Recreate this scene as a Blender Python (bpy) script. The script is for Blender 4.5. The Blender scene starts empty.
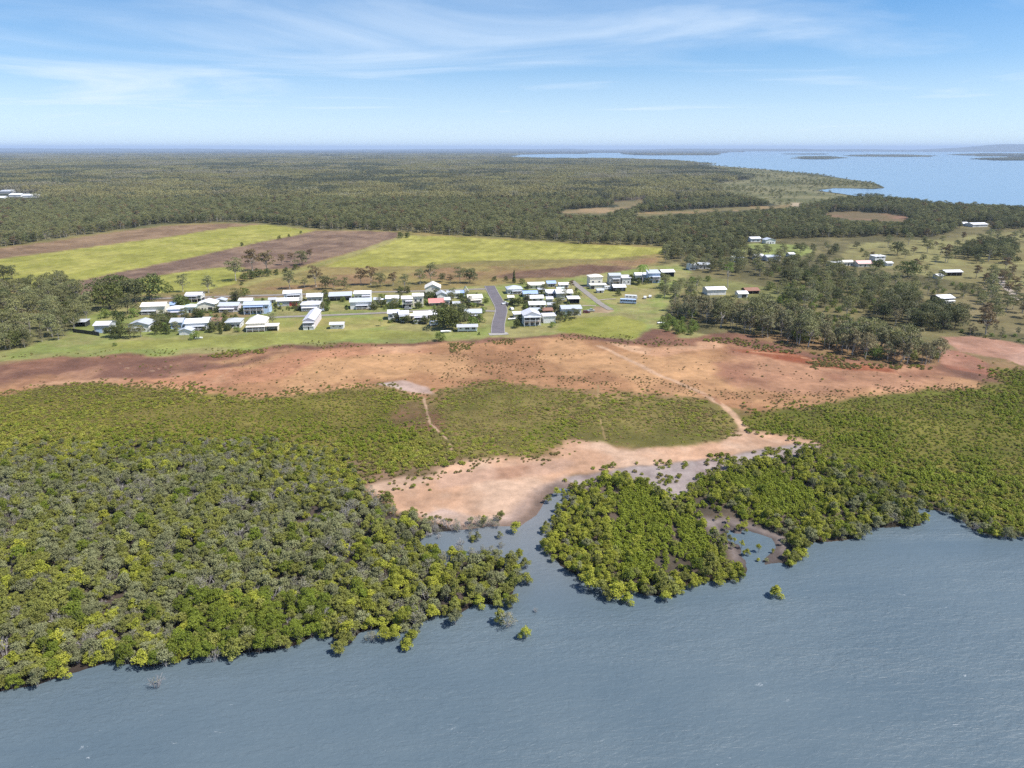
import bpy, bmesh, math, random
import numpy as np
from mathutils import Vector, Matrix

random.seed(7)
RNG = np.random.default_rng(11)
R = math.radians
SC = bpy.context.scene
COL = SC.collection

# ------------------------------------------------------------------ camera
CAM_H = 100.0
PITCH = R(19.06)
FPX = 683.0
LAND = 0.6
cd = bpy.data.cameras.new('camera')
cd.sensor_width = 36.0
cd.lens = 36.0 * FPX / 1024.0
cd.clip_start = 1.0
cd.clip_end = 200000.0
cam = bpy.data.objects.new('camera', cd)
COL.objects.link(cam)
cam.location = (0, 0, CAM_H)
cam.rotation_euler = (math.pi / 2 - PITCH, 0, 0)
SC.camera = cam
cp, sp = math.cos(PITCH), math.sin(PITCH)


def G(px, py, z=LAND):
    """photo pixel -> point on the level land of this place"""
    a = (384.0 - py) / FPX
    x = (px - 512.0) / FPX
    dy, dz = cp + a * sp, -sp + a * cp
    t = (CAM_H - z) / -dz
    return np.array((x * t, dy * t, z))


def scale_at(py):
    a = (384.0 - py) / FPX
    dz = -sp + a * cp
    return FPX / ((CAM_H - LAND) / -dz)


def GP(poly):
    return np.array([G(x, y)[:2] for x, y in poly])


def to_px(P):
    """points (N,3) -> pixel coords and depth"""
    P = np.asarray(P, float)
    X, Y, Z = P[:, 0], P[:, 1], P[:, 2] - CAM_H
    d = Y * cp - Z * sp
    u = Y * sp + Z * cp
    d = np.where(d < 1, 1, d)
    return 512 + FPX * X / d, 384 - FPX * u / d, d


# ------------------------------------------------------------------ noise
def _hash(ix, iy, seed):
    h = (ix.astype(np.int64) * 374761393 + iy.astype(np.int64) * 668265263 + seed * 144665) & 0xFFFFFFFF
    h = ((h ^ (h >> 13)) * 1274126177) & 0xFFFFFFFF
    h = h ^ (h >> 16)
    return (h & 0xFFFFFF) / float(0xFFFFFF)


def vnoise(x, y, seed=0):
    ix, iy = np.floor(x), np.floor(y)
    fx, fy = x - ix, y - iy
    fx = fx * fx * (3 - 2 * fx)
    fy = fy * fy * (3 - 2 * fy)
    a = _hash(ix, iy, seed)
    b = _hash(ix + 1, iy, seed)
    c = _hash(ix, iy + 1, seed)
    d = _hash(ix + 1, iy + 1, seed)
    return (a * (1 - fx) + b * fx) * (1 - fy) + (c * (1 - fx) + d * fx) * fy


def fbm(x, y, seed=0, octv=4):
    s, amp, tot = 0.0, 1.0, 0.0
    for k in range(octv):
        s = s + amp * vnoise(x * 2 ** k, y * 2 ** k, seed + k * 17)
        tot += amp
        amp *= 0.55
    return s / tot


def sstep(a, b, x):
    t = np.clip((x - a) / (b - a), 0, 1)
    return t * t * (3 - 2 * t)


def sdf(P, poly):
    """signed distance (positive inside) of points P (N,2) to a closed polygon"""
    n = len(poly)
    best = np.full(len(P), 1e18)
    ins = np.zeros(len(P), bool)
    px, py = P[:, 0], P[:, 1]
    for i in range(n):
        ax, ay = poly[i]
        bx, by = poly[(i + 1) % n]
        ex, ey = bx - ax, by - ay
        L = ex * ex + ey * ey + 1e-12
        t = np.clip(((px - ax) * ex + (py - ay) * ey) / L, 0, 1)
        dx, dy = px - ax - t * ex, py - ay - t * ey
        best = np.minimum(best, dx * dx + dy * dy)
        c = (ay > py) != (by > py)
        if c.any():
            xi = ax + (py - ay) / (by - ay + 1e-12) * ex
            ins ^= c & (px < xi)
    d = np.sqrt(best)
    return np.where(ins, d, -d)


def dline(P, line):
    best = np.full(len(P), 1e18)
    for (ax, ay), (bx, by) in zip(line[:-1], line[1:]):
        ex, ey = bx - ax, by - ay
        L = ex * ex + ey * ey + 1e-12
        t = np.clip(((P[:, 0] - ax) * ex + (P[:, 1] - ay) * ey) / L, 0, 1)
        best = np.minimum(best, (P[:, 0] - ax - t * ex) ** 2 + (P[:, 1] - ay - t * ey) ** 2)
    return np.sqrt(best)


def lin(c):
    c = c / 255.0
    return c / 12.92 if c <= 0.04045 else ((c + 0.055) / 1.055) ** 2.4


KEXP = 2.25


def T(r, g, b, k=1.0):
    """a base colour from how the sunlit surface reads in the photo (divided by the light on it)"""
    return np.array((lin(r), lin(g), lin(b))) / KEXP * k


# ------------------------------------------------------------------ object helpers
def tag(o, label=None, cat=None, group=None, kind=None):
    if label:
        o['label'] = label
    if cat:
        o['category'] = cat
    if group:
        o['group'] = group
    if kind:
        o['kind'] = kind
    return o


def link(o, parent=None):
    COL.objects.link(o)
    if parent is not None:
        o.parent = parent
    return o


def empty(name, loc, rz=0.0):
    o = bpy.data.objects.new(name, None)
    o.empty_display_size = 1.0
    o.location = loc
    o.rotation_euler = (0, 0, rz)
    return link(o)


def mesh_from(name, verts, faces, mats, midx=None, smooth=False):
    me = bpy.data.meshes.new(name)
    verts = np.asarray(verts, np.float32)
    if isinstance(faces, np.ndarray):
        nf, k = faces.shape
        me.vertices.add(len(verts))
        me.vertices.foreach_set('co', verts.ravel())
        me.loops.add(nf * k)
        me.polygons.add(nf)
        me.loops.foreach_set('vertex_index', faces.ravel().astype(np.int32))
        me.polygons.foreach_set('loop_start', np.arange(0, nf * k, k, dtype=np.int32))
    else:
        me.from_pydata([tuple(map(float, v)) for v in verts], [], faces)
    for m in mats:
        me.materials.append(m)
    if midx is not None:
        me.polygons.foreach_set('material_index', np.asarray(midx, np.int32))
    me.polygons.foreach_set('use_smooth', np.full(len(me.polygons), smooth))
    me.update()
    me.validate()
    return me


class MB:
    """collects boxes, tubes and plates into one mesh"""

    def __init__(self):
        self.v, self.f = [], []

    def add(self, vs, fs):
        n = len(self.v)
        self.v += [tuple(v) for v in vs]
        self.f += [tuple(i + n for i in f) for f in fs]
        return self

    def box(self, x0, x1, y0, y1, z0, z1):
        vs = [(x, y, z) for z in (z0, z1) for y in (y0, y1) for x in (x0, x1)]
        return self.add(vs, [(0, 2, 3, 1), (4, 5, 7, 6), (0, 1, 5, 4), (2, 6, 7, 3), (0, 4, 6, 2), (1, 3, 7, 5)])

    def prism(self, pts, axis, a, b):
        """2-D outline pts extruded along an axis ('x': pts are (y,z); 'y': pts are (x,z); 'z': pts are (x,y))"""
        n = len(pts)

        def p(q, t):
            return {'x': (t, q[0], q[1]), 'y': (q[0], t, q[1]), 'z': (q[0], q[1], t)}[axis]
        vs = [p(q, a) for q in pts] + [p(q, b) for q in pts]
        fs = [tuple(range(n))[::-1], tuple(range(n, 2 * n))]
        fs += [(i, (i + 1) % n, n + (i + 1) % n, n + i) for i in range(n)]
        return self.add(vs, fs)

    def tube(self, p0, p1, r0, r1, n=6, cap=True):
        p0, p1 = Vector(p0), Vector(p1)
        d = (p1 - p0)
        if d.length < 1e-6:
            return self
        d.normalize()
        a = d.orthogonal().normalized()
        b = d.cross(a)
        vs = []
        for p, r in ((p0, r0), (p1, r1)):
            for k in range(n):
                t = 2 * math.pi * k / n
                vs.append(p + a * (r * math.cos(t)) + b * (r * math.sin(t)))
        fs = [(k, (k + 1) % n, n + (k + 1) % n, n + k) for k in range(n)]
        if cap:
            fs += [tuple(range(n))[::-1], tuple(range(n, 2 * n))]
        return self.add(vs, fs)

    def build(self, name, mat, parent=None, bevel=0.0):
        me = bpy.data.meshes.new(name)
        me.from_pydata([tuple(map(float, v)) for v in self.v], [], self.f)
        bm = bmesh.new()
        bm.from_mesh(me)
        bmesh.ops.recalc_face_normals(bm, faces=bm.faces)
        if bevel:
            bmesh.ops.bevel(bm, geom=list(bm.edges), offset=bevel, segments=2, affect='EDGES', clamp_overlap=True)
        bm.to_mesh(me)
        bm.free()
        me.materials.append(mat)
        o = bpy.data.objects.new(name, me)
        return link(o, parent)


# ------------------------------------------------------------------ materials
def new_mat(name):
    m = bpy.data.materials.new(name)
    m.use_nodes = True
    nt = m.node_tree
    for n in list(nt.nodes):
        nt.nodes.remove(n)
    out = nt.nodes.new('ShaderNodeOutputMaterial')
    return m, nt, out


def N(nt, typ, **kw):
    n = nt.nodes.new(typ)
    for k, v in kw.items():
        if k in n.inputs.keys():
            n.inputs[k].default_value = v
        else:
            setattr(n, k, v)
    return n


def L(nt, a, b):
    nt.links.new(a, b)


def ramp(nt, stops, fac=None):
    r = nt.nodes.new('ShaderNodeValToRGB')
    el = r.color_ramp.elements
    while len(el) < len(stops):
        el.new(0.5)
    for e, (p, c) in zip(el, stops):
        e.position = p
        e.color = (*c, 1) if len(c) == 3 else c
    if fac is not None:
        L(nt, fac, r.inputs[0])
    return r


def mixc(nt, fac, a, b, blend='MIX'):
    m = nt.nodes.new('ShaderNodeMix')
    m.data_type = 'RGBA'
    m.blend_type = blend
    for sock, val in ((m.inputs[0], fac), (m.inputs[6], a), (m.inputs[7], b)):
        if hasattr(val, 'is_linked') or hasattr(val, 'links'):
            L(nt, val, sock)
        elif isinstance(val, (int, float)):
            sock.default_value = val
        else:
            sock.default_value = (*val, 1)
    return m.outputs[2]


def mth(nt, op, a, b=None, c=None):
    m = nt.nodes.new('ShaderNodeMath')
    m.operation = op
    for sock, val in zip(m.inputs, (a, b, c)):
        if val is None:
            continue
        if isinstance(val, (int, float)):
            sock.default_value = val
        else:
            L(nt, val, sock)
    return m.outputs[0]


def leaf_mat(name, ca, cb, cc=None, transl=0.22, var=0.35):
    """leaves: each leaf its own shade between ca and cb, each plant shifted towards cc"""
    m, nt, out = new_mat(name)
    geo = N(nt, 'ShaderNodeNewGeometry')
    oi = N(nt, 'ShaderNodeObjectInfo')
    c = mixc(nt, geo.outputs['Random Per Island'], ca, cb)
    if cc is not None:
        c = mixc(nt, mth(nt, 'MULTIPLY', oi.outputs['Random'], 0.8), c, cc)
    r2 = mth(nt, 'FRACT', mth(nt, 'MULTIPLY', oi.outputs['Random'], 37.3))
    val = mth(nt, 'ADD', mth(nt, 'MULTIPLY', r2, var), 1.0 - var / 2)
    hs = N(nt, 'ShaderNodeHueSaturation')
    L(nt, c, hs.inputs['Color'])
    L(nt, val, hs.inputs['Value'])
    p = N(nt, 'ShaderNodeBsdfPrincipled', Roughness=0.6)
    p.inputs['Specular IOR Level'].default_value = 0.25
    L(nt, hs.outputs[0], p.inputs['Base Color'])
    tr = N(nt, 'ShaderNodeBsdfTranslucent')
    L(nt, hs.outputs[0], tr.inputs['Color'])
    mx = N(nt, 'ShaderNodeMixShader')
    mx.inputs[0].default_value = transl
    L(nt, p.outputs[0], mx.inputs[1])
    L(nt, tr.outputs[0], mx.inputs[2])
    L(nt, mx.outputs[0], out.inputs[0])
    return m


def paint(name, col, rough=0.55, dirt=0.25, ribs=0.0, rib_axis='X', metallic=0.0, scale=1.0, seed=0.0):
    """painted or bare sheet, boards, render: noise dirt, optional corrugation bump"""
    m, nt, out = new_mat(name)
    tc = N(nt, 'ShaderNodeTexCoord')
    oi = N(nt, 'ShaderNodeObjectInfo')
    nz = N(nt, 'ShaderNodeTexNoise', Scale=0.7 * scale, Detail=6.0, Roughness=0.65)
    nz.noise_dimensions = '4D'
    L(nt, tc.outputs['Object'], nz.inputs['Vector'])
    L(nt, mth(nt, 'MULTIPLY', oi.outputs['Random'], 50.0), nz.inputs['W'])
    fac = ramp(nt, [(0.35, (0, 0, 0)), (0.75, (1, 1, 1))], nz.outputs['Fac'])
    dark = tuple(c * 0.6 for c in col)
    c = mixc(nt, mth(nt, 'MULTIPLY', fac.outputs[0], dirt), col, dark)
    p = N(nt, 'ShaderNodeBsdfPrincipled', Roughness=rough, Metallic=metallic)
    L(nt, c, p.inputs['Base Color'])
    if ribs:
        w = N(nt, 'ShaderNodeTexWave', Scale=ribs)
        w.bands_direction = rib_axis
        L(nt, tc.outputs['Object'], w.inputs['Vector'])
        b = N(nt, 'ShaderNodeBump', Strength=0.4, Distance=0.03)
        L(nt, w.outputs['Fac'], b.inputs['Height'])
        L(nt, b.outputs[0], p.inputs['Normal'])
    L(nt, p.outputs[0], out.inputs[0])
    return m


def bark(name, ca, cb):
    m, nt, out = new_mat(name)
    tc = N(nt, 'ShaderNodeTexCoord')
    mp = N(nt, 'ShaderNodeMapping')
    mp.inputs['Scale'].default_value = (3, 3, 0.6)
    L(nt, tc.outputs['Object'], mp.inputs[0])
    nz = N(nt, 'ShaderNodeTexNoise', Scale=1.5, Detail=5.0)
    L(nt, mp.outputs[0], nz.inputs['Vector'])
    c = ramp(nt, [(0.3, ca), (0.7, cb)], nz.outputs['Fac'])
    p = N(nt, 'ShaderNodeBsdfPrincipled', Roughness=0.85)
    L(nt, c.outputs[0], p.inputs['Base Color'])
    L(nt, p.outputs[0], out.inputs[0])
    return m


M = {}
M['white'] = paint('white_paint', (0.66, 0.66, 0.65), dirt=0.3, ribs=5, rib_axis='Z')
M['cream'] = paint('cream_paint', (0.70, 0.66, 0.55), dirt=0.2, ribs=5, rib_axis='Z')
M['paleblue'] = paint('pale_blue_paint', (0.42, 0.53, 0.72), dirt=0.2, ribs=5, rib_axis='Z')
M['grey'] = paint('grey_paint', (0.42, 0.43, 0.44), dirt=0.25, ribs=5, rib_axis='Z')
M['mauve'] = paint('mauve_paint', (0.62, 0.56, 0.58), dirt=0.2, ribs=5, rib_axis='Z')
M['greenwall'] = paint('pale_green_paint', (0.48, 0.58, 0.52), dirt=0.2, ribs=5, rib_axis='Z')
M['brownwall'] = paint('brown_boards', (0.23, 0.16, 0.12), dirt=0.3, ribs=5, rib_axis='Z')
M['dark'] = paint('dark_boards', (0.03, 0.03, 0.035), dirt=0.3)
M['red'] = paint('red_paint', (0.50, 0.06, 0.06), dirt=0.2)
M['roofwhite'] = paint('white_roof_sheet', (0.74, 0.74, 0.75), rough=0.4, dirt=0.3, ribs=6, rib_axis='X', scale=0.5)
M['roofcream'] = paint('cream_roof_sheet', (0.72, 0.67, 0.59), rough=0.45, dirt=0.3, ribs=6, rib_axis='X', scale=0.5)
M['rooflav'] = paint('pale_lavender_roof_sheet', (0.58, 0.57, 0.62), rough=0.4, dirt=0.3, ribs=6, rib_axis='X', scale=0.5)
M['roofgrey'] = paint('grey_roof_sheet', (0.42, 0.43, 0.45), rough=0.4, dirt=0.3, ribs=6, rib_axis='X', scale=0.5)
M['roofzinc'] = paint('zinc_roof_sheet', (0.60, 0.62, 0.66), rough=0.35, dirt=0.3, ribs=6, rib_axis='X', metallic=0.3, scale=0.5)
M['roofblue'] = paint('blue_roof_sheet', (0.30, 0.40, 0.62), rough=0.4, dirt=0.2, ribs=6, rib_axis='X', scale=0.5)
M['roofred'] = paint('red_roof_tile', (0.55, 0.20, 0.18), rough=0.6, dirt=0.25, ribs=3, rib_axis='X', scale=0.5)
M['roofpink'] = paint('pink_roof_sheet', (0.66, 0.40, 0.36), rough=0.5, dirt=0.2, ribs=6, rib_axis='X', scale=0.5)
M['roofrust'] = paint('rusty_roof_sheet', (0.24, 0.12, 0.08), rough=0.8, dirt=0.5, ribs=6, rib_axis='X', scale=0.8)
M['roofgreen'] = paint('pale_green_roof_sheet', (0.52, 0.62, 0.60), rough=0.45, dirt=0.25, ribs=6, rib_axis='X', scale=0.5)
M['timber'] = paint('weathered_timber', (0.28, 0.22, 0.17), dirt=0.4)
M['post'] = paint('white_post', (0.75, 0.75, 0.73), dirt=0.1)
M['concrete'] = paint('concrete', (0.40, 0.38, 0.35), rough=0.9, dirt=0.35)
M['rubber'] = paint('tyre_rubber', (0.02, 0.02, 0.02), rough=0.9, dirt=0.1)
M['steel'] = paint('galvanised_steel', (0.45, 0.46, 0.47), rough=0.4, metallic=0.7, dirt=0.3)
M['carred'] = paint('dark_red_car_paint', (0.12, 0.025, 0.03), rough=0.25, dirt=0.1)
M['carwhite'] = paint('white_car_paint', (0.75, 0.75, 0.75), rough=0.25, dirt=0.08)
M['carsilver'] = paint('silver_car_paint', (0.45, 0.47, 0.5), rough=0.25, metallic=0.4, dirt=0.08)


def glass_mat():
    m, nt, out = new_mat('window_glass')
    p = N(nt, 'ShaderNodeBsdfPrincipled', Roughness=0.08)
    p.inputs['Base Color'].default_value = (0.02, 0.028, 0.04, 1)
    p.inputs['Specular IOR Level'].default_value = 0.7
    L(nt, p.outputs[0], out.inputs[0])
    return m


M['glass'] = glass_mat()
M['shade'] = paint('painted_shade', (0.035, 0.035, 0.04), rough=0.8, dirt=0.1)  # near-black colour that paints in shade below verandahs and raised floors

M['gumbark'] = bark('pale_gum_bark', (0.22, 0.19, 0.16), (0.50, 0.46, 0.41))
M['darkbark'] = bark('dark_bark', (0.05, 0.04, 0.03), (0.14, 0.11, 0.09))
M['greywood'] = bark('bleached_grey_wood', (0.17, 0.155, 0.155), (0.44, 0.41, 0.40))
M['mangwood'] = bark('mangrove_wood', (0.08, 0.07, 0.06), (0.22, 0.19, 0.17))

LM = {
    'mang_grey': leaf_mat('grey_green_mangrove_leaves', (0.148, 0.160, 0.073), (0.264, 0.267, 0.135), (0.191, 0.194, 0.082), var=0.5),
    'mang_green': leaf_mat('green_mangrove_leaves', (0.134, 0.149, 0.031), (0.242, 0.254, 0.057), (0.210, 0.210, 0.043), var=0.5),
    'mang_yellow': leaf_mat('yellow_green_mangrove_leaves', (0.246, 0.257, 0.024), (0.370, 0.366, 0.052), (0.227, 0.248, 0.030), var=0.5),
    'mang_dark': leaf_mat('dark_green_mangrove_leaves', (0.099, 0.138, 0.012), (0.174, 0.215, 0.024), (0.151, 0.175, 0.020), var=0.5),
    'mang_pale': leaf_mat('pale_sparse_mangrove_leaves', (0.17, 0.165, 0.09), (0.26, 0.25, 0.16), (0.20, 0.19, 0.13)),
    'mang_young': leaf_mat('young_mangrove_leaves', (0.136, 0.175, 0.012), (0.237, 0.276, 0.026), (0.186, 0.209, 0.016)),
    'marsh': leaf_mat('saltmarsh_leaves', (0.198, 0.193, 0.023), (0.305, 0.277, 0.052), (0.171, 0.206, 0.021)),
    'marsh_olive': leaf_mat('olive_saltmarsh_leaves', (0.155, 0.127, 0.036), (0.247, 0.191, 0.072), (0.161, 0.159, 0.036)),
    'samphire': leaf_mat('brown_samphire_leaves', (0.200, 0.115, 0.055), (0.310, 0.190, 0.095), (0.200, 0.150, 0.055)),
    'gum': leaf_mat('gum_leaves', (0.130, 0.145, 0.056), (0.260, 0.264, 0.121), (0.208, 0.196, 0.070)),
    'gum_dark': leaf_mat('dark_gum_leaves', (0.069, 0.089, 0.034), (0.148, 0.162, 0.062), (0.130, 0.120, 0.046)),
    'gum_red': leaf_mat('reddish_gum_leaves', (0.132, 0.105, 0.046), (0.240, 0.186, 0.096), (0.178, 0.116, 0.054)),
    'paper': leaf_mat('grey_paperbark_leaves', (0.122, 0.133, 0.065), (0.243, 0.248, 0.132), (0.226, 0.179, 0.093)),
    'fig': leaf_mat('dark_broad_leaves', (0.052, 0.074, 0.018), (0.118, 0.145, 0.034), (0.095, 0.1, 0.024)),
    'bush': leaf_mat('garden_leaves', (0.101, 0.162, 0.027), (0.203, 0.263, 0.054), (0.162, 0.176, 0.041)),
    'forest': leaf_mat('forest_leaves', (0.154, 0.156, 0.059), (0.290, 0.271, 0.115), (0.209, 0.181, 0.074), var=0.45),
    'forest_pale': leaf_mat('pale_forest_leaves', (0.172, 0.168, 0.094), (0.287, 0.274, 0.168), (0.218, 0.190, 0.117), var=0.4),
    'forest_dark': leaf_mat('dark_forest_leaves', (0.067, 0.081, 0.038), (0.140, 0.150, 0.077), (0.096, 0.096, 0.052), var=0.4),
}


# ------------------------------------------------------------------ plants (prototype meshes)
def leaf_cloud(rng, lobes, n, size, outward=0.7, shell=0.72, low=-0.35, aspect=0.62):
    lobes = np.asarray(lobes, float)
    w = (lobes[:, 3] * lobes[:, 4] + lobes[:, 3] * lobes[:, 5])
    k = rng.choice(len(lobes), n, p=w / w.sum())
    d = rng.normal(size=(n, 3))
    d /= np.linalg.norm(d, axis=1)[:, None]
    d[:, 2] = np.where(d[:, 2] < low, -d[:, 2], d[:, 2])
    rad = shell + (1.06 - shell) * rng.random(n) ** 0.7
    c = lobes[k, :3] + d * lobes[k, 3:6] * rad[:, None]
    nrm = d * outward + rng.normal(size=(n, 3)) * (1 - outward) * 1.1 + np.array((0, 0, 0.25))
    nrm /= np.linalg.norm(nrm, axis=1)[:, None]
    t = np.cross(nrm, rng.normal(size=(n, 3)))
    t /= np.linalg.norm(t, axis=1)[:, None]
    b = np.cross(nrm, t)
    s = size * (0.6 + 0.8 * rng.random(n))[:, None]
    t = t * s * 0.5
    b = b * s * 0.5 * aspect
    bend = nrm * s * 0.12
    v = np.stack([c - t * 1.15, c - b + bend, c + t * 1.15, c + b + bend], 1).reshape(-1, 3)
    f = np.arange(n * 4).reshape(n, 4)
    return v, f


def tree_wood(rng, targets, r0, base=(0, 0, 0), fork=0.35, lean=0.0, n=5, top=None):
    """tapered trunk and limbs reaching for the crown's lobes"""
    mb = MB()
    targets = [Vector(t) for t in targets]
    cen = sum(targets, Vector()) / len(targets)
    base = Vector(base)
    p = base
    fk = base.lerp(Vector((cen.x, cen.y, cen.z)), fork) + Vector((rng.normal() * lean, rng.normal() * lean, 0))
    segs = 3
    pts = [base + (fk - base) * (i / segs) + Vector((rng.normal(), rng.normal(), 0)) * (r0 * 0.5 if 0 < i < segs else 0) for i in range(segs + 1)]
    for i in range(segs):
        mb.tube(pts[i], pts[i + 1], r0 * (1 - 0.13 * i), r0 * (1 - 0.13 * (i + 1)), n)
    for t in targets:
        mid = fk.lerp(t, 0.5) + Vector((rng.normal(), rng.normal(), 0.3)) * 0.12 * (t - fk).length
        mb.tube(fk, mid, r0 * 0.5, r0 * 0.32, n, False)
        mb.tube(mid, t, r0 * 0.32, r0 * 0.1, n, False)
    return mb


def mb_mesh(mb, name, mat):
    me = bpy.data.meshes.new(name)
    me.from_pydata([tuple(map(float, v)) for v in mb.v], [], mb.f)
    me.materials.append(mat)
    return me


PROTO = {}   # kind -> list of (crown mesh, trunk mesh, joined mesh)


def joined(name, crown, wood):
    me = bpy.data.meshes.new(name)
    bm = bmesh.new()
    bm.from_mesh(crown)
    for f in bm.faces:
        f.material_index = 0
    n0 = len(bm.faces)
    if wood is not None:
        bm.from_mesh(wood)
        bm.faces.ensure_lookup_table()
        for f in bm.faces[n0:]:
            f.material_index = 1
    bm.to_mesh(me)
    bm.free()
    me.materials.append(crown.materials[0])
    if wood is not None:
        me.materials.append(wood.materials[0])
    return me


def proto(kind, crown_vf, leafm, wood_mb, woodm):
    c = mesh_from(kind + '_crown', crown_vf[0], crown_vf[1], [leafm])
    w = mb_mesh(wood_mb, kind + '_trunk', woodm) if wood_mb is not None else None
    PROTO.setdefault(kind, []).append((c, w, joined(kind, c, w)))


def mangrove_lobes(rng, r, h, nl):
    lobes = [(0, 0, h - r * 0.75, r * 0.60, r * 0.60, r * 0.45)]
    for i in range(nl):
        a = 2 * math.pi * (i + rng.random() * 0.8) / nl
        q = r * (0.42 + 0.4 * rng.random())
        s = r * (0.26 + 0.20 * rng.random())
        lobes.append((q * math.cos(a), q * math.sin(a), h - r * 0.62 + rng.normal() * 0.30 * r - 0.28 * q, s, s, s * 0.85))
    for i in range(3):
        a = rng.random() * 6.28
        q = r * 0.35 * rng.random()
        s = r * (0.24 + 0.14 * rng.random())
        lobes.append((q * math.cos(a), q * math.sin(a), h + 0.22 * r * rng.random() - s, s, s, s * 0.9))
    return lobes


def make_protos():
    for kind, lm, nv, leaf, dens in (('mang_grey', 'mang_grey', 4, 0.36, 0.86), ('mang_green', 'mang_green', 3, 0.38, 0.86),
                                     ('mang_yellow', 'mang_yellow', 3, 0.38, 0.86), ('mang_dark', 'mang_dark', 2, 0.36, 1.0),
                                     ('mang_pale', 'mang_pale', 3, 0.26, 0.42)):
        for i in range(nv):
            rng = np.random.default_rng(100 + i * 7 + len(kind) * 31 + ord(kind[-1]))
            r = 2.1 + 0.5 * rng.random()
            h = 4.0 + 1.1 * rng.random()
            lobes = mangrove_lobes(rng, r, h, 6 + i % 3)
            vf = leaf_cloud(rng, lobes, int(1150 * dens), leaf, outward=0.62, shell=0.6, low=-0.45)
            wd = MB()
            for s in range(3):
                a = rng.random() * 6.28
                b = (0.5 * math.cos(a), 0.5 * math.sin(a), -0.8)
                t = [(l[0], l[1], l[2]) for l in lobes[s + 1::3]]
                w = tree_wood(rng, t, 0.085, b, 0.45, 0.15, 4)
                wd.add(w.v, w.f)
            if kind == 'mang_pale':
                for s in range(16):
                    l = lobes[int(rng.integers(len(lobes)))]
                    d = Vector(rng.normal(size=3)); d.z = abs(d.z); d.normalize()
                    c = Vector(l[:3])
                    wd.tube(c - d * 0.5, c + d * (l[3] * 1.25), 0.045, 0.02, 3, False)
            proto(kind, vf, LM[lm], wd, M['greywood'] if kind in ('mang_pale', 'mang_grey') else M['mangwood'])
    # bare, bleached mangroves
    for i in range(3):
        rng = np.random.default_rng(300 + i)
        wd = MB()
        for s in range(7):
            a = rng.random() * 6.28
            q = 1.0 + rng.random()
            h = 2.2 + 1.6 * rng.random()
            p0 = Vector((0.4 * math.cos(a), 0.4 * math.sin(a), -0.5))
            p1 = Vector((0.6 * q * math.cos(a), 0.6 * q * math.sin(a), h * 0.55))
            wd.tube(p0, p1, 0.09, 0.06, 4, False)
            for b in range(5):
                d = Vector((math.cos(a) * 0.5 + rng.normal() * 0.6, math.sin(a) * 0.5 + rng.normal() * 0.6, 0.7 + rng.random())).normalized()
                p2 = p1 + d * (0.8 + rng.random())
                wd.tube(p1, p2, 0.05, 0.03, 3, False)
                for c in range(2):
                    d2 = (d + Vector(rng.normal(size=3)) * 0.5).normalized()
                    wd.tube(p2, p2 + d2 * 0.7, 0.03, 0.015, 3, False)
        vf = leaf_cloud(rng, [(0, 0, 2.4, 1.5, 1.5, 0.9)], 60, 0.25, 0.4, 0.3)
        proto('mang_bare', vf, LM['mang_pale'], wd, M['greywood'])
    # low dense young mangroves, saltmarsh bushes
    for kind, lm, nv, r, n, s, hh in (('mang_young', 'mang_young', 3, 0.85, 190, 0.26, 1.3), ('marsh', 'marsh', 4, 0.80, 120, 0.30, 0.75),
                                      ('marsh_olive', 'marsh_olive', 4, 0.75, 105, 0.30, 0.65), ('samphire', 'samphire', 3, 0.6, 70, 0.3, 0.32)):
        for i in range(nv):
            rng = np.random.default_rng(400 + i * 3 + len(kind))
            lobes = [(0, 0, hh * 0.55, r * 0.7, r * 0.7, hh * 0.5)]
            for k in range(4):
                a = rng.random() * 6.28
                q = r * 0.55
                lobes.append((q * math.cos(a), q * math.sin(a), hh * 0.4, r * 0.42, r * 0.42, hh * (0.3 + 0.2 * rng.random())))
            proto(kind, leaf_cloud(rng, lobes, n, s, 0.6, 0.6, -0.1), LM[lm], None, None)

    def gum(kind, lm, seed, H, W, nl, n, leaf, wood, trunk=0.4, flat=0.62, low=-0.5, r0=None):
        rng = np.random.default_rng(seed)
        lobes = []
        for i in range(nl):
            a = 2 * math.pi * i / nl * 2.4 + rng.random()
            t = (i + 0.5) / nl
            q = W * 0.5 * math.sqrt(rng.random() * 0.8 + 0.1) * (1.05 - 0.5 * t)
            s = W * (0.15 + 0.12 * rng.random())
            z = H * (trunk + (0.93 - trunk) * t) - 0.3 * s
            lobes.append((q * math.cos(a), q * math.sin(a), z, s * 1.1, s * 1.1, s * flat))
        vf = leaf_cloud(rng, lobes, n, leaf, 0.5, 0.45, low)
        wd = tree_wood(rng, [l[:3] for l in lobes], r0 or H * 0.022, (0, 0, -0.3), 0.55, H * 0.03, 6)
        proto(kind, vf, LM[lm], wd, wood)
    for i in range(4):
        gum('gum', 'gum', 500 + i, 13 + i, 9 + i * 0.6, 11, 1100, 0.62, M['gumbark'])
    for i in range(3):
        gum('gum_dark', 'gum_dark', 520 + i, 11 + i, 10.5, 12, 1300, 0.62, M['darkbark'], 0.28, 0.75)
    for i in range(3):
        gum('gum_red', 'gum_red', 540 + i, 13 + i, 8.5, 11, 1150, 0.66, M['gumbark'], 0.42, 0.6)
    for i in range(4):
        gum('paperbark', 'paper', 560 + i, 9.5 + i * 0.8, 4.8, 9, 620, 0.5, M['gumbark'], 0.42, 0.9, r0=0.16)
    for i in range(3):
        gum('fig', 'fig', 580 + i, 9, 9.5, 14, 1500, 0.6, M['darkbark'], 0.28, 0.8)
    for i in range(3):
        gum('bush', 'bush', 600 + i, 3.4, 4.0, 9, 620, 0.36, M['darkbark'], 0.2, 0.9, r0=0.08)
    for i in range(3):
        gum('bush_dark', 'fig', 610 + i, 3.6, 3.8, 9, 620, 0.36, M['darkbark'], 0.2, 0.9, r0=0.08)
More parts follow.
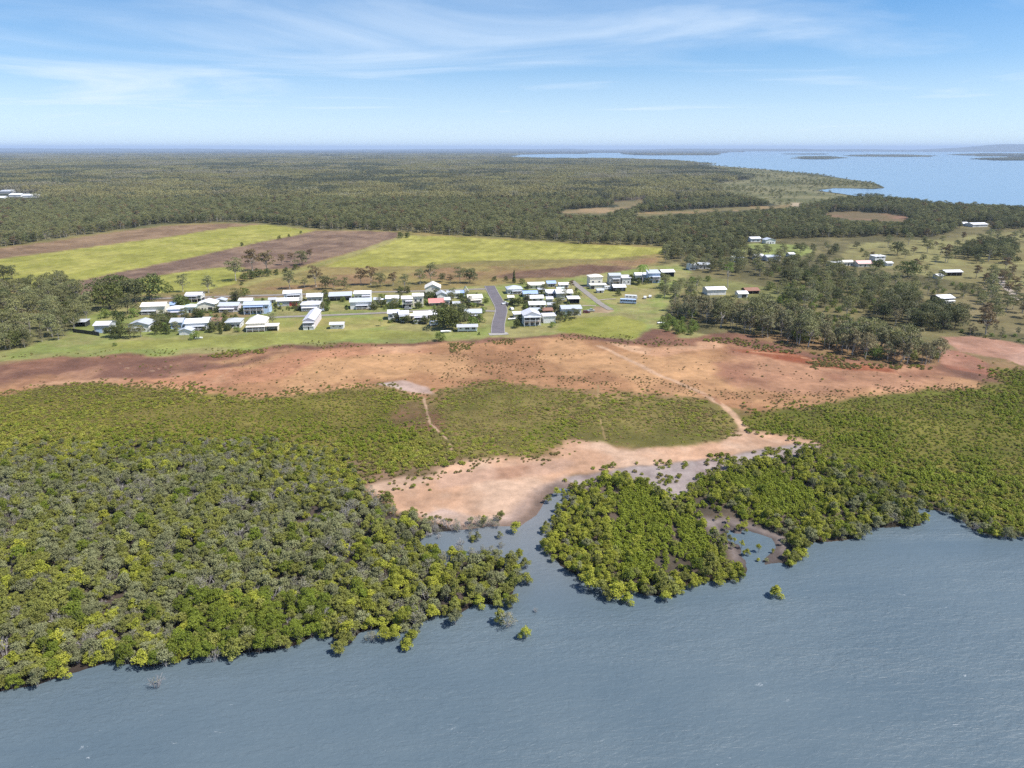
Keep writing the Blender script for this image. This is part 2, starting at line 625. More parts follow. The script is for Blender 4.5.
    gum('tall_gum', 'bush', 630, 19, 8, 9, 700, 0.55, M['gumbark'], 0.62, 0.6, r0=0.28)
    # narrow cypress
    rng = np.random.default_rng(640)
    lobes = [(0, 0, 1.2 + i * 1.0, 1.35 - 0.12 * i, 1.35 - 0.12 * i, 1.1) for i in range(8)]
    proto('cypress', leaf_cloud(rng, lobes, 900, 0.45, 0.5, 0.6, -0.9), LM['fig'], tree_wood(rng, [(0, 0, 7.0)], 0.2, (0, 0, -0.2)), M['darkbark'])
    # palm
    for i in range(2):
        rng = np.random.default_rng(650 + i)
        hh = 6.5 + i
        vs, fs = [], []
        for k in range(16):
            a = 2 * math.pi * k / 16 + rng.random() * 0.3
            up = 0.9 * rng.random()
            prev = None
            for s in range(6):
                t = s / 5
                rr = 2.4 * t
                z = hh + up * 2.2 * t - 2.3 * t * t
                wdt = 0.42 * (1 - 0.8 * abs(t - 0.35))
                c = np.array((rr * math.cos(a), rr * math.sin(a), z))
                nrm = np.array((-math.sin(a), math.cos(a), 0)) * wdt
                vs += [c - nrm + (0, 0, -0.1), c, c + nrm + (0, 0, -0.1)]
                if prev is not None:
                    b = len(vs) - 3
                    fs += [(prev, prev + 1, b + 1, b), (prev + 1, prev + 2, b + 2, b + 1)]
                prev = len(vs) - 3
        proto('palm', (np.array(vs), np.array(fs)), LM['bush'], tree_wood(rng, [(0.2, 0, hh)], 0.16, (0, 0, -0.2), 0.9), M['gumbark'])
    # forest clumps: a patch of some thirty tree crowns each, for the far woods
    for kind, lm in (('forest_patch', 'forest'), ('forest_patch_dark', 'forest_dark'), ('forest_patch_pale', 'forest_pale')):
        for i in range(4):
            rng = np.random.default_rng(700 + i + len(kind) * 5)
            lobes = []
            for k in range(46):
                x, y = rng.uniform(-26, 26, 2)
                s = 2.2 + 2.0 * rng.random()
                z = 7.5 + 5.5 * rng.random()
                lobes.append((x, y, z, s * 1.15, s * 1.15, s * 0.9))
                lobes.append((x + rng.normal() * 1.8, y + rng.normal() * 1.8, z - s, s, s, s * 0.8))
            vf = leaf_cloud(rng, lobes, 2600, 1.4, 0.8, 0.7, -0.2)
            wd = MB()
            for l in lobes[::2]:
                wd.tube((l[0], l[1], -0.3), (l[0], l[1], l[2]), 0.22, 0.12, 3, False)
            proto(kind, vf, LM[lm], wd, M['gumbark'])


make_protos()


def scatter(name, pts, rot, scl, idx, kinds, label, cat, group=None):
    """vegetation nobody could count: one object whose points carry instanced plants"""
    pc = bpy.data.collections.new(name + '_plants')
    j = 0
    for k in kinds:
        for c, w, jn in PROTO[k]:
            o = bpy.data.objects.new('plant%03d' % j, jn)
            pc.objects.link(o)
            j += 1
    n = len(pts)
    me = bpy.data.meshes.new(name)
    me.vertices.add(n)
    me.vertices.foreach_set('co', np.asarray(pts, np.float32).ravel())
    for an, tp, dat in (('rot', 'FLOAT_VECTOR', np.asarray(rot, np.float32).ravel()), ('scl', 'FLOAT_VECTOR', np.asarray(scl, np.float32).ravel())):
        a = me.attributes.new(an, tp, 'POINT')
        a.data.foreach_set('vector', dat)
    a = me.attributes.new('idx', 'INT', 'POINT')
    a.data.foreach_set('value', np.asarray(idx, np.int32))
    o = bpy.data.objects.new(name, me)
    link(o)
    ng = bpy.data.node_groups.new(name + '_scatter', 'GeometryNodeTree')
    ng.interface.new_socket('Geometry', in_out='INPUT', socket_type='NodeSocketGeometry')
    ng.interface.new_socket('Geometry', in_out='OUTPUT', socket_type='NodeSocketGeometry')
    gi, go = ng.nodes.new('NodeGroupInput'), ng.nodes.new('NodeGroupOutput')
    ci = ng.nodes.new('GeometryNodeCollectionInfo')
    ci.inputs['Collection'].default_value = pc
    ci.inputs['Separate Children'].default_value = True
    ci.inputs['Reset Children'].default_value = True
    ip = ng.nodes.new('GeometryNodeInstanceOnPoints')
    ip.inputs['Pick Instance'].default_value = True
    e2r = ng.nodes.new('FunctionNodeEulerToRotation')

    def attr(nm, tp):
        q = ng.nodes.new('GeometryNodeInputNamedAttribute')
        q.data_type = tp
        q.inputs['Name'].default_value = nm
        return [s for s in q.outputs if s.enabled and s.name == 'Attribute'][0]
    L(ng, gi.outputs[0], ip.inputs['Points'])
    L(ng, ci.outputs[0], ip.inputs['Instance'])
    L(ng, attr('idx', 'INT'), ip.inputs['Instance Index'])
    L(ng, attr('rot', 'FLOAT_VECTOR'), e2r.inputs[0])
    L(ng, e2r.outputs[0], ip.inputs['Rotation'])
    L(ng, attr('scl', 'FLOAT_VECTOR'), ip.inputs['Scale'])
    L(ng, ip.outputs[0], go.inputs[0])
    md = o.modifiers.new('scatter', 'NODES')
    md.node_group = ng
    tag(o, label, cat, group, 'stuff')
    return o


def plant(name, kind, var, loc, rz, s, label, cat, group=None, sz=None, parts=True):
    """one plant of its own: an Empty at its foot with crown and trunk"""
    pl = PROTO[kind]
    c, w, jn = pl[var % len(pl)]
    if w is None:
        o = bpy.data.objects.new(name, c)
        o.location = loc
        o.rotation_euler = (0, 0, rz)
        o.scale = (s, s, sz or s)
        link(o)
        return tag(o, label, cat, group)
    e = empty(name, loc, rz)
    e.scale = (s, s, sz or s)
    tag(e, label, cat, group)
    link(bpy.data.objects.new('crown', c), e)
    link(bpy.data.objects.new('trunk', w), e)
    return e


# ------------------------------------------------------------------ the lie of the land (outlines, photo pixels -> metres on the land)
CREEK = [(-260, 745), (-60, 700), (0, 688), (40, 680), (75, 668), (110, 656), (150, 662), (190, 655), (230, 652), (265, 648), (300, 640), (322, 628), (345, 636),
         (352, 640), (362, 628), (380, 624), (398, 630), (412, 622), (436, 612), (458, 611), (476, 600), (494, 604), (510, 592), (514, 574),
         (502, 560), (484, 552), (466, 556), (446, 562), (422, 556), (408, 542), (432, 530), (468, 527), (492, 524), (520, 524), (536, 513), (546, 497), (556, 487), (567, 487),
         (566, 500), (548, 530), (546, 548), (560, 562), (574, 572), (586, 580), (606, 584), (626, 588), (644, 594), (668, 597), (680, 586), (706, 580), (730, 579),
         (746, 574), (752, 566), (768, 562), (782, 560), (792, 565), (806, 552), (803, 540), (838, 537), (862, 534), (858, 525), (888, 525), (922, 524), (915, 512), (888, 500),
         (896, 495), (930, 508), (955, 512), (975, 530), (1000, 536), (1024, 536), (1120, 534), (1300, 540), (1500, 900), (512, 1500), (-600, 1100)]
BAY = [(505, 157.6), (560, 159.2), (600, 159.2), (640, 160.6), (670, 161.8), (690, 164), (720, 165.8), (760, 168.8), (800, 172.5), (830, 176), (852, 179.5), (873, 182.5),
       (880, 185), (886, 188), (872, 189), (850, 188.2), (835, 188), (817, 190.2), (840, 193), (858, 196), (880, 199.5), (902, 202.5), (920, 204), (940, 206.5), (980, 209), (1024, 211), (1120, 214),
       (1400, 220), (1700, 190), (1700, 152.6), (1200, 152.6), (1000, 152.2), (940, 151.8), (880, 152.0), (800, 151.6), (760, 151.2), (722, 153.0), (716, 155.0), (690, 155.0), (650, 155.3), (628, 154.6),
       (618, 153.2), (600, 152.6), (590, 153.6), (560, 153.8), (520, 154.6)]
ISLES = [[(795, 158.4), (806, 156.6), (825, 156.4), (838, 157.4), (842, 158.3), (825, 159.2), (806, 159.3)],
         [(845, 155.6), (870, 154.7), (905, 154.8), (934, 155.9), (925, 156.9), (890, 156.9), (860, 156.6)],
         [(976, 159.2), (990, 157.9), (1040, 157.3), (1120, 157.3), (1120, 160.2), (1024, 160.4), (990, 160.2)],
         [(950, 154.9), (975, 153.4), (1024, 152.9), (1150, 152.9), (1150, 156.3), (1024, 156.2), (975, 155.9)],
         [(783, 154.0), (800, 153.4), (826, 153.7), (826, 154.3), (800, 154.5)]]
creekW, bayW, islesW = GP(CREEK), GP(BAY), [GP(i) for i in ISLES]

HORIZ = 149.6
ZONES = [
    # key, object name, outline, colour a, colour b, pattern (1/m, y squeeze), edge softness px, edge raggedness px
    ('coast_marsh', 'coastal_marsh', [(690, 165.5), (720, 165.2), (800, 172.5), (873, 182.5), (886, 188), (850, 188.5), (817, 190.5), (858, 196), (868, 199), (840, 200), (812, 207), (790, 207), (768, 204), (715, 194), (706, 184), (740, 180), (752, 178), (716, 172)],
     T(152, 146, 104), T(122, 122, 80), 0.012, 3, 1.2, 3),
    ('track_a', 'clearing', [(535, 213), (590, 208), (618, 206), (608, 202.5), (630, 199.5), (650, 201), (640, 205), (612, 212), (600, 214)], T(186, 158, 118), T(140, 128, 90), 0.02, 3, 1.2, 3),
    ('track_b', 'clearing', [(620, 214), (690, 209.5), (740, 207), (792, 204.5), (798, 207), (745, 210), (692, 213), (640, 216)], T(178, 150, 108), T(140, 130, 88), 0.02, 3, 1.2, 3),
    ('track_c', 'clearing', [(790, 203), (800, 202.5), (801, 206), (791, 207)], T(205, 185, 155), T(170, 150, 120), 0.02, 3, 1, 1),
    ('track_d', 'clearing', [(818, 213), (850, 211), (880, 213), (912, 217), (905, 221), (868, 220), (835, 218)], T(166, 130, 104), T(135, 118, 84), 0.02, 3, 1.2, 2),
    ('burnt', 'clearing', [(575, 201), (590, 195), (625, 193), (660, 196), (690, 203), (660, 205), (640, 200), (600, 204)], T(125, 105, 85), T(108, 108, 80), 0.02, 3, 1.2, 3),
    ('cane_far', 'cleared_strip', [(0, 247), (60, 239), (120, 230.5), (170, 224.5), (225, 223), (330, 230), (420, 232), (500, 238), (600, 243), (672, 247), (690, 252), (680, 262), (640, 272), (460, 292), (140, 297), (-60, 330), (-340, 330), (-340, 290)],
     T(170, 150, 95), T(150, 138, 84), 0.03, 3, 1.5, 2),
    ('plough_back', 'ploughed_field', [(-340, 292), (-340, 300), (-120, 275), (0, 259), (80, 248), (160, 238), (234, 226.8), (262, 224.5), (225, 223.6), (170, 225.4), (120, 231.4), (60, 240.5), (0, 248.5), (-120, 265)], T(174, 144, 112), T(150, 122, 94), 0.04, 4, 1.5, 1.2),
    ('cane_one', 'cane_field', [(-340, 330), (-340, 300), (-120, 275), (0, 259.5), (80, 248.5), (160, 238.5), (234, 227), (262, 224.6), (313, 230.4), (280, 238), (244, 245.5), (200, 255), (144, 267), (105, 275), (66, 283.5), (30, 288), (0, 291)], T(190, 184, 96), T(172, 170, 80), 0.045, 2, 1, 1.2),
    ('plough_mid', 'ploughed_field', [(62, 294), (66, 284), (105, 275.5), (144, 267.5), (200, 255.5), (244, 246), (280, 238.5), (315, 230.8), (360, 231), (400, 232.5), (397, 237), (367, 247), (340, 255), (315, 262), (293, 268), (260, 270), (225, 267), (180, 272), (150, 277), (110, 286), (90, 296)], T(164, 136, 112), T(138, 112, 94), 0.05, 4, 1.2, 1.2),
    ('cane_small', 'cane_field', [(120, 295), (130, 285), (150, 277.5), (180, 272.5), (225, 267.5), (242, 268), (240, 276), (238, 284), (200, 291), (150, 294)], T(184, 182, 92), T(164, 164, 78), 0.05, 2, 1, 1.2),
    ('track_field', 'farm_track', [(238, 285), (262, 276), (300, 268), (340, 256), (372, 245.5), (402, 235.5), (408, 235.5), (375, 248), (345, 258.5), (304, 271), (268, 280), (246, 287)], T(186, 176, 110), T(164, 158, 92), 0.05, 3, 1.2, 1),
    ('cane_two', 'cane_field', [(320, 267), (345, 258.6), (375, 248.2), (408, 235.8), (440, 235.5), (540, 241.5), (620, 246), (672, 248.5), (668, 253), (640, 256), (600, 259), (540, 259), (480, 261), (420, 266), (370, 267)], T(194, 188, 98), T(174, 170, 82), 0.045, 2, 1.2, 1.5),
    ('cane_two_dry', 'ploughed_field', [(260, 290), (285, 280), (330, 276), (400, 271), (470, 267), (540, 264.5), (590, 262), (630, 260), (660, 257), (655, 262), (640, 266), (600, 272), (540, 276), (490, 280), (420, 282), (350, 286), (300, 291)], T(166, 134, 96), T(168, 152, 92), 0.03, 4, 2, 2.5),
    ('plough_front', 'ploughed_field', [(492, 277), (520, 272), (560, 268), (590, 265), (620, 266), (640, 268), (618, 273), (580, 277), (540, 278), (505, 280)], T(146, 116, 92), T(128, 98, 78), 0.05, 4, 1.5, 1.5),
    ('country', 'bushland_ground', [(655, 262), (700, 250), (740, 240), (830, 236), (1024, 222), (1300, 225), (1300, 345), (1024, 345), (965, 337), (900, 335), (830, 330), (760, 335), (690, 340), (660, 330), (650, 300), (640, 280)], T(140, 130, 88), T(112, 106, 70), 0.03, 2, 2, 3),
    ('paddock', 'paddock', [(838, 262), (846, 247), (858, 243), (890, 241), (930, 240), (975, 236), (1024, 230), (1200, 226), (1200, 290), (1024, 290), (990, 288), (960, 282), (925, 276), (890, 268)], T(164, 158, 102), T(146, 136, 88), 0.03, 3, 1.8, 3),
    ('paddock_low', 'paddock', [(960, 305), (958, 290), (985, 286), (1024, 288), (1200, 290), (1200, 338), (1024, 333), (980, 333), (962, 325)], T(158, 144, 104), T(134, 124, 84), 0.03, 3, 1.8, 3),
    ('green_patch', 'paddock', [(738, 252), (745, 245), (770, 243), (808, 246), (815, 252), (800, 257), (770, 256)], T(170, 178, 104), T(150, 160, 90), 0.03, 3, 1.5, 2),
    ('scrub_clear', 'paddock', [(682, 292), (690, 278), (712, 277), (760, 286), (800, 291), (800, 300), (770, 303), (738, 300), (700, 297)], T(160, 152, 98), T(140, 140, 84), 0.03, 3, 1.8, 2),
    ('town', 'town_lawn', [(-200, 372), (0, 352), (36, 344), (70, 334), (90, 318), (120, 300), (145, 296), (300, 295.5), (420, 291.5), (470, 288), (560, 281), (640, 268), (672, 262), (690, 272), (676, 290), (664, 305), (662, 322), (690, 333), (720, 336), (720, 344), (640, 346), (560, 340), (480, 342), (380, 344), (250, 353), (130, 355), (0, 361), (-200, 382)],
     T(154, 164, 90), T(174, 166, 108), 0.05, 2, 2, 3),
    ('lawn_a', 'town_lawn', [(80, 347), (140, 342), (200, 338), (300, 331), (385, 328), (430, 329), (440, 336), (380, 337), (330, 341), (250, 347), (180, 349), (120, 350)], T(168, 170, 92), T(158, 158, 84), 0.06, 2, 2.5, 3),
    ('lawn_b', 'town_lawn', [(258, 322), (272, 319), (300, 319.5), (390, 315.5), (392, 325), (330, 332), (270, 333)], T(168, 170, 92), T(184, 174, 106), 0.06, 2, 2, 2),
    ('lawn_c', 'town_lawn', [(553, 330), (558, 318), (590, 316), (612, 314), (636, 320), (645, 330), (640, 338), (600, 336), (570, 334)], T(174, 172, 88), T(160, 162, 76), 0.06, 2, 2, 3),
    ('lawn_d', 'town_lawn', [(578, 297), (600, 288), (640, 284), (658, 288), (652, 298), (620, 306), (600, 300)], T(168, 166, 96), T(178, 166, 112), 0.06, 2, 2, 2),
    ('bare_town', 'bare_ground', [(150, 317), (185, 313), (250, 312), (252, 317), (200, 318)], T(182, 156, 118), T(160, 140, 96), 0.06, 2, 1.5, 1.5),
    ('bare_back', 'bare_ground', [(150, 303), (160, 296.5), (240, 294.5), (320, 294), (320, 297), (240, 299), (180, 301)], T(176, 146, 116), T(150, 132, 96), 0.06, 2, 1.5, 1.5),
    ('verge', 'bare_ground', [(606, 313), (590, 312), (595, 306.5), (608, 306.5), (614, 311)], T(196, 172, 142), T(178, 152, 120), 0.08, 2, 1.0, 0.8),
    ('red_edge', 'red_mud', [(-300, 392), (0, 366), (60, 357), (130, 353.5), (200, 354.5), (250, 349.5), (330, 343), (430, 339), (448, 341), (470, 339), (490, 336.5), (510, 337), (560, 333.5), (600, 335), (640, 339), (652, 330), (672, 331), (690, 339), (735, 334), (790, 348), (850, 358), (905, 366), (945, 367), (948, 350), (965, 352), (995, 367), (1006, 380), (985, 392), (900, 394), (700, 380), (500, 360), (300, 372), (100, 384), (0, 394), (-300, 420)],
     T(132, 96, 80), T(160, 116, 92), 0.03, 4, 3, 5),
    ('salt', 'salt_flat', [(-300, 425), (-200, 398), (0, 378), (60, 376), (110, 368), (180, 362), (250, 353.5), (330, 346.5), (430, 342.5), (480, 342), (520, 338.5), (560, 336.5), (600, 338.5), (640, 343), (690, 345), (735, 346), (770, 354), (830, 362), (880, 370), (930, 376), (985, 382), (992, 390), (960, 392), (900, 395), (850, 398), (800, 403), (770, 408), (748, 414), (730, 408), (700, 398), (660, 394), (600, 391), (540, 384), (500, 379), (480, 382), (455, 386), (430, 396), (390, 386), (330, 389), (290, 396), (250, 400), (215, 394), (180, 386), (100, 382), (40, 386), (0, 394)],
     T(216, 168, 122), T(188, 140, 102), 0.035, 4, 3, 5),
    ('salt_east', 'salt_flat', [(735, 350), (760, 352), (800, 358), (850, 364), (905, 369), (950, 369), (985, 380), (975, 391), (900, 393), (830, 393), (780, 392), (740, 384), (720, 370)], T(172, 124, 98), T(204, 154, 120), 0.04, 4, 8, 9),
    ('salt_west', 'salt_flat', [(-300, 412), (0, 370), (60, 364), (150, 359), (205, 357), (285, 352), (240, 361), (195, 371), (140, 379), (60, 378), (0, 386), (-300, 425)], T(146, 106, 88), T(206, 158, 124), 0.040, 6, 9, 9),
    ('sand_w', 'salt_flat', [(20, 386), (60, 380), (110, 377), (180, 372), (215, 366), (250, 366), (300, 350), (380, 344), (430, 343), (440, 350), (380, 352), (310, 358), (260, 380), (200, 386), (160, 379), (100, 382)], T(224, 176, 138), T(206, 150, 114), 0.03, 5, 3, 5),
    ('salt_bright', 'salt_flat', [(610, 341), (650, 346), (700, 346), (705, 341), (730, 343), (725, 349), (690, 351), (660, 355), (630, 350)], T(232, 188, 150), T(218, 168, 130), 0.05, 3, 2, 3),
    ('salt_pale', 'salt_flat', [(378, 384), (400, 380), (428, 387), (436, 394), (412, 392), (392, 387)], T(224, 206, 196), T(212, 182, 166), 0.05, 3, 2, 2),
    ('salt_red_line', 'red_mud', [(735, 352), (780, 351), (830, 361), (900, 369), (900, 374), (830, 368), (780, 361)], T(160, 92, 64), T(176, 112, 80), 0.04, 3, 2.5, 3),
    ('pink_far', 'pink_mudflat', [(942, 336), (968, 335), (1024, 345), (1200, 352), (1200, 380), (1024, 366), (992, 357), (960, 351)], T(206, 164, 142), T(192, 146, 122), 0.05, 3, 1.5, 2),
    ('pink_near', 'pink_mudflat', [(936, 347), (958, 351), (980, 359), (1000, 369), (1000, 378), (972, 372), (950, 368), (942, 360)], T(190, 142, 118), T(172, 116, 92), 0.05, 3, 1.5, 2),
    ('marsh_mid', 'saltmarsh', [(478, 384), (500, 379.5), (540, 385), (600, 392), (660, 395), (700, 399), (728, 412), (738, 430), (700, 438), (660, 441), (600, 438), (570, 440), (558, 452), (500, 455), (458, 457), (430, 450), (405, 440), (420, 410), (440, 396), (462, 388)], T(146, 132, 76), T(124, 118, 60), 0.06, 2, 7, 13),
    ('marsh_w', 'saltmarsh', [(-300, 428), (0, 394), (40, 387), (100, 383), (180, 387), (215, 395), (250, 401), (290, 397), (330, 390), (390, 387), (410, 394), (428, 398), (418, 420), (440, 450), (455, 460), (400, 470), (340, 470), (330, 450), (250, 440), (0, 450), (-300, 490)], T(142, 130, 66), T(122, 118, 50), 0.06, 2, 5, 6),
    ('marsh_e', 'saltmarsh', [(738, 420), (748, 415), (772, 409), (800, 404), (850, 399), (900, 396), (960, 393), (992, 391), (1004, 380), (1000, 368), (1024, 372), (1200, 380), (1300, 560), (1024, 540), (960, 512), (900, 500), (850, 480), (820, 455), (806, 443), (780, 437), (748, 433)], T(136, 130, 60), T(116, 118, 46), 0.06, 2, 4, 6),
    ('mud_brown', 'mangrove_mud', [(395, 400), (425, 398), (445, 412), (450, 428), (425, 432), (400, 422)], T(142, 106, 80), T(128, 108, 70), 0.08, 2, 4, 4),
    ('mang_w', 'mangrove_mud', [(-300, 500), (0, 446), (160, 440), (250, 440), (330, 450), (345, 462), (360, 485), (378, 506), (418, 521), (455, 525), (495, 523), (500, 530), (540, 560), (520, 660), (300, 660), (0, 720), (-300, 800)], T(112, 98, 88, 0.8), T(90, 82, 76, 0.8), 0.09, 2, 3, 3),
    ('mang_e', 'mangrove_mud', [(566, 480), (600, 470), (660, 462), (740, 455), (810, 447), (850, 470), (900, 490), (960, 510), (1024, 530), (1300, 560), (1300, 600), (1000, 600), (700, 640), (560, 640), (520, 540), (545, 520)], T(128, 112, 96, 0.85), T(104, 94, 80, 0.85), 0.09, 2, 3, 3),
    ('scrub_mud', 'mangrove_mud', [(335, 462), (360, 458), (400, 466), (440, 456), (470, 456), (420, 480), (380, 490), (372, 505), (345, 490)], T(172, 140, 112), T(140, 118, 88), 0.1, 2, 4, 4),
    ('sand', 'sandbank', [(462, 459), (503, 456.5), (556, 456), (569, 441), (596, 439), (609, 446), (660, 443), (681, 441), (735, 432), (756, 434), (785, 438), (808, 443), (806, 447), (760, 448), (700, 455), (660, 461), (610, 466), (570, 473), (566, 486), (548, 496), (533, 515), (515, 522), (490, 522), (453, 522), (416, 518), (385, 506), (368, 490), (372, 480), (400, 474), (430, 474), (445, 465)],
     T(240, 202, 172), T(228, 182, 148), 0.05, 3, 4, 6),
    ('sand_dark', 'sandbank', [(430, 476), (470, 468), (530, 462), (560, 458), (575, 462), (560, 470), (520, 474), (470, 482), (435, 488)], T(198, 154, 126), T(226, 184, 156), 0.06, 5, 3, 3),
    ('wet_sand', 'sandbank', [(500, 520), (516, 500), (540, 482), (566, 474), (570, 484), (556, 494), (545, 505), (536, 520), (505, 530)], T(176, 154, 142), T(200, 168, 148), 0.05, 3, 5, 3),
    ('wet_west', 'sandbank', [(415, 515), (440, 508), (480, 515), (510, 512), (500, 524), (455, 526)], T(218, 190, 176), T(226, 194, 172), 0.05, 3, 3, 3),
    ('mud_strip', 'mudflat', [(566, 490), (568, 476), (612, 467), (660, 462), (700, 456), (760, 449), (808, 444), (812, 448), (800, 456), (760, 462), (720, 470), (700, 478), (690, 492), (670, 498), (640, 480), (600, 478)], T(192, 176, 170), T(170, 150, 144), 0.08, 3, 3, 4),
    ('mud_inner', 'mudflat', [(700, 514), (730, 514), (752, 522), (782, 532), (790, 548), (782, 560), (755, 570), (735, 560), (716, 540)], T(166, 152, 146), T(146, 132, 126), 0.08, 3, 3, 3),
]
CHANNELS = [([(425, 397), (428, 412), (434, 424), (446, 436), (453, 450)], 1.3, T(206, 172, 142)), ([(598, 345), (632, 362), (665, 377), (695, 390), (722, 405), (735, 418), (742, 431)], 3.6, T(222, 182, 148)), ([(695, 393), (712, 396), (720, 404)], 2.0, T(190, 140, 106)),
            ([(597, 384), (598, 400), (600, 425), (604, 440)], 0.9, T(176, 150, 104)), ([(740, 352), (800, 357), (870, 370), (900, 375)], 1.6, T(222, 164, 126)),
            ([(940, 347), (968, 353), (985, 357), (1024, 370)], 0.8, T(140, 118, 70)), ([(990, 358), (1010, 361), (1030, 370)], 1.4, T(132, 118, 62))]
_rc = random.Random(31)
for _i in range(26):
    _x, _y = _rc.uniform(10, 960), _rc.uniform(346, 372)
    _ln = [(_x, _y)]
    _dx = _rc.choice((-1, 1)) * _rc.uniform(6, 22)
    for _k in range(_rc.randint(3, 6)):
        _x += _dx + _rc.uniform(-7, 7)
        _y += _rc.uniform(0.5, 6.0)
        _ln.append((_x, _y))
    CHANNELS.append((_ln, _rc.uniform(0.35, 0.8), _rc.choice((T(150, 104, 78), T(226, 186, 150), T(168, 118, 88)))))
ZW = {z[0]: GP(z[2]) for z in ZONES}


def build_ground():
    # a round sheet about the ground below the camera: fine where the photo looks, coarse behind
    dep = np.concatenate([np.linspace(89.0, 50.0, 14), np.linspace(49.5, 4.0, 520), np.linspace(3.94, 0.6, 62), np.array((0.5, 0.42, 0.34, 0.28, 0.22, 0.18, 0.14, 0.115, 0.095))])
    rr = CAM_H / np.tan(np.radians(dep))
    az = np.concatenate([np.arange(-180, -48, 4.0), np.arange(-48, 48.01, 0.125), np.arange(52, 180, 4.0)])
    az = np.radians(az)
    na, nr = len(az), len(rr)
    X = np.outer(rr, np.sin(az)).ravel()
    Y = np.outer(rr, np.cos(az)).ravel()
    P = np.stack([X, Y], 1)
    r = np.hypot(X, Y)
    mpp = np.hypot(r, CAM_H) / FPX              # metres one photo pixel covers, across
    # ragged edges: the outlines are looked up at a displaced point (displacement grows with the zone's scale on the ground)
    wx = np.zeros_like(X); wy = np.zeros_like(X)
    for k, sc in enumerate((2.6, 7.0, 20.0, 60.0)):
        wx += (fbm(X / sc, Y / sc, 31 + k, 3) - 0.5) * sc * (0.20, 0.20, 0.15, 0.09)[k]
        wy += (fbm(X / sc, Y / sc, 61 + k, 3) - 0.5) * sc * (0.20, 0.20, 0.15, 0.09)[k]
    dcreek = -sdf(P + np.stack([wx, wy], 1) * 0.55, creekW)
    dbay = -sdf(P, bayW)
    for iw in islesW:
        dbay = np.maximum(dbay, sdf(P, iw))
    z = np.where(dcreek > 0, LAND * sstep(0, 9, dcreek), -1.3 * sstep(0, 6, -dcreek))
    zb = np.where(dbay > 0, LAND * sstep(0, 40, dbay), -1.3 * sstep(0, 40, -dbay))
    z = np.minimum(z, zb)
    mi = sstep(-1, 5, sdf(P + np.stack([wx, wy], 1) * 0.6, ZW['mud_inner']))
    z = z * (1 - mi) + mi * (0.01 + (fbm(X / 5, Y / 7, 44, 4) - 0.5) * 0.75)
    z = z + np.where(z > 0.3, (fbm(X / 14, Y / 14, 3, 3) - 0.5) * 0.25, 0)
    # base: the forest floor
    n1 = fbm(X / 55, Y / 55, 1, 4)[:, None]
    n2 = fbm(X / 700, Y / 1600, 2, 4)[:, None]
    fa, fb = T(98, 96, 72), T(70, 74, 54)
    col = fa + (fb - fa) * sstep(0.35, 0.65, n1)
    col = col * (0.75 + 0.5 * n2)
    nb = 1 - sstep(385, 440, r)
    mb_ = (1 - sstep(950, 1300, r)) * (1 - nb)
    dry = T(150, 142, 96) + (T(128, 126, 82) - T(150, 142, 96)) * sstep(0.35, 0.65, n1)
    tan = T(176, 138, 104) + (T(150, 122, 84) - T(176, 138, 104)) * sstep(0.35, 0.65, n1)
    col = col * (1 - nb - mb_)[:, None] + dry * mb_[:, None] + tan * nb[:, None]
    owner = np.zeros(len(X), int)
    names = ['ground']
    for key, oname, poly, ca, cb, fr, sq, soft, rag in ZONES:
        W = ZW[key]
        s = rag * np.clip(mpp / 0.35, 1, 14)
        sd = sdf(P + np.stack([wx * s * 0.42, wy * s * 0.42], 1), W)
        wd = soft * np.clip(mpp * 1.6, 0.3, 40)
        m = sstep(-wd, wd, sd)
        n = fbm(X * fr, Y * fr * 1.0 / max(1, sq * 0.25), sum(map(ord, key)), 5)
        t = sstep(0.36, 0.64, n)[:, None]
        zc = ca + (cb - ca) * t
        col = col + (zc - col) * m[:, None]
        if oname not in names:
            names.append(oname)
        owner = np.where(m > 0.5, names.index(oname), owner)
    for ln, wpx, cc in CHANNELS:
        s = np.clip(mpp / 0.35, 1, 10)
        d = dline(P + np.stack([wx * s * 0.8, wy * s * 0.8], 1), GP(ln))
        w = wpx * np.median(np.hypot(*GP(ln).T)) / FPX * 1.1
        m = (1 - sstep(w * 0.4, w * 1.3, d)) * (1.0 if wpx >= 0.85 else 0.55 * sstep(0.35, 0.5, fbm(X / 16, Y / 16, 95, 3)) * (owner == names.index('salt_flat')))
        col = col + (cc - col) * m[:, None]
    mott = 0.74 + 0.52 * fbm(X / 5.5, Y / 4.5, 90, 4)
    mott2 = 0.80 + 0.40 * fbm(X / 30, Y / 12, 91, 4)
    col = col * np.where(r < 900, mott * mott2, 1.0)[:, None]
    # mud darkened by water at the tide's edge (wet ground, wherever the light comes from)
    wet = (1 - sstep(0.02, 0.32, z)) * (dcreek > -30)
    col = col * (1 - 0.45 * wet)[:, None]
    below = z < -0.2
    col[below] = T(96, 92, 84)
    co = np.stack([X, Y, z], 1)
    # faces
    i = np.arange(nr - 1)[:, None] * na
    j = np.arange(na)[None, :]
    jn = (j + 1) % na
    quads = np.stack([i + j, i + jn, i + na + jn, i + na + j], -1).reshape(-1, 4)
    quads = quads[:, ::-1]
    fo = owner[quads[:, 0]]
    mat = ground_mat()
    A_, B_ = G(66, 284), G(313, 231)
    row_mat = ground_mat('crop_land', math.atan2(B_[1] - A_[1], B_[0] - A_[0]))
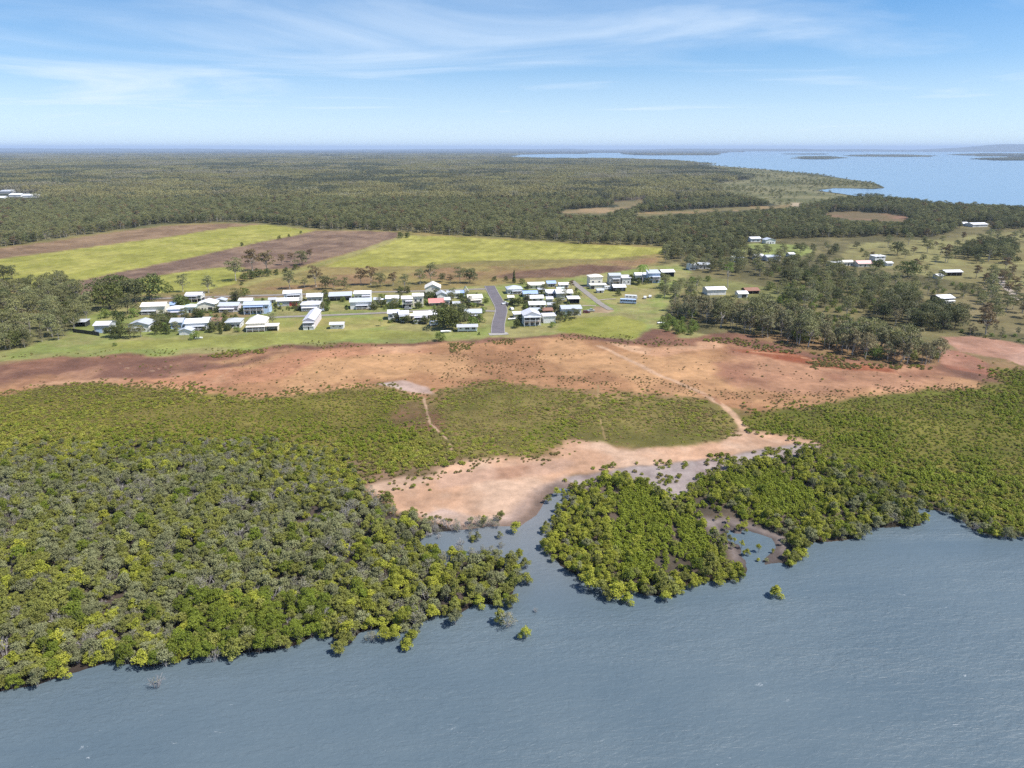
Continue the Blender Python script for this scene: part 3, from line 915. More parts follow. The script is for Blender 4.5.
    labels = {'ground': 'olive brown forest floor and open land running out to the horizon', 'coastal_marsh': 'olive green marshy flats beside the wide bay', 'clearing': 'tan cleared strips winding through the far woods',
              'cleared_strip': 'dry grassy strips around the cane fields', 'ploughed_field': 'bare brown ploughed strips between the green fields', 'cane_field': 'bright yellow green crop fields behind the houses',
              'farm_track': 'pale grassy farm track beside the ploughed field', 'bushland_ground': 'dry grassy ground under the scattered trees', 'paddock': 'pale green open paddocks dotted with trees',
              'town_lawn': 'mown green and straw coloured grass around the houses', 'bare_ground': 'bare brown yards and verges between the houses', 'red_mud': 'dark red brown mud along the edge of the grass',
              'salt_flat': 'wide orange tan salt flat in front of the houses', 'pink_mudflat': 'smooth pinkish mudflat beside the far trees', 'saltmarsh': 'olive brown ground under the low green marsh plants',
              'mangrove_mud': 'dark mud under the mangroves', 'sandbank': 'pale pinkish sandbank between marsh and creek', 'mudflat': 'wet grey mud between sandbank and mangroves'}
    for k, nm in enumerate(names):
        q = quads[fo == k]
        if k == 0:
            # close the middle under the camera
            cen = len(co)
        if not len(q):
            continue
        used, inv = np.unique(q, return_inverse=True)
        vv = co[used]
        me = mesh_from(nm, vv, inv.reshape(-1, 4), [row_mat if nm in ('cane_field', 'ploughed_field') else mat])
        a = me.color_attributes.new('Col', 'FLOAT_COLOR', 'POINT')
        cc = np.concatenate([np.clip(col[used], 0, 1), np.ones((len(used), 1))], 1).astype(np.float32)
        a.data.foreach_set('color', cc.ravel())
        o = bpy.data.objects.new(nm, me)
        link(o)
        tag(o, labels[nm], nm.replace('_', ' '), None, 'structure')


def ground_mat(name='land', rows=None):
    m, nt, out = new_mat(name)
    tc = N(nt, 'ShaderNodeTexCoord')
    at = N(nt, 'ShaderNodeAttribute')
    at.attribute_name = 'Col'
    a = N(nt, 'ShaderNodeTexNoise', Scale=0.35, Detail=7.0, Roughness=0.7)
    b = N(nt, 'ShaderNodeTexNoise', Scale=1.6, Detail=4.0, Roughness=0.7)
    c = N(nt, 'ShaderNodeTexNoise', Scale=0.06, Detail=5.0, Roughness=0.65)
    for q in (a, b, c):
        L(nt, tc.outputs['Object'], q.inputs['Vector'])
    f = mth(nt, 'ADD', mth(nt, 'MULTIPLY', a.outputs['Fac'], 0.9), mth(nt, 'MULTIPLY', b.outputs['Fac'], 0.5))
    f = mth(nt, 'ADD', f, mth(nt, 'MULTIPLY', c.outputs['Fac'], 0.7))
    f = mth(nt, 'MULTIPLY_ADD', f, 1.0, -0.05)      # about 1 on average
    if rows is not None:
        # drilled rows and wheel marks along the field
        mp = N(nt, 'ShaderNodeMapping')
        mp.inputs['Rotation'].default_value = (0, 0, -rows)
        L(nt, tc.outputs['Object'], mp.inputs[0])
        w1 = N(nt, 'ShaderNodeTexWave', Scale=0.024, Distortion=1.2, Detail=2.0)
        w1.bands_direction = 'Y'
        w2 = N(nt, 'ShaderNodeTexWave', Scale=0.10, Distortion=0.6, Detail=2.0)
        w2.bands_direction = 'Y'
        L(nt, mp.outputs[0], w1.inputs['Vector'])
        L(nt, mp.outputs[0], w2.inputs['Vector'])
        pn = N(nt, 'ShaderNodeTexNoise', Scale=0.02, Detail=6.0, Roughness=0.7)
        L(nt, tc.outputs['Object'], pn.inputs['Vector'])
        rw = mth(nt, 'ADD', mth(nt, 'MULTIPLY', w1.outputs['Fac'], 0.10), mth(nt, 'MULTIPLY', w2.outputs['Fac'], 0.10))
        rw = mth(nt, 'ADD', rw, mth(nt, 'MULTIPLY', pn.outputs['Fac'], 0.5))
        f = mth(nt, 'MULTIPLY', f, mth(nt, 'ADD', rw, 0.65))
    hs = N(nt, 'ShaderNodeHueSaturation')
    L(nt, at.outputs['Color'], hs.inputs['Color'])
    L(nt, f, hs.inputs['Value'])
    p = N(nt, 'ShaderNodeBsdfPrincipled', Roughness=0.9)
    p.inputs['Specular IOR Level'].default_value = 0.15
    L(nt, hs.outputs[0], p.inputs['Base Color'])
    bp = N(nt, 'ShaderNodeBump', Strength=0.5, Distance=0.25)
    L(nt, a.outputs['Fac'], bp.inputs['Height'])
    L(nt, bp.outputs[0], p.inputs['Normal'])
    L(nt, p.outputs[0], out.inputs[0])
    return m


build_ground()


# ------------------------------------------------------------------ water
def water_mat(name, ca, cb, rough, wave, bump, caps):
    m, nt, out = new_mat(name)
    tc = N(nt, 'ShaderNodeTexCoord')
    mp = N(nt, 'ShaderNodeMapping')
    mp.inputs['Rotation'].default_value = (0, 0, R(-28))
    mp.inputs['Scale'].default_value = (1.0, 2.4, 1.0)
    L(nt, tc.outputs['Object'], mp.inputs[0])
    big = N(nt, 'ShaderNodeTexNoise', Scale=0.03 * wave, Detail=4.0)
    L(nt, tc.outputs['Object'], big.inputs['Vector'])
    w1 = N(nt, 'ShaderNodeTexNoise', Scale=0.55 * wave, Detail=6.0, Roughness=0.62, Distortion=0.6)
    L(nt, mp.outputs[0], w1.inputs['Vector'])
    w2 = N(nt, 'ShaderNodeTexNoise', Scale=0.14 * wave, Detail=3.0)
    L(nt, mp.outputs[0], w2.inputs['Vector'])
    # wind lanes: calmer and rougher stretches
    lm = N(nt, 'ShaderNodeMapping')
    lm.inputs['Rotation'].default_value = (0, 0, R(24))
    lm.inputs['Scale'].default_value = (0.010, 0.055, 1.0)
    L(nt, tc.outputs['Object'], lm.inputs[0])
    lanes = N(nt, 'ShaderNodeTexNoise', Scale=1.0, Detail=4.0, Distortion=0.5)
    L(nt, lm.outputs[0], lanes.inputs['Vector'])
    lr = ramp(nt, [(0.35, (0.35, 0.35, 0.35)), (0.65, (1, 1, 1))], lanes.outputs['Fac'])
    h = mth(nt, 'ADD', w1.outputs['Fac'], mth(nt, 'MULTIPLY', w2.outputs['Fac'], 1.2))
    h = mth(nt, 'MULTIPLY', h, lr.outputs[0])
    b = N(nt, 'ShaderNodeBump', Strength=bump, Distance=0.5)
    L(nt, h, b.inputs['Height'])
    cr = ramp(nt, [(0.3, ca), (0.7, cb)], mth(nt, 'ADD', mth(nt, 'MULTIPLY', big.outputs['Fac'], 0.5), mth(nt, 'MULTIPLY', lanes.outputs['Fac'], 0.5)))
    col = cr.outputs[0]
    if caps:
        # shallows by the sandbank: silt colour, with their pale reflection painted in
        g = G(528, 515, 0)
        vm = N(nt, 'ShaderNodeVectorMath')
        vm.operation = 'DISTANCE'
        L(nt, tc.outputs['Object'], vm.inputs[0])
        vm.inputs[1].default_value = (g[0], g[1], 0)
        dd = mth(nt, 'ADD', vm.outputs['Value'], mth(nt, 'MULTIPLY', big.outputs['Fac'], 14.0))
        si = ramp(nt, [(0.0, (0.8, 0.8, 0.8)), (0.24, (0.55, 0.55, 0.55)), (0.75, (0, 0, 0))], mth(nt, 'DIVIDE', dd, 70.0))
        col = mixc(nt, si.outputs[0], col, (0.17, 0.165, 0.165))
    p = N(nt, 'ShaderNodeBsdfPrincipled', Roughness=rough, IOR=1.33)
    if caps:
        cm = N(nt, 'ShaderNodeMapping')
        cm.inputs['Rotation'].default_value = (0, 0, R(35))
        cm.inputs['Scale'].default_value = (0.32, 0.9, 1.0)
        L(nt, tc.outputs['Object'], cm.inputs[0])
        c1 = N(nt, 'ShaderNodeTexNoise', Scale=1.0, Detail=5.0, Roughness=0.7, Distortion=1.0)
        L(nt, cm.outputs[0], c1.inputs['Vector'])
        c2 = N(nt, 'ShaderNodeTexNoise', Scale=0.07, Detail=2.0)
        L(nt, tc.outputs['Object'], c2.inputs['Vector'])
        k = mth(nt, 'ADD', c1.outputs['Fac'], mth(nt, 'MULTIPLY', c2.outputs['Fac'], 0.25))
        cap = ramp(nt, [(0.81, (0, 0, 0)), (0.88, (0.4, 0.4, 0.4))], k)
        col = mixc(nt, cap.outputs[0], col, (0.6, 0.62, 0.62))
    L(nt, col, p.inputs['Base Color'])
    L(nt, b.outputs[0], p.inputs['Normal'])
    L(nt, p.outputs[0], out.inputs[0])
    return m


def sheet(name, pts, mat, label, cat):
    me = mesh_from(name, [(x, y, 0.0) for x, y in pts], [tuple(range(len(pts)))], [mat])
    o = link(bpy.data.objects.new(name, me))
    return tag(o, label, cat, None, 'structure')


sheet('creek_water', [(-700, -500), (700, -500), (700, 330), (-700, 330)], water_mat('creek_water', (0.064, 0.094, 0.118), (0.100, 0.130, 0.148), 0.40, 1.0, 0.8, True),
      'wind rippled grey blue creek in front of the mangroves', 'creek')
sheet('bay_water', [(-3000, 1050), (1200, 900), (9000, 900), (60000, 9000), (60000, 60000), (-20000, 60000), (-3000, 9000)],
      water_mat('bay_water', (0.12, 0.19, 0.27), (0.14, 0.21, 0.29), 0.2, 0.25, 0.25, False), 'calm pale blue bay reaching to the horizon', 'bay')


# ------------------------------------------------------------------ vegetation: where it grows
def grid_fill(W, spacing, seed, jit=0.48):
    rng = np.random.default_rng(seed)
    x0, y0 = W.min(0); x1, y1 = W.max(0)
    nx, ny = int((x1 - x0) / spacing) + 1, int((y1 - y0) / spacing) + 1
    gx, gy = np.meshgrid(np.arange(nx), np.arange(ny))
    gx = gx + (gy % 2) * 0.5
    P = np.stack([x0 + gx.ravel() * spacing, y0 + gy.ravel() * spacing], 1)
    P += rng.uniform(-jit, jit, P.shape) * spacing
    return P


def land_z(P):
    d = -sdf(P, creekW)
    return np.where(d > 0, LAND * sstep(0, 9, d), -0.25 * sstep(0, 5, -d))


def visible(P, m=30, hgt=4.0):
    """near enough to the picture to be worth building (a wide margin for a step to the side)"""
    x, y, d = to_px(np.column_stack([P, np.full(len(P), hgt)]))
    f = np.column_stack([P])[:, 1] > 20
    return f & (x > -220 - m) & (x < 1244 + m) & (y < 900)


def in_frame(P, hgt=2.0):
    x, y, d = to_px(np.column_stack([P, np.full(len(P), hgt)]))
    return (x > 0) & (x < 1024) & (y > 0) & (y < 768)


def inpx(P, poly):
    return sdf(P, GP(poly)) > 0


KINDS_M = ['mang_grey', 'mang_green', 'mang_yellow', 'mang_dark', 'mang_pale', 'mang_bare']
NVAR = [len(PROTO[k]) for k in KINDS_M]
OFFS = np.concatenate([[0], np.cumsum(NVAR)])


def pick(rng, w):
    """rows of weights -> kind number, variant number"""
    w = w / w.sum(1, keepdims=True)
    u = rng.random(len(w))[:, None]
    k = (np.cumsum(w, 1) < u).sum(1).clip(0, w.shape[1] - 1)
    return k


def shore_row(W, step, seed):
    """a ragged row of trees right along the water"""
    rng = np.random.default_rng(seed)
    out = []
    n = len(creekW)
    for i in range(n):
        a, b = creekW[i], creekW[(i + 1) % n]
        L_ = np.hypot(*(b - a))
        k = int(L_ / step)
        if k < 1 or L_ > 150:
            continue
        for q in (np.arange(k) + rng.random(k) * 0.8) / k:
            out.append(a + (b - a) * q + rng.normal(size=2) * 0.9)
    out = np.array(out)
    return out[sdf(out, W) > -2]


def mangroves():
    rng = np.random.default_rng(21)
    out = []
    # ---- the big stand on the left bank
    P = grid_fill(ZW['mang_w'], 2.2, 1)
    P = np.concatenate([P, shore_row(ZW['mang_w'], 2.9, 101)])
    w1 = np.stack([fbm(P[:, 0] / 12, P[:, 1] / 12, 8, 3) - 0.5, fbm(P[:, 0] / 12, P[:, 1] / 12, 9, 3) - 0.5], 1) * 10
    dc = -sdf(P, creekW)
    dz = sdf(P + w1, ZW['mang_w'])
    tip = inpx(P, [(400, 535), (505, 535), (528, 560), (530, 635), (420, 650), (335, 655), (335, 618), (420, 600), (440, 570)])
    keep = ((dc > -1.6) | ((dc > -9) & tip & (rng.random(len(P)) < 0.30))) & (dz > -3) & visible(P)
    keep &= ~(tip & (rng.random(len(P)) < 0.22))
    # keep off the sandbank and its scrubby edge
    keep &= sdf(P + w1 * 0.6, ZW['sand']) < -1.0
    keep &= ~((sdf(P, ZW['scrub_mud']) > 0) & (rng.random(len(P)) < 0.6))
    hole = fbm(P[:, 0] / 7, P[:, 1] / 7, 12, 3)
    dmar = -sdf(P + w1 * 1.5, ZW['marsh_w'])
    keep &= rng.random(len(P)) < 0.12 + 0.88 * sstep(-8, 17, dmar)
    keep &= (hole > 0.315) | ((dc < 9) & (hole > 0.2))
    P, dc = P[keep], dc[keep]
    dz = -sdf(P + w1[keep], ZW['marsh_w'])
    n = len(P)
    a = fbm(P[:, 0] / 22, P[:, 1] / 22, 13, 3)
    b = fbm(P[:, 0] / 30, P[:, 1] / 30, 14, 3)
    w = np.tile(np.array((0.60, 0.24, 0.035, 0.08, 0.11, 0.02)), (n, 1))
    w[:, 1] += 0.9 * sstep(0.5, 0.68, a)
    w[:, 4] += 0.45 * sstep(0.58, 0.74, b)
    w[:, 5] += 0.32 * sstep(0.58, 0.72, b)
    w[:, 2] += 0.25 * sstep(0.55, 0.75, 1 - b)
    nm_ = (1 - sstep(2, 26, dz))[:, None]
    w = w * (1 - nm_) + nm_ * np.array((0.25, 0.45, 0.30, 0.05, 0.06, 0.01))
    sh = dc < 14
    w[sh] += np.array((0.0, 0.6, 0.55, 0.15, 0, 0))
    g = inpx(P, [(180, 600), (250, 598), (330, 605), (345, 640), (250, 655), (170, 660)])
    w[g] = np.array((0.05, 0.35, 0.1, 0.9, 0.0, 0))
    dead = inpx(P, [(425, 515), (500, 520), (520, 560), (470, 560), (430, 550)])
    w[dead] = np.array((0.2, 0.03, 0.0, 0, 0.6, 0.5))
    gr = inpx(P, [(330, 540), (430, 545), (510, 560), (520, 620), (420, 630), (330, 620)])
    w[gr & ~sh] += np.array((0.4, 0.0, 0.25, 0, 0.5, 0.06))
    k = pick(rng, w)
    s = 0.78 + 0.42 * rng.random(n)
    s *= 0.50 + 0.50 * sstep(-4, 34, dz)        # lower towards the marsh
    s *= 0.78
    s = np.where(sh, s * 0.92, s)
    s = np.where(dead, s * 0.75, s)
    out.append((P, k, s, np.full(n, 0), dc))
    P2 = grid_fill(ZW['mang_w'], 1.9, 61)
    w1 = np.stack([fbm(P2[:, 0] / 12, P2[:, 1] / 12, 8, 3) - 0.5, fbm(P2[:, 0] / 12, P2[:, 1] / 12, 9, 3) - 0.5], 1) * 10
    h2 = fbm(P2[:, 0] / 7, P2[:, 1] / 7, 12, 3)
    dc2 = -sdf(P2 + w1 * 0.5, creekW)
    k2 = (((h2 < 0.36) & (rng.random(len(P2)) < 0.6)) | (rng.random(len(P2)) < 0.12)) & (dc2 > -0.5) & (sdf(P2 + w1, ZW['mang_w']) > 0) & visible(P2) & (sdf(P2 + w1 * 0.6, ZW['sand']) < 0)
    P2, dc2 = P2[k2], dc2[k2]
    kk2 = pick(rng, np.tile(np.array((0.35, 0.25, 0.06, 0.1, 0.25, 0.22)), (len(P2), 1)))
    out.append((P2, kk2, rng.uniform(0.26, 0.52, len(P2)), np.full(len(P2), 0), dc2))
    # ---- the stand right of the inlet
    P = grid_fill(ZW['mang_e'], 2.15, 2)
    P = np.concatenate([P, shore_row(ZW['mang_e'], 3.2, 102)])
    w1 = np.stack([fbm(P[:, 0] / 10, P[:, 1] / 10, 18, 3) - 0.5, fbm(P[:, 0] / 10, P[:, 1] / 10, 19, 3) - 0.5], 1) * 9
    dc = -sdf(P, creekW)
    dz = sdf(P + w1, ZW['mang_e'])
    keep = (dc > -1.2) & (dz > 0) & visible(P)
    keep &= sdf(P + w1 * 0.7, ZW['mud_strip']) < -0.5
    keep &= (sdf(P + w1 * 0.8, ZW['mud_inner']) < -1.2) | (rng.random(len(P)) < 0.30)
    keep &= sdf(P + w1 * 0.3, GP([(745, 566), (786, 558), (788, 580), (742, 584)])) < 0
    young = inpx(P, [(622, 486), (655, 492), (668, 520), (662, 552), (650, 580), (622, 575), (612, 545), (618, 510)]) | \
        inpx(P, [(730, 475), (772, 472), (805, 490), (830, 505), (800, 518), (752, 505)]) | inpx(P, [(670, 520), (700, 525), (715, 550), (690, 560)])
    keep &= ~(young & (rng.random(len(P)) < 0.93))
    east = P[:, 0] > G(840, 500)[0] * 1.0
    keep &= fbm(P[:, 0] / 6, P[:, 1] / 6, 22, 3) > np.where(dc < 6, 0.30, 0.42)
    P, dc, dz = P[keep], dc[keep], dz[keep]
    n = len(P)
    a = fbm(P[:, 0] / 20, P[:, 1] / 20, 23, 3)
    w = np.tile(np.array((0.08, 0.40, 0.75, 0.08, 0.01, 0.0)), (n, 1))
    w[:, 2] += 0.8 * sstep(0.5, 0.66, a)
    w[:, 0] += 0.25 * sstep(0.5, 0.66, 1 - a)
    xp, yp, _ = to_px(np.column_stack([P, np.full(n, 1.0)]))
    far = xp > 830
    w[far] = np.array((0.40, 0.45, 0.25, 0.15, 0.05, 0.02))
    k = pick(rng, w)
    s = (0.40 + 0.38 * rng.random(n)) * (0.75 + 0.25 * sstep(0, 12, dz))
    s = np.where(sdf(P, ZW['mud_inner']) > 0, s * 0.6, s)
    out.append((P, k, s, np.full(n, 1), dc))
    P = np.concatenate([o[0] for o in out])
    k = np.concatenate([o[1] for o in out])
    s = np.concatenate([o[2] for o in out])
    side = np.concatenate([o[3] for o in out])
    dc = np.concatenate([o[4] for o in out])
    z = land_z(P)
    v = rng.integers(0, 12, len(P))
    v = np.array([vv % NVAR[kk] for vv, kk in zip(v, k)])
    rot = np.column_stack([rng.normal(0, 0.06, len(P)), rng.normal(0, 0.06, len(P)), rng.uniform(0, 6.283, len(P))])
    tall = rng.uniform(0.72, 1.22, len(P))
    xp, yp, d = to_px(np.column_stack([P, np.full(len(P), 3.0)]))
    size = s / d * np.where((xp > 4) & (xp < 1020) & (yp < 764), 1, 0)
    size = size * np.where(side == 1, 1.22, 1.0) * np.where(k == 5, 0.75, 1.0)
    order = np.argsort(-size)
    big = order[:285]
    small = np.ones(len(P), bool)
    small[big] = False
    colour = ['grey green', 'mid green', 'yellow green', 'deep green', 'pale sparse', 'bare branched']
    place = ['on the near bank of the creek, in the broad dense stand', 'in the clumped stand between the inlet and the mudflat']
    for q in big:
        e = plant('mangrove_tree', KINDS_M[k[q]], v[q], (P[q, 0], P[q, 1], z[q]), rot[q, 2], s[q],
                  colour[k[q]] + ' mangrove tree ' + (('at the water edge of ' if dc[q] < 5 else 'inside ') + ('the broad stand left of the inlet' if side[q] == 0 else 'the clumped stand right of the inlet')),
                  'mangrove tree', ['mangrove trees of the broad stand left of the inlet', 'mangrove trees of the clumped stand right of the inlet'][side[q]], s[q] * tall[q])
    for sd, nm, lb in ((0, 'mangrove_thicket', 'dense grey green mangrove thicket behind the front trees, left of the inlet'),
                       (1, 'mangrove_thicket', 'clumped yellow green mangrove thicket between mudflat and creek, right of the inlet')):
        m = small & (side == sd)
        scatter(nm, np.column_stack([P[m], z[m]]), rot[m], np.column_stack([s[m], s[m], s[m] * tall[m]]), OFFS[k[m]] + v[m], KINDS_M, lb, 'mangrove thicket')
    return P


MANG = mangroves()


def low_plants():
    rng = np.random.default_rng(41)
    kinds = ['marsh', 'marsh_olive', 'samphire', 'mang_young']
    nv = [len(PROTO[k]) for k in kinds]
    off = np.concatenate([[0], np.cumsum(nv)])
    # ---- saltmarsh: thousands of low bushes
    res = {}
    for zi, (zn, sp_, seed) in enumerate((('marsh_w', 1.15, 3), ('marsh_mid', 1.2, 4), ('marsh_e', 1.2, 5))):
        P = grid_fill(ZW[zn], sp_, seed)
        if zn == 'marsh_w':
            Q = grid_fill(ZW['mang_w'], 1.35, 13)
            Q = Q[(sdf(Q, ZW['mang_w']) < 24) & (-sdf(Q, ZW['marsh_w']) < 24) & (-sdf(Q, ZW['marsh_w']) > 0)]
            P = np.concatenate([P, Q])
        P = P[visible(P)]
        w1 = np.stack([fbm(P[:, 0] / 9, P[:, 1] / 9, 28, 3) - 0.5, fbm(P[:, 0] / 9, P[:, 1] / 9, 29, 3) - 0.5], 1) * 17
        dz = sdf(P + w1, ZW[zn])
        dens = fbm(P[:, 0] / 11, P[:, 1] / 11, 33, 4)
        edge = sstep(-9, 13 if zn == 'marsh_mid' else 10, np.maximum(dz, np.where((sdf(P, ZW['mang_w']) > 0) & (zn == 'marsh_w'), 12, -99)))
        keep = (rng.random(len(P)) < edge * (0.55 + 0.9 * (dens - 0.3))) & (sdf(P, creekW) < -1)
        for ln, wpx, cc in CHANNELS[:4]:
            lw = GP(ln)
            keep &= dline(P, lw) > wpx * 0.35
        if zn == 'marsh_w':
            keep &= (sdf(P + w1, ZW['mang_w']) < 3) | ((sdf(P + w1, ZW['mang_w']) < 22) & (rng.random(len(P)) < 0.75))
            keep &= ~((sdf(P + w1, ZW['mud_brown']) > 0) & (rng.random(len(P)) < 0.65))
        if zn == 'marsh_e':
            keep &= (sdf(P + w1, ZW['mang_e']) < 2)
        P, dz = P[keep], dz[keep]
        n = len(P)
        xp, yp, _ = to_px(np.column_stack([P, np.full(n, 0.5)]))
        t = fbm(P[:, 0] / 26, P[:, 1] / 18, 35, 3)
        w = np.tile(np.array((0.5, 0.4, 0.05, 0.05)), (n, 1))
        if zn == 'marsh_mid':
            w[:] = (0.34, 0.70, 0.22, 0.02)
            br = inpx(P, [(520, 436), (560, 418), (600, 436), (560, 446), (530, 452)])
            w[br] = (0.7, 0.1, 0, 0.5)
            w[:, 0] += 0.8 * sstep(430, 452, yp) * sstep(0.4, 0.6, t)
        elif zn == 'marsh_w':
            w[:, 0] += 1.2 * sstep(0.42, 0.6, t) * sstep(392, 412, yp)
            w[:, 3] += 0.9 * sstep(412, 436, yp) * sstep(0.5, 0.62, 1 - t)
            w[:, 1] += 0.5 * sstep(404, 392, yp)
        else:
            w[:] = (0.55, 0.22, 0.02, 0.45)
            w[:, 3] += 0.8 * sstep(0.46, 0.62, t)
            w[:, 1] += 0.9 * sstep(425, 405, yp)
        k = pick(rng, w)
        s = (0.6 + 0.6 * rng.random(n)) * (0.75 + 0.45 * sstep(0.4, 0.7, t))
        if zn == 'marsh_e':
            s *= 1.0 + 0.7 * sstep(455, 500, yp)
        if zn == 'marsh_w':
            s *= 1.0 + 0.5 * sstep(418, 445, yp)
        res[zn] = (P, k, s)
    lab = {'marsh_w': 'low yellow green saltmarsh bushes between the salt flat and the broad mangrove stand',
           'marsh_mid': 'low olive saltmarsh bushes above the sandbank',
           'marsh_e': 'bright green low bushes spreading right of the muddy channel'}
    for zn, (P, k, s) in res.items():
        n = len(P)
        rot = np.column_stack([np.zeros(n), np.zeros(n), rng.uniform(0, 6.283, n)])
        v = np.array([rng.integers(nv[q]) for q in k])
        scatter('saltmarsh_bushes', np.column_stack([P, land_z(P) - 0.05]), rot, np.column_stack([s, s, s * (0.5 if zn == 'marsh_mid' else 0.8)]), off[k] + v, kinds, lab[zn], 'saltmarsh bushes')
    # ---- tufts on the salt flat, on the sandbank's edges and along the red mud
    pts, ks, ss = [], [], []

    def tufts(poly, spacing, seed, dens, w, smin, smax, thr=0.0, fr=6.0):
        W = GP(poly)
        P = grid_fill(W, spacing, seed)
        P = P[visible(P)]
        nz = fbm(P[:, 0] / fr, P[:, 1] / fr, seed, 4)
        m = (sdf(P, W) + (nz - 0.5) * 20 > 0) & (rng.random(len(P)) < dens * sstep(thr, thr + 0.2, nz)) & (sdf(P, creekW) < -2)
        P = P[m]
        pts.append(P)
        ks.append(pick(rng, np.tile(np.array(w, float), (len(P), 1))))
        ss.append(rng.uniform(smin, smax, len(P)))
    salt = [z for z in ZONES if z[0] == 'salt'][0][2]
    tufts(salt, 2.6, 71, 0.28, (0.02, 0.25, 0.75, 0), 0.4, 1.0, 0.46, 8)
    tufts([(455, 356), (500, 352), (540, 352), (545, 372), (520, 380), (480, 384), (455, 386), (440, 380)], 1.6, 72, 0.8, (0.0, 0.12, 0.88, 0), 0.4, 0.95, 0.42, 5)
    tufts([(600, 386), (660, 388), (735, 404), (800, 400), (900, 392), (985, 390), (985, 384), (900, 386), (800, 392), (735, 392), (650, 378), (560, 376), (520, 378)], 1.6, 73, 0.8, (0.0, 0.25, 0.75, 0), 0.4, 0.9, 0.36, 6)
    tufts([(0, 392), (100, 378), (180, 382), (250, 396), (330, 384), (400, 380), (400, 390), (330, 394), (250, 404), (180, 392), (100, 388), (0, 398)], 1.8, 74, 0.85, (0.2, 0.6, 0.2, 0), 0.5, 1.1, 0.34, 6)
    tufts([(250, 356), (350, 350), (350, 384), (280, 396), (230, 388)], 2.2, 75, 0.5, (0.0, 0.05, 0.95, 0), 0.4, 0.8, 0.42, 5)
    tufts([(335, 462), (400, 452), (470, 456), (560, 452), (566, 458), (480, 466), (420, 486), (380, 492), (400, 514), (440, 522), (415, 524), (370, 508), (350, 490)], 1.5, 76, 0.8, (0.1, 0.75, 0.15, 0), 0.45, 1.15, 0.36, 5)
    tufts([(566, 480), (612, 468), (700, 458), (808, 446), (812, 452), (760, 464), (700, 482), (640, 486), (590, 484)], 1.6, 77, 0.75, (0.45, 0.35, 0.0, 0.2), 0.7, 1.5, 0.42, 5)
    tufts([(444, 351), (455, 344), (474, 343), (468, 350), (452, 353)], 1.2, 78, 0.85, (0.1, 0.9, 0, 0), 0.6, 1.1, 0.3, 5)
    tufts([(488, 341), (512, 339), (516, 343), (505, 346), (490, 345)], 1.2, 79, 0.9, (0.1, 0.9, 0, 0), 0.4, 0.9, 0.25, 9)
    tufts([(808, 362), (835, 362), (860, 367), (832, 369), (812, 367)], 1.2, 80, 0.9, (0, 1.0, 0, 0), 0.7, 1.3, 0.15, 9)
    tufts([(200, 357), (230, 352), (255, 349), (262, 353), (235, 358)], 1.5, 81, 0.9, (0.5, 0.5, 0, 0), 0.6, 1.2, 0.2, 9)
    tufts([(0, 356), (120, 350), (250, 347), (400, 338), (440, 337), (440, 341), (250, 352), (120, 356), (0, 362)], 2.0, 82, 0.55, (0.3, 0.7, 0, 0), 0.4, 0.9, 0.4, 12)
    tufts([(560, 334), (640, 338), (690, 342), (690, 346), (640, 344), (560, 338)], 1.8, 83, 0.6, (0.2, 0.7, 0.1, 0), 0.5, 1.0, 0.36, 10)
    tufts([(945, 350), (975, 356), (1000, 368), (1024, 372), (1024, 380), (990, 374), (960, 362)], 1.8, 84, 0.7, (0.4, 0.6, 0, 0), 0.6, 1.2, 0.4, 10)
    tufts([(700, 338), (760, 340), (850, 358), (930, 368), (930, 372), (840, 364), (740, 346)], 1.8, 85, 0.8, (0.2, 0.8, 0, 0), 0.7, 1.4, 0.3, 10)
    P = np.concatenate(pts); k = np.concatenate(ks); s = np.concatenate(ss)
    n = len(P)
    rot = np.column_stack([np.zeros(n), np.zeros(n), rng.uniform(0, 6.283, n)])
    v = np.array([rng.integers(nv[q]) for q in k])
    scatter('samphire_tufts', np.column_stack([P, land_z(P) - 0.04]), rot, np.repeat(s[:, None], 3, 1), off[k] + v, kinds,
            'small brown and olive tufts dotted over the salt flat and mud', 'marsh tufts')
    # ---- carpets of young mangrove inside the right stand
    P = grid_fill(ZW['mang_e'], 1.15, 6)
    P = P[visible(P)]
    w1 = np.stack([fbm(P[:, 0] / 9, P[:, 1] / 9, 48, 3) - 0.5, fbm(P[:, 0] / 9, P[:, 1] / 9, 49, 3) - 0.5], 1) * 6
    a = inpx(P + w1, [(622, 484), (658, 492), (672, 520), (664, 555), (650, 582), (620, 578), (610, 545), (616, 510)]) | \
        inpx(P + w1, [(730, 472), (772, 470), (808, 490), (835, 505), (800, 520), (750, 506)]) | inpx(P + w1, [(670, 518), (702, 523), (717, 552), (690, 562)])
    b = (rng.random(len(P)) < 0.35) & (sdf(P, ZW['mang_e']) > 2) & (sdf(P + w1, ZW['mud_strip']) < 0) & (sdf(P + w1, ZW['mud_inner']) < 0)
    m = (a | b) & (sdf(P + w1 * 0.4, creekW) < -1.5) & (rng.random(len(P)) < 0.93)
    P = P[m]
    n = len(P)
    rot = np.column_stack([np.zeros(n), np.zeros(n), rng.uniform(0, 6.283, n)])
    scatter('young_mangroves', np.column_stack([P, land_z(P) - 0.05]), rot, np.repeat(rng.uniform(0.8, 1.5, n)[:, None], 3, 1), rng.integers(0, 3, n), ['mang_young'],
            'bright green carpet of young mangroves inside the clumped stand', 'young mangroves')


low_plants()

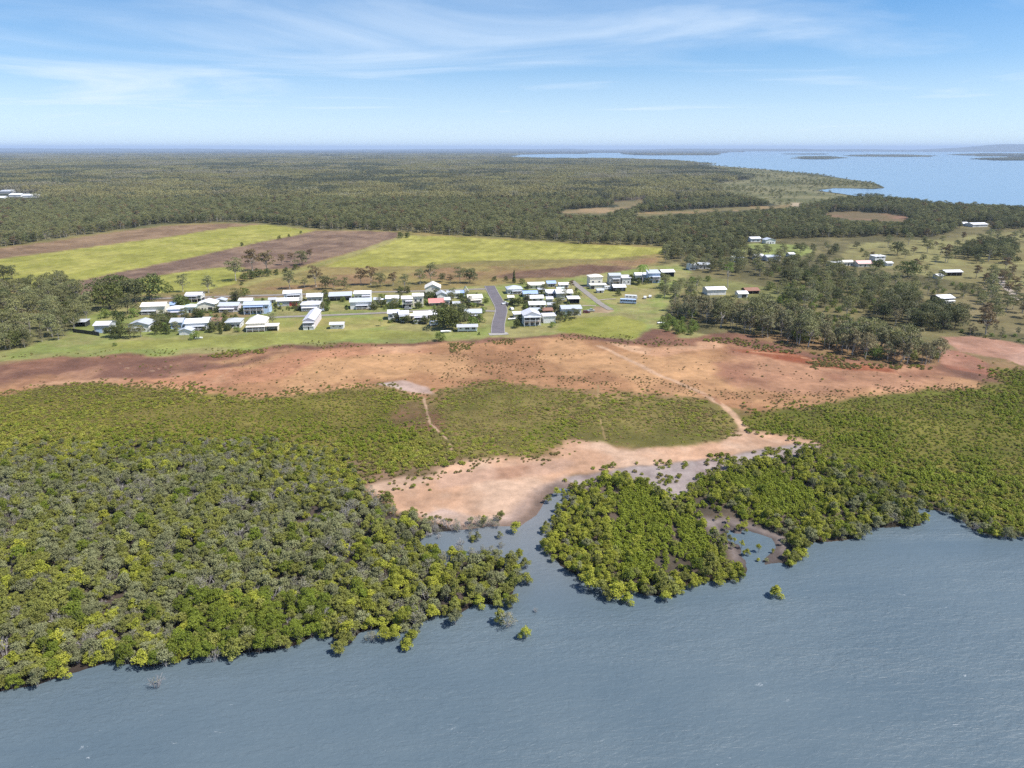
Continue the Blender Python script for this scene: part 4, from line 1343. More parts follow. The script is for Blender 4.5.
# ---- mangroves standing alone: each named for itself
LONE = [(775, 597, 'mang_yellow', 0, 0.80, 'single round yellow green mangrove standing alone in the open creek'),
        (525, 638, 'mang_yellow', 1, 0.62, 'small yellow tinged mangrove, outermost off the tip of the broad stand'),
        (508, 627, 'mang_pale', 1, 0.95, 'pale half bare mangrove in the water off the tip of the broad stand'),
        (157, 687, 'mang_bare', 0, 0.75, 'half drowned mangrove with bare white branches in the water, alone left'),
        (515, 533, 'mang_yellow', 2, 0.72, 'yellow green mangrove in shallow water just below the sandbank'),
        (500, 521, 'mang_green', 1, 0.60, 'small green mangrove on wet sand at the foot of the sandbank'),
        (484, 523, 'mang_yellow', 0, 0.55, 'small olive mangrove on wet sand beside the dead branches'),
        (548, 503, 'mang_green', 2, 0.55, 'small green mangrove in the narrow neck of the inlet'),
        (557, 496, 'mang_yellow', 2, 0.55, 'small mangrove in the inlet nearest the mudflat'),
        (786, 559, 'mang_yellow', 0, 0.62, 'yellow green mangrove on a spit beside the inner mud patch'),
        (796, 551, 'mang_green', 0, 0.72, 'rounded green mangrove at the end of the mud spit'),
        (788, 543, 'mang_yellow', 1, 0.62, 'light green mangrove at the back of the mud spit'),
        (590, 590, 'mang_yellow', 1, 0.95, 'left end mangrove of the island clump off the right stand'),
        (602, 593, 'mang_green', 0, 0.85, 'second mangrove from the left in the island clump'),
        (615, 599, 'mang_yellow', 2, 0.92, 'middle mangrove of the island clump off the right stand'),
        (627, 603, 'mang_yellow', 0, 0.75, 'right end mangrove of the island clump off the right stand'),
        (588, 578, 'mang_yellow', 0, 0.85, 'mangrove on the outer corner just behind the island clump'),
        (608, 600, 'mang_green', 1, 0.70, 'mangrove at the front of the island clump, nearest the open creek'),
        (621, 596, 'mang_yellow', 0, 0.72, 'mangrove at the back of the island clump, nearest the right stand'),
        (372, 641, 'mang_pale', 1, 0.62, 'pale low mangrove standing off the broad stand, first of two near the shore bend'),
        (394, 640, 'mang_yellow', 2, 0.66, 'round mangrove standing off the broad stand at the shore bend'),
        (446, 616, 'mang_green', 0, 0.60, 'small mangrove in the water below the grey trees of the tip'),
        (536, 612, 'mang_bare', 1, 0.35, 'tiny twiggy sapling in the water off the tip'),
        (322, 622, 'mang_bare', 2, 0.95, 'bleached white dead mangrove leaning out over the water edge'),
        (170, 648, 'mang_pale', 2, 0.8, 'pale mangrove on the water edge behind the drowned one'),
        (415, 628, 'mang_pale', 0, 0.8, 'pale grey mangrove standing off the bank in the water'),
        (545, 620, 'mang_yellow', 0, 0.0, '')]
for x, y, k, v_, s, lb in LONE:
    if s:
        p = G(x, y, 0.0)
        plant('lone_mangrove', k, v_, (p[0], p[1], float(land_z(p[None, :2])[0])), x * 1.7, s, lb, 'lone mangrove')


# ------------------------------------------------------------------ woods
FRONT = [(-420, 292), (-200, 268), (0, 247), (60, 238.5), (110, 231), (160, 224.5), (225, 222), (262, 223), (330, 229.5), (400, 231.5), (440, 234), (540, 240), (620, 245),
         (672, 247), (700, 246), (735, 240), (790, 240), (830, 238), (880, 237), (930, 237), (975, 234), (1024, 229), (1500, 222)]
WOODS = GP(FRONT + [(2600, 151.6), (-2000, 151.6)])
NOT_WOODS = ['coast_marsh', 'track_a', 'track_b', 'track_c', 'track_d', 'paddock', 'green_patch']
burntW = ZW['burnt']
BLD_CLEAR = [GP([(-30, 199), (50, 199), (50, 193), (-30, 193)]), GP([(955, 229), (995, 229), (995, 223), (955, 223)])]
TREE_GROUP = {}


def woods():
    rng = np.random.default_rng(51)

    def wood_mask(P):
        m = sdf(P, WOODS) > 0
        m &= (sdf(P, bayW) < -14)
        for iw in islesW:
            pass
        rr_ = np.hypot(P[:, 0], P[:, 1])[:, None]
        for k in NOT_WOODS:
            for back in ((0, 45, 90, 125) if k.startswith('track') else (0, 60)):     # no trees tall enough to hide the strip from the town's side
                m &= sdf(P * (1 + back / rr_), ZW[k]) < 2
        for b in BLD_CLEAR:
            for back in (0, 50, 100, 150):
                m &= sdf(P * (1 + back / rr_), b) < 0
        m &= ~((sdf(P, burntW) > 0) & (rng.random(len(P)) < 0.6))
        return m
    # singles in the front of the wood
    W = np.array([(-1200, 640), (1200, 640), (1700, 1400), (-1700, 1400)], float)
    P = grid_fill(W, 6.6, 9)
    x, y, d = to_px(np.column_stack([P, np.full(len(P), 6.0)]))
    P = P[(np.abs(x - 512) < 730) & (P[:, 1] < 1400)]
    wv = np.stack([fbm(P[:, 0] / 40, P[:, 1] / 40, 58, 3) - 0.5, fbm(P[:, 0] / 40, P[:, 1] / 40, 59, 3) - 0.5], 1) * 30
    P = P[wood_mask(P + wv)]
    kinds = ['gum', 'gum_dark', 'gum_red', 'paperbark']
    nv = [len(PROTO[k]) for k in kinds]
    off = np.concatenate([[0], np.cumsum(nv)])
    x, y, d = to_px(np.column_stack([P, np.full(len(P), 6.0)]))
    t = fbm(P[:, 0] / 120, P[:, 1] / 90, 64, 3)
    w = np.tile(np.array((0.5, 0.22, 0.05, 0.3)), (len(P), 1))
    w[:, 1] += 0.9 * sstep(0.5, 0.65, t)
    w[x > 660] += np.array((0, 0.9, 0.0, 0))
    k = pick(rng, w)
    v = np.array([rng.integers(nv[q]) for q in k])
    s = rng.uniform(0.62, 1.0, len(P))
    rot = np.column_stack([np.zeros(len(P)), np.zeros(len(P)), rng.uniform(0, 6.283, len(P))])
    scatter('forest', np.column_stack([P, np.full(len(P), LAND)]), rot, np.repeat(s[:, None], 3, 1), off[k] + v, kinds,
            'edge of the grey green forest with pale trunks behind the fields', 'forest')
    # patches to the horizon
    pts, ss, low = [], [], []
    for d0, d1, spc, sc in ((1390, 3000, 34, 1.0), (3000, 6200, 42, 1.25), (6200, 13000, 95, 2.4)):
        W = np.array([(-d1 * 1.05, d0), (d1 * 1.05, d0), (d1 * 1.05, d1), (-d1 * 1.05, d1)], float)
        P = grid_fill(W, spc, 90 + int(spc))
        x, y, d = to_px(np.column_stack([P, np.full(len(P), 6.0)]))
        P = P[np.abs(x - 512) < 720]
        m = wood_mask(P)
        isl = np.zeros(len(P), bool)
        for iw in islesW:
            isl |= sdf(P, iw) > 4
        m |= isl
        P = P[m]
        low.append(isl[m])
        pts.append(P)
        ss.append(np.full(len(P), sc) * rng.uniform(0.85, 1.15, len(P)))
    P = np.concatenate(pts); s = np.concatenate(ss)
    t = 0.6 * fbm(P[:, 0] / 420, P[:, 1] / 700, 66, 4) + 0.4 * fbm(P[:, 0] / 160, P[:, 1] / 160, 169, 3)
    x, y, d = to_px(np.column_stack([P, np.full(len(P), 6.0)]))
    dark = (rng.random(len(P)) < 0.10 + 0.8 * sstep(0.50, 0.60, t) + 0.35 * sstep(660, 760, x))  # darker tree belts, with cloud shadow painted in as leaf tone
    n = len(P)
    rot = np.column_stack([np.zeros(n), np.zeros(n), rng.uniform(0, 6.283, n)])
    hz_ = np.where(s > 1.8, 0.36, np.where(s > 1.15, 0.85, 1.0)) * rng.uniform(0.8, 1.15, n)
    hz_ = np.where(np.concatenate(low), hz_ * 0.45, hz_)
    scl = np.column_stack([s, s, s * hz_])
    pale = ~dark & (rng.random(n) < 0.05 + 0.85 * sstep(0.49, 0.58, 0.55 * fbm(P[:, 0] / 600, P[:, 1] / 900, 167, 4) + 0.45 * fbm(P[:, 0] / 150, P[:, 1] / 220, 168, 3)))
    for m, kd, lb in ((~dark & ~pale, 'forest_patch', 'vast grey green forest stretching to the horizon'), (dark, 'forest_patch_dark', 'darker stretches of the vast forest towards the bay'),
                      (pale, 'forest_patch_pale', 'paler thin stretches of the vast forest')):
        scatter('distant_forest', np.column_stack([P[m], np.full(m.sum(), LAND)]), rot[m], scl[m], rng.integers(0, 4, m.sum()),
                [kd], lb, 'distant forest')
    # scrub on the coastal marsh
    P = grid_fill(ZW['coast_marsh'], 15, 97)
    nz = fbm(P[:, 0] / 150, P[:, 1] / 300, 69, 4)
    P = P[(sdf(P, ZW['coast_marsh']) > 0) & (rng.random(len(P)) < 0.15 + 0.7 * sstep(0.45, 0.65, nz)) & (sdf(P, bayW) < -10)]
    n = len(P)
    rot = np.column_stack([np.zeros(n), np.zeros(n), rng.uniform(0, 6.283, n)])
    kk = ['gum']
    scatter('coastal_scrub', np.column_stack([P, np.full(n, LAND)]), rot, np.repeat(rng.uniform(0.35, 0.8, n)[:, None], 3, 1) * np.array((1.2, 1.2, 0.7)), rng.integers(0, 3, n), kk,
            'olive scrub over the marshy flats beside the bay', 'coastal scrub')


woods()

# ------------------------------------------------------------------ trees one can tell apart, in stands: (stand, outline, spacing, kinds, size range, label, group)
STANDS = [
    ([(671, 310), (700, 311), (740, 317), (775, 322), (805, 328), (840, 338), (870, 345), (905, 352), (938, 358), (944, 365), (900, 366), (850, 357), (800, 346), (760, 337), (720, 327), (690, 321), (672, 318)], 5.4,
     (('paperbark', 0.75, 'slender grey green paperbark'), ('gum', 0.15, 'pale trunked gum'), ('bush', 0.10, 'low leafy')), (0.9, 1.4), 'in the long dense stand above the red salt flat', 'trees of the long dense stand above the salt flat', 118, 0.0),
    ([(-120, 300), (0, 291), (30, 288), (62, 288), (84, 298), (92, 312), (84, 328), (60, 338), (36, 345), (0, 352), (-120, 380)], 8.0,
     (('gum', 0.5, 'olive gum'), ('gum_dark', 0.2, 'dark spreading gum'), ('fig', 0.15, 'dense green'), ('paperbark', 0.15, 'grey trunked')), (0.7, 1.08), 'in the patch of wood left of the houses', 'trees in the wood left of the houses', 46, 0.0),
    ([(880, 306), (905, 306), (930, 314), (962, 319), (964, 330), (930, 333), (895, 328), (870, 320)], 7.0,
     (('paperbark', 0.5, 'grey green slender'), ('gum_dark', 0.5, 'dark gum')), (0.85, 1.25), 'in the dark thicket below the white roofed house', 'trees of the thicket below the far house', 40, 0.0),
    ([(778, 303), (785, 280), (830, 274), (862, 280), (900, 286), (934, 302), (900, 305), (880, 314), (850, 320), (820, 313), (795, 309)], 8.0,
     (('gum_dark', 0.15, 'dark gum'), ('bush', 0.50, 'bright green bushy'), ('gum', 0.35, 'olive gum')), (0.6, 1.0), 'in the mixed wood behind the long dense stand', 'trees of the mixed wood behind the stand', 110, 0.05),
    ([(800, 312), (840, 318), (880, 328), (915, 340), (930, 348), (900, 345), (850, 334), (805, 322)], 4.6,
     (('bush', 1.0, 'low yellow green'),), (0.5, 0.8), 'in the bright low strip just behind the dense stand', 'bushes of the bright strip behind the dense stand', 60, 0.05),
    ([(842, 256), (858, 246), (890, 243), (935, 241), (975, 240), (1024, 234), (1060, 236), (1060, 282), (1010, 282), (975, 284), (935, 276), (900, 268)], 27.0,
     (('gum', 0.5, 'grey green gum'), ('gum_red', 0.25, 'brownish open gum'), ('gum_dark', 0.25, 'dark gum')), (0.5, 0.9), 'dotted singly over the pale paddock', 'trees dotted over the pale paddock', 34, 0.35),
    ([(690, 252), (740, 250), (800, 250), (838, 246), (842, 258), (830, 262), (760, 262), (700, 262)], 15.0,
     (('gum', 0.5, 'grey green gum'), ('gum_dark', 0.5, 'dark gum')), (0.5, 0.85), 'around the small green patch and its houses', 'trees around the small green patch', 40, 0.3),
    ([(655, 262), (690, 256), (740, 256), (800, 262), (835, 268), (850, 280), (800, 284), (750, 280), (720, 276), (690, 270)], 11.0,
     (('gum_dark', 0.45, 'dark gum'), ('gum', 0.45, 'grey green gum'), ('bush', 0.1, 'bright green bushy')), (0.6, 1.0), 'among the roofs beyond the grassy clearing', 'trees among the far roofs', 80, 0.28),
    ([(660, 252), (700, 248), (735, 243), (745, 246), (740, 256), (700, 258), (668, 260)], 10.0,
     (('gum_dark', 0.6, 'dark gum'), ('gum', 0.4, 'grey green gum')), (0.7, 1.05), 'in the wood corner beside the crop field', 'trees of the wood corner beside the field', 34, 0.0),
    ([(958, 252), (985, 244), (1012, 246), (1022, 256), (1010, 264), (975, 262), (962, 258)], 11.0,
     (('gum_dark', 0.75, 'dark spreading gum'), ('gum', 0.25, 'grey green gum')), (0.85, 1.15), 'in the big clump out on the paddock', 'trees of the big clump on the paddock', 16, 0.0),
    ([(900, 282), (930, 280), (960, 285), (980, 292), (975, 300), (940, 298), (905, 292)], 10.0,
     (('bush', 0.4, 'leafy green'), ('gum', 0.6, 'olive gum')), (0.45, 0.7), 'around the long white roof by the paddock', 'trees around the long white roof', 22, 0.15),
    ([(968, 300), (985, 283), (1024, 278), (1060, 280), (1060, 328), (1010, 326), (975, 322)], 13.0,
     (('gum', 0.5, 'olive gum'), ('gum_red', 0.5, 'brownish open gum')), (0.6, 0.95), 'scattered on the dry paddock beyond the pink mudflat', 'trees scattered on the dry paddock', 26, 0.1),
    ([(962, 330), (1024, 336), (1060, 340), (1060, 348), (1024, 344), (985, 338), (955, 335)], 6.0,
     (('bush', 0.5, 'low leafy'), ('paperbark', 0.5, 'slender grey')), (0.45, 0.7), 'lining the back of the pink mudflat', 'trees lining the pink mudflat', 20, 0.1),
    ([(665, 318), (690, 320), (698, 330), (690, 336), (668, 334), (660, 328)], 4.2,
     (('bush', 1.0, 'bright green rounded'),), (0.75, 1.15), 'in the green thicket at the grass corner', 'bushes of the thicket at the grass corner', 14, 0.0),
    ([(658, 288), (680, 284), (700, 292), (700, 302), (680, 302), (664, 298)], 7.5,
     (('bush', 0.6, 'olive bushy'), ('gum', 0.4, 'small olive gum')), (0.5, 0.85), 'on the slope right of the last houses', 'trees right of the last houses', 16, 0.15),
]


def stands():
    rng = np.random.default_rng(77)
    rows = []
    for si, (poly, spc, ks, (s0, s1), where, grp, cap, skip) in enumerate(STANDS):
        W = GP(poly)
        P = grid_fill(W, spc, int(poly[0][0]) + 500)
        m = (sdf(P, W) > 0) & (rng.random(len(P)) > skip) & visible(P)
        P = P[m]
        x, y, d = to_px(np.column_stack([P, np.full(len(P), 4.0)]))
        pr = np.array([k[1] for k in ks]); pr = pr / pr.sum()
        kk = rng.choice(len(ks), len(P), p=pr)
        for q in range(len(P)):
            kind = ks[kk[q]][0]
            s = rng.uniform(s0, s1)
            bushy = kind == 'bush'
            big = s * (1.5 if bushy and 'thicket at' not in grp and 'pink' not in grp and 'strip' not in grp else 1.0)
            nm = 'leafy_bush' if bushy else ('paperbark_tree' if kind == 'paperbark' else 'gum_tree')
            rows.append((si, nm, kind, kk[q], P[q], big, big * HGT[kind] / d[q] if -4 < x[q] < 1028 else 0.0))
    # the largest in the picture stand as trees of their own, up to a budget for each kind; the rest of a stand is one object
    budget = {'gum_tree': 232, 'paperbark_tree': 270, 'leafy_bush': 190}
    for nm in budget:
        c = sorted([i for i, r in enumerate(rows) if r[1] == nm and r[6] > 0], key=lambda i: -rows[i][6])
        chosen = set(c[:budget[nm]])
        for i in range(len(rows)):
            if rows[i][1] == nm:
                rows[i] = rows[i] + (i in chosen,)
    for si, (poly, spc, ks, sr, where, grp, cap, skip) in enumerate(STANDS):
        mine = [r for r in rows if r[0] == si]
        rest = [r for r in mine if not r[7]]
        for r in mine:
            if r[7]:
                _, nm, kind, kq, P, s, _a, _b = r
                plant(nm, kind, int(rng.integers(9)), (P[0], P[1], LAND - 0.1), rng.uniform(0, 6.28), s,
                      ks[kq][2] + ' ' + ('bush' if nm == 'leafy_bush' else 'tree') + ' ' + where, nm.replace('_', ' '), grp)
        if rest:
            kinds = [k[0] for k in ks]
            nv = [len(PROTO[k]) for k in kinds]
            off = np.concatenate([[0], np.cumsum(nv)])
            n = len(rest)
            idx = np.array([off[r[3]] + rng.integers(nv[r[3]]) for r in rest])
            scatter('woodland', np.array([(r[4][0], r[4][1], LAND) for r in rest]), np.column_stack([np.zeros(n), np.zeros(n), rng.uniform(0, 6.283, n)]),
                    np.array([(r[5],) * 3 for r in rest]), idx, kinds, 'further trees ' + where, 'woodland')


HGT = {k: max(v.co.z for v in PROTO[k][0][0].vertices) for k in PROTO}
stands()

# ---- trees placed one by one: foot pixel, height in pixels, kind, label
TREES = [
    (100, 304, 26, 'gum_dark', 'dark leafy tree, left end of the tall clump behind the houses'),
    (112, 309, 25, 'fig', 'rounded dark tree low in the tall clump behind the houses'),
    (122, 301, 27, 'fig', 'tallest broad crown of the clump behind the houses'),
    (136, 303, 25, 'gum_dark', 'wide dark crown inside the tall clump behind the houses'),
    (150, 300, 25, 'fig', 'broad dense tree, right end of the tall clump'),
    (128, 314, 18, 'gum_dark', 'lower dark tree in front of the tall clump'),
    (106, 318, 10, 'bush', 'bright green bush beside the low dark fence'),
    (121, 324, 14, 'bush_dark', 'dark rounded bush behind the trimmed hedge'),
    (135, 317, 10, 'bush', 'green bush left of the white house with the dark front'),
    (112, 337, 12, 'fig', 'hedge tree with bare stems, left end of the row on the lawn edge'),
    (121, 338, 13, 'fig', 'hedge tree with bare stems, second in the row on the lawn edge'),
    (131, 338, 13, 'gum_dark', 'hedge tree with bare stems, third in the row on the lawn edge'),
    (141, 337, 13, 'gum', 'greyish hedge tree, right end of the row on the lawn edge'),
    (156, 334, 10, 'bush_dark', 'dark bush between the grey roofed houses at the lawn edge'),
    (166, 334, 9, 'bush_dark', 'dark low bush beside the small white shed'),
    (162, 325, 8, 'bush', 'green bush behind the dark bushes at the lawn edge'),
    (195, 339, 9, 'bush', 'round green bush on the lawn beside the small boat'),
    (212, 332, 10, 'bush_dark', 'dark bush in front of the white house, the left one of two'),
    (221, 334, 13, 'cypress', 'dark pointed tree in front of the white house with dark windows'),
    (238, 332, 6, 'bush', 'little green bush right of the white house'),
    (273, 325, 13, 'gum', 'thin grey green tree beside the hip roofed house'),
    (182, 307, 13, 'bush_dark', 'dark green domed tree beside the raised house'),
    (169, 292, 8, 'bush', 'small lone tree on the small green field'),
    (183, 292, 15, 'gum', 'spreading olive tree on the near edge of the small green field'),
    (209, 293, 17, 'gum', 'larger spreading tree on the near edge of the small green field'),
    (237, 302, 13, 'gum_dark', 'dark tree behind the blue house'),
    (245, 296, 9, 'bush', 'bush by the rear road behind the blue house'),
    (253, 271, 22, 'gum_red', 'tall brownish gum, left of the pair on the brown field'),
    (268, 273, 21, 'gum_red', 'tall brownish gum, right of the pair on the brown field'),
    (236, 281, 22, 'gum', 'thin grey gum at the corner of the brown field'),
    (282, 265, 11, 'gum_red', 'small bare looking gum right of the brown pair'),
    (291, 262, 9, 'gum_red', 'smallest thin gum in the line on the brown field'),
    (302, 265, 13, 'gum_dark', 'dark narrow gum near the end of the line on the brown field'),
    (310, 259, 10, 'gum_red', 'gum at the far end of the line on the brown field'),
    (244, 281, 8, 'bush_dark', 'first dark bush of the row by the farm track'),
    (252, 279, 9, 'bush_dark', 'second dark bush of the row by the farm track'),
    (259, 277, 9, 'bush_dark', 'largest dark bush in the row by the farm track'),
    (268, 276, 8, 'bush_dark', 'fourth dark bush of the row by the farm track'),
    (276, 275, 6, 'bush_dark', 'fifth dark bush of the row by the farm track'),
    (286, 273, 6, 'bush_dark', 'sixth dark bush of the row by the farm track'),
    (296, 270, 6, 'bush_dark', 'last dark bush of the row by the farm track'),
    (242, 285, 4, 'bush_dark', 'tiny dark bush on the farm track verge'),
    (242, 246, 4, 'bush_dark', 'nearest dark shrub along the field boundary'),
    (279, 239.5, 4, 'bush_dark', 'dark shrub midway along the field boundary'),
    (289, 237, 3, 'bush_dark', 'small dark shrub further along the field boundary'),
    (301, 233.5, 3, 'bush_dark', 'farthest small shrub on the field boundary'),
    (401, 238, 6, 'bush_dark', 'dense dark bush at the top corner of the right crop field, left half'),
    (407, 238, 6, 'bush_dark', 'dense dark bush at the top corner of the right crop field, right half'),
    (290, 289, 18, 'gum', 'thin gum behind the rear road above the raised white house'),
    (305, 288, 10, 'gum', 'low thin gum behind the rear road'),
    (316, 287, 19, 'gum_red', 'tall brownish gum behind the rear road, left of the line'),
    (326, 289, 14, 'gum_dark', 'dark gum beside the tall brownish one behind the rear road'),
    (334, 289, 12, 'gum', 'rounded grey gum behind the rear road'),
    (344, 290, 11, 'gum_dark', 'low dark gum above the grey roof'),
    (361, 285, 17, 'gum_red', 'brownish gum on the dry field above the white roofs'),
    (371, 285, 18, 'gum_red', 'taller brownish gum on the dry field above the white roofs'),
    (380, 287, 13, 'gum_dark', 'narrow dark gum in the middle of the line behind the road'),
    (393, 286, 14, 'gum_red', 'brownish gum above the small white shed'),
    (405, 290, 14, 'gum', 'grey gum above the cream two storey house'),
    (408, 293, 7, 'bush_dark', 'dark bush by the rear road, right of a pair'),
    (401, 293, 7, 'bush_dark', 'dark bush by the rear road, left of a pair'),
    (420, 284, 15, 'gum', 'pale gum behind the cream gabled house'),
    (431, 283, 18, 'gum', 'tallest pale gum behind the cream gabled house'),
    (442, 282, 9, 'gum_dark', 'small dark gum on the dry field'),
    (450, 285, 10, 'gum_red', 'small brownish gum on the dry field'),
    (460, 283, 16, 'gum', 'open gum near the top of the asphalt street'),
    (470, 283, 15, 'gum_dark', 'dark gum near the top of the asphalt street'),
    (494, 281, 5, 'bush_dark', 'small shrub on the brown field right of the street'),
    (506, 281, 5, 'bush_dark', 'small shrub on the brown field beside the dark pointed tree'),
    (514, 283, 13, 'cypress', 'dark pointed tree alone behind the white hip roof'),
    (522, 284, 6, 'bush', 'green bush behind the white hip roof'),
    (443, 328, 22, 'fig', 'big dark tree left of three by the low white building'),
    (452, 329, 20, 'fig', 'big dark tree in the middle of three by the low white building'),
    (460, 325, 20, 'gum_dark', 'big dark tree right of three by the low white building'),
    (473, 327, 11, 'bush', 'wide bright green bush behind the low white building'),
    (480, 322, 9, 'bush', 'bright green bush beside the street verge'),
    (440, 341, 10, 'bush', 'round bright green bush at the edge of the salt flat'),
    (479, 335, 3, 'bush_dark', 'tiny dark shrub at the end of the low white building'),
    (517, 328, 9, 'bush_dark', 'dark round bush beside the end of the street'),
    (552, 327, 6, 'bush', 'yellow green bush below the white garage'),
    (512, 305, 8, 'bush_dark', 'dark bush in the garden right of the street'),
    (518, 306, 9, 'fig', 'dark tree in the garden right of the street'),
    (526, 303, 7, 'bush_dark', 'dark bush against the white roofed row'),
    (486, 303, 6, 'bush', 'green bush on the left verge of the street'),
    (483, 313, 7, 'bush', 'bush by the left bend of the street'),
    (545, 289, 5, 'bush_dark', 'dark bush among the upper white roofs'),
    (571, 289, 8, 'gum_red', 'brown leafless looking tree by the dirt road'),
    (566, 292, 5, 'gum_red', 'small brown tree by the dirt road'),
    (642, 284, 19, 'palm', 'tall thin palm in front of the modern house'),
    (632, 284, 10, 'bush_dark', 'dark garden bush left of the thin palm'),
    (638, 285, 8, 'bush_dark', 'low dark garden bush under the thin palm'),
    (647, 284, 7, 'bush_dark', 'dark garden bush right of the thin palm'),
    (618, 296, 7, 'bush_dark', 'dark bush beside the parked bus'),
    (662, 280, 8, 'gum_dark', 'dark small tree behind the modern house'),
    (692, 283, 7, 'bush', 'olive bush on the grassy slope, the larger one'),
    (708, 281, 6, 'bush', 'olive bush on the grassy slope, the right one'),
    (728, 288, 25, 'tall_gum', 'tall tree with a bare white trunk by the white shed'),
    (778, 298, 12, 'gum', 'rounded olive tree right of the rusty roof'),
    (770, 290, 9, 'bush', 'green bushy tree behind the rusty roof'),
    (897, 255, 14, 'gum_dark', 'lone dark gum on the paddock, first from the far house'),
    (927, 253, 13, 'gum', 'lone thin gum on the paddock'),
    (945, 262, 15, 'gum_red', 'brown gum on the paddock beside the big clump'),
    (955, 258, 12, 'gum_dark', 'smaller dark gum beside the big paddock clump'),
    (862, 252, 4, 'bush_dark', 'single low bush in the middle of the paddock'),
    (907, 277, 17, 'fig', 'wide dark domed tree right of the white two storey house'),
    (877, 270, 11, 'fig', 'dark tree below the white two storey house'),
    (806, 284, 13, 'fig', 'bluish dark tree in the mixed wood'),
    (985, 335, 22, 'gum_red', 'tall brown gum rising behind the pink mudflat'),
    (1017, 262, 6, 'bush_dark', 'dark bush at the right foot of the paddock clump'),
    (4, 280, 15, 'gum_dark', 'dark tree in the island of trees on the crop field, outer one'),
    (12, 279, 12, 'gum_dark', 'dark tree in the island of trees on the crop field, nearest the crop'),
    (-8, 281, 17, 'gum_dark', 'dark tree in the island of trees on the crop field, half out of view'),
    (59, 340, 16, 'gum', 'pale trunked tree in front of the left wood'),
    (25, 348, 9, 'paperbark', 'grey twiggy tree in front of the left wood'),
    (10, 350, 10, 'paperbark', 'grey twiggy tree lowest in front of the left wood'),
    (115, 346, 4, 'bush', 'tiny sapling on the lawn below the hedge trees'),
    (302, 309, 4, 'bush_dark', 'dark bush on the grass below the red door'),
    (327, 311, 6, 'bush', 'green bush on the empty grass beside the street'),
    (381, 326, 7, 'palm', 'slender young palm on the open lawn'),
    (382, 300, 7, 'bush', 'bright green bush behind the small white shed'),
    (373, 310, 6, 'bush_dark', 'dark bush at the corner of the white house on the lawn'),
    (324, 300, 10, 'bush_dark', 'dark bush between the white roof and the grey roof'),
    (343, 302, 6, 'bush', 'bushes in front of the grey open house'),
    (433, 299, 7, 'bush_dark', 'dark bush below the cream gabled house'),
    (790, 268, 12, 'gum_dark', 'dark gum left of the low white buildings'),
    (840, 276, 10, 'gum_dark', 'dark gum below the pink roof'),
]


def named_trees():
    for i, (x, y, hp, kind, lb) in enumerate(TREES):
        p = G(x, y)
        h = hp / (scale_at(y)) / 0.97
        s = h / HGT[kind]
        wide = 1.0
        nm = {'bush': 'leafy_bush', 'bush_dark': 'leafy_bush', 'fig': 'broad_tree', 'cypress': 'cypress_tree', 'palm': 'palm_tree', 'paperbark': 'paperbark_tree'}.get(kind, 'gum_tree')
        if kind in ('fig', 'gum_dark'):
            wide = 1.15
        plant(nm, kind, i, (p[0], p[1], LAND - 0.1), i * 1.3, s * wide, lb, nm.replace('_', ' '), None, s)


named_trees()


# ------------------------------------------------------------------ streets
def asphalt_mat(name, ca, cb):
    m, nt, out = new_mat(name)
    tc = N(nt, 'ShaderNodeTexCoord')
    a = N(nt, 'ShaderNodeTexNoise', Scale=0.25, Detail=7.0, Roughness=0.7)
    L(nt, tc.outputs['Object'], a.inputs['Vector'])
    c = ramp(nt, [(0.3, ca), (0.7, cb)], a.outputs['Fac'])
    p = N(nt, 'ShaderNodeBsdfPrincipled', Roughness=0.85)
    L(nt, c.outputs[0], p.inputs['Base Color'])
    L(nt, p.outputs[0], out.inputs[0])
    return m


M['asphalt'] = asphalt_mat('asphalt', (0.085, 0.074, 0.082), (0.125, 0.110, 0.120))
M['oldroad'] = asphalt_mat('worn_asphalt', (0.155, 0.140, 0.125), (0.235, 0.205, 0.175))
M['dirtroad'] = asphalt_mat('dirt_road', (0.20, 0.165, 0.135), (0.30, 0.25, 0.20))
M['kerb'] = asphalt_mat('kerb_concrete', (0.22, 0.205, 0.19), (0.32, 0.30, 0.28))


def strip_poly(line, width):
    """a ribbon along a centre line (metres)"""
    P = [Vector((x, y)) for x, y in line]
    Lf, Rt = [], []
    for i, p in enumerate(P):
        d = (P[min(i + 1, len(P) - 1)] - P[max(i - 1, 0)]).normalized()
        n = Vector((-d.y, d.x))
        w = width[i] if isinstance(width, (list, tuple)) else width
        Lf.append(p + n * w / 2)
        Rt.append(p - n * w / 2)
    return Lf, Rt


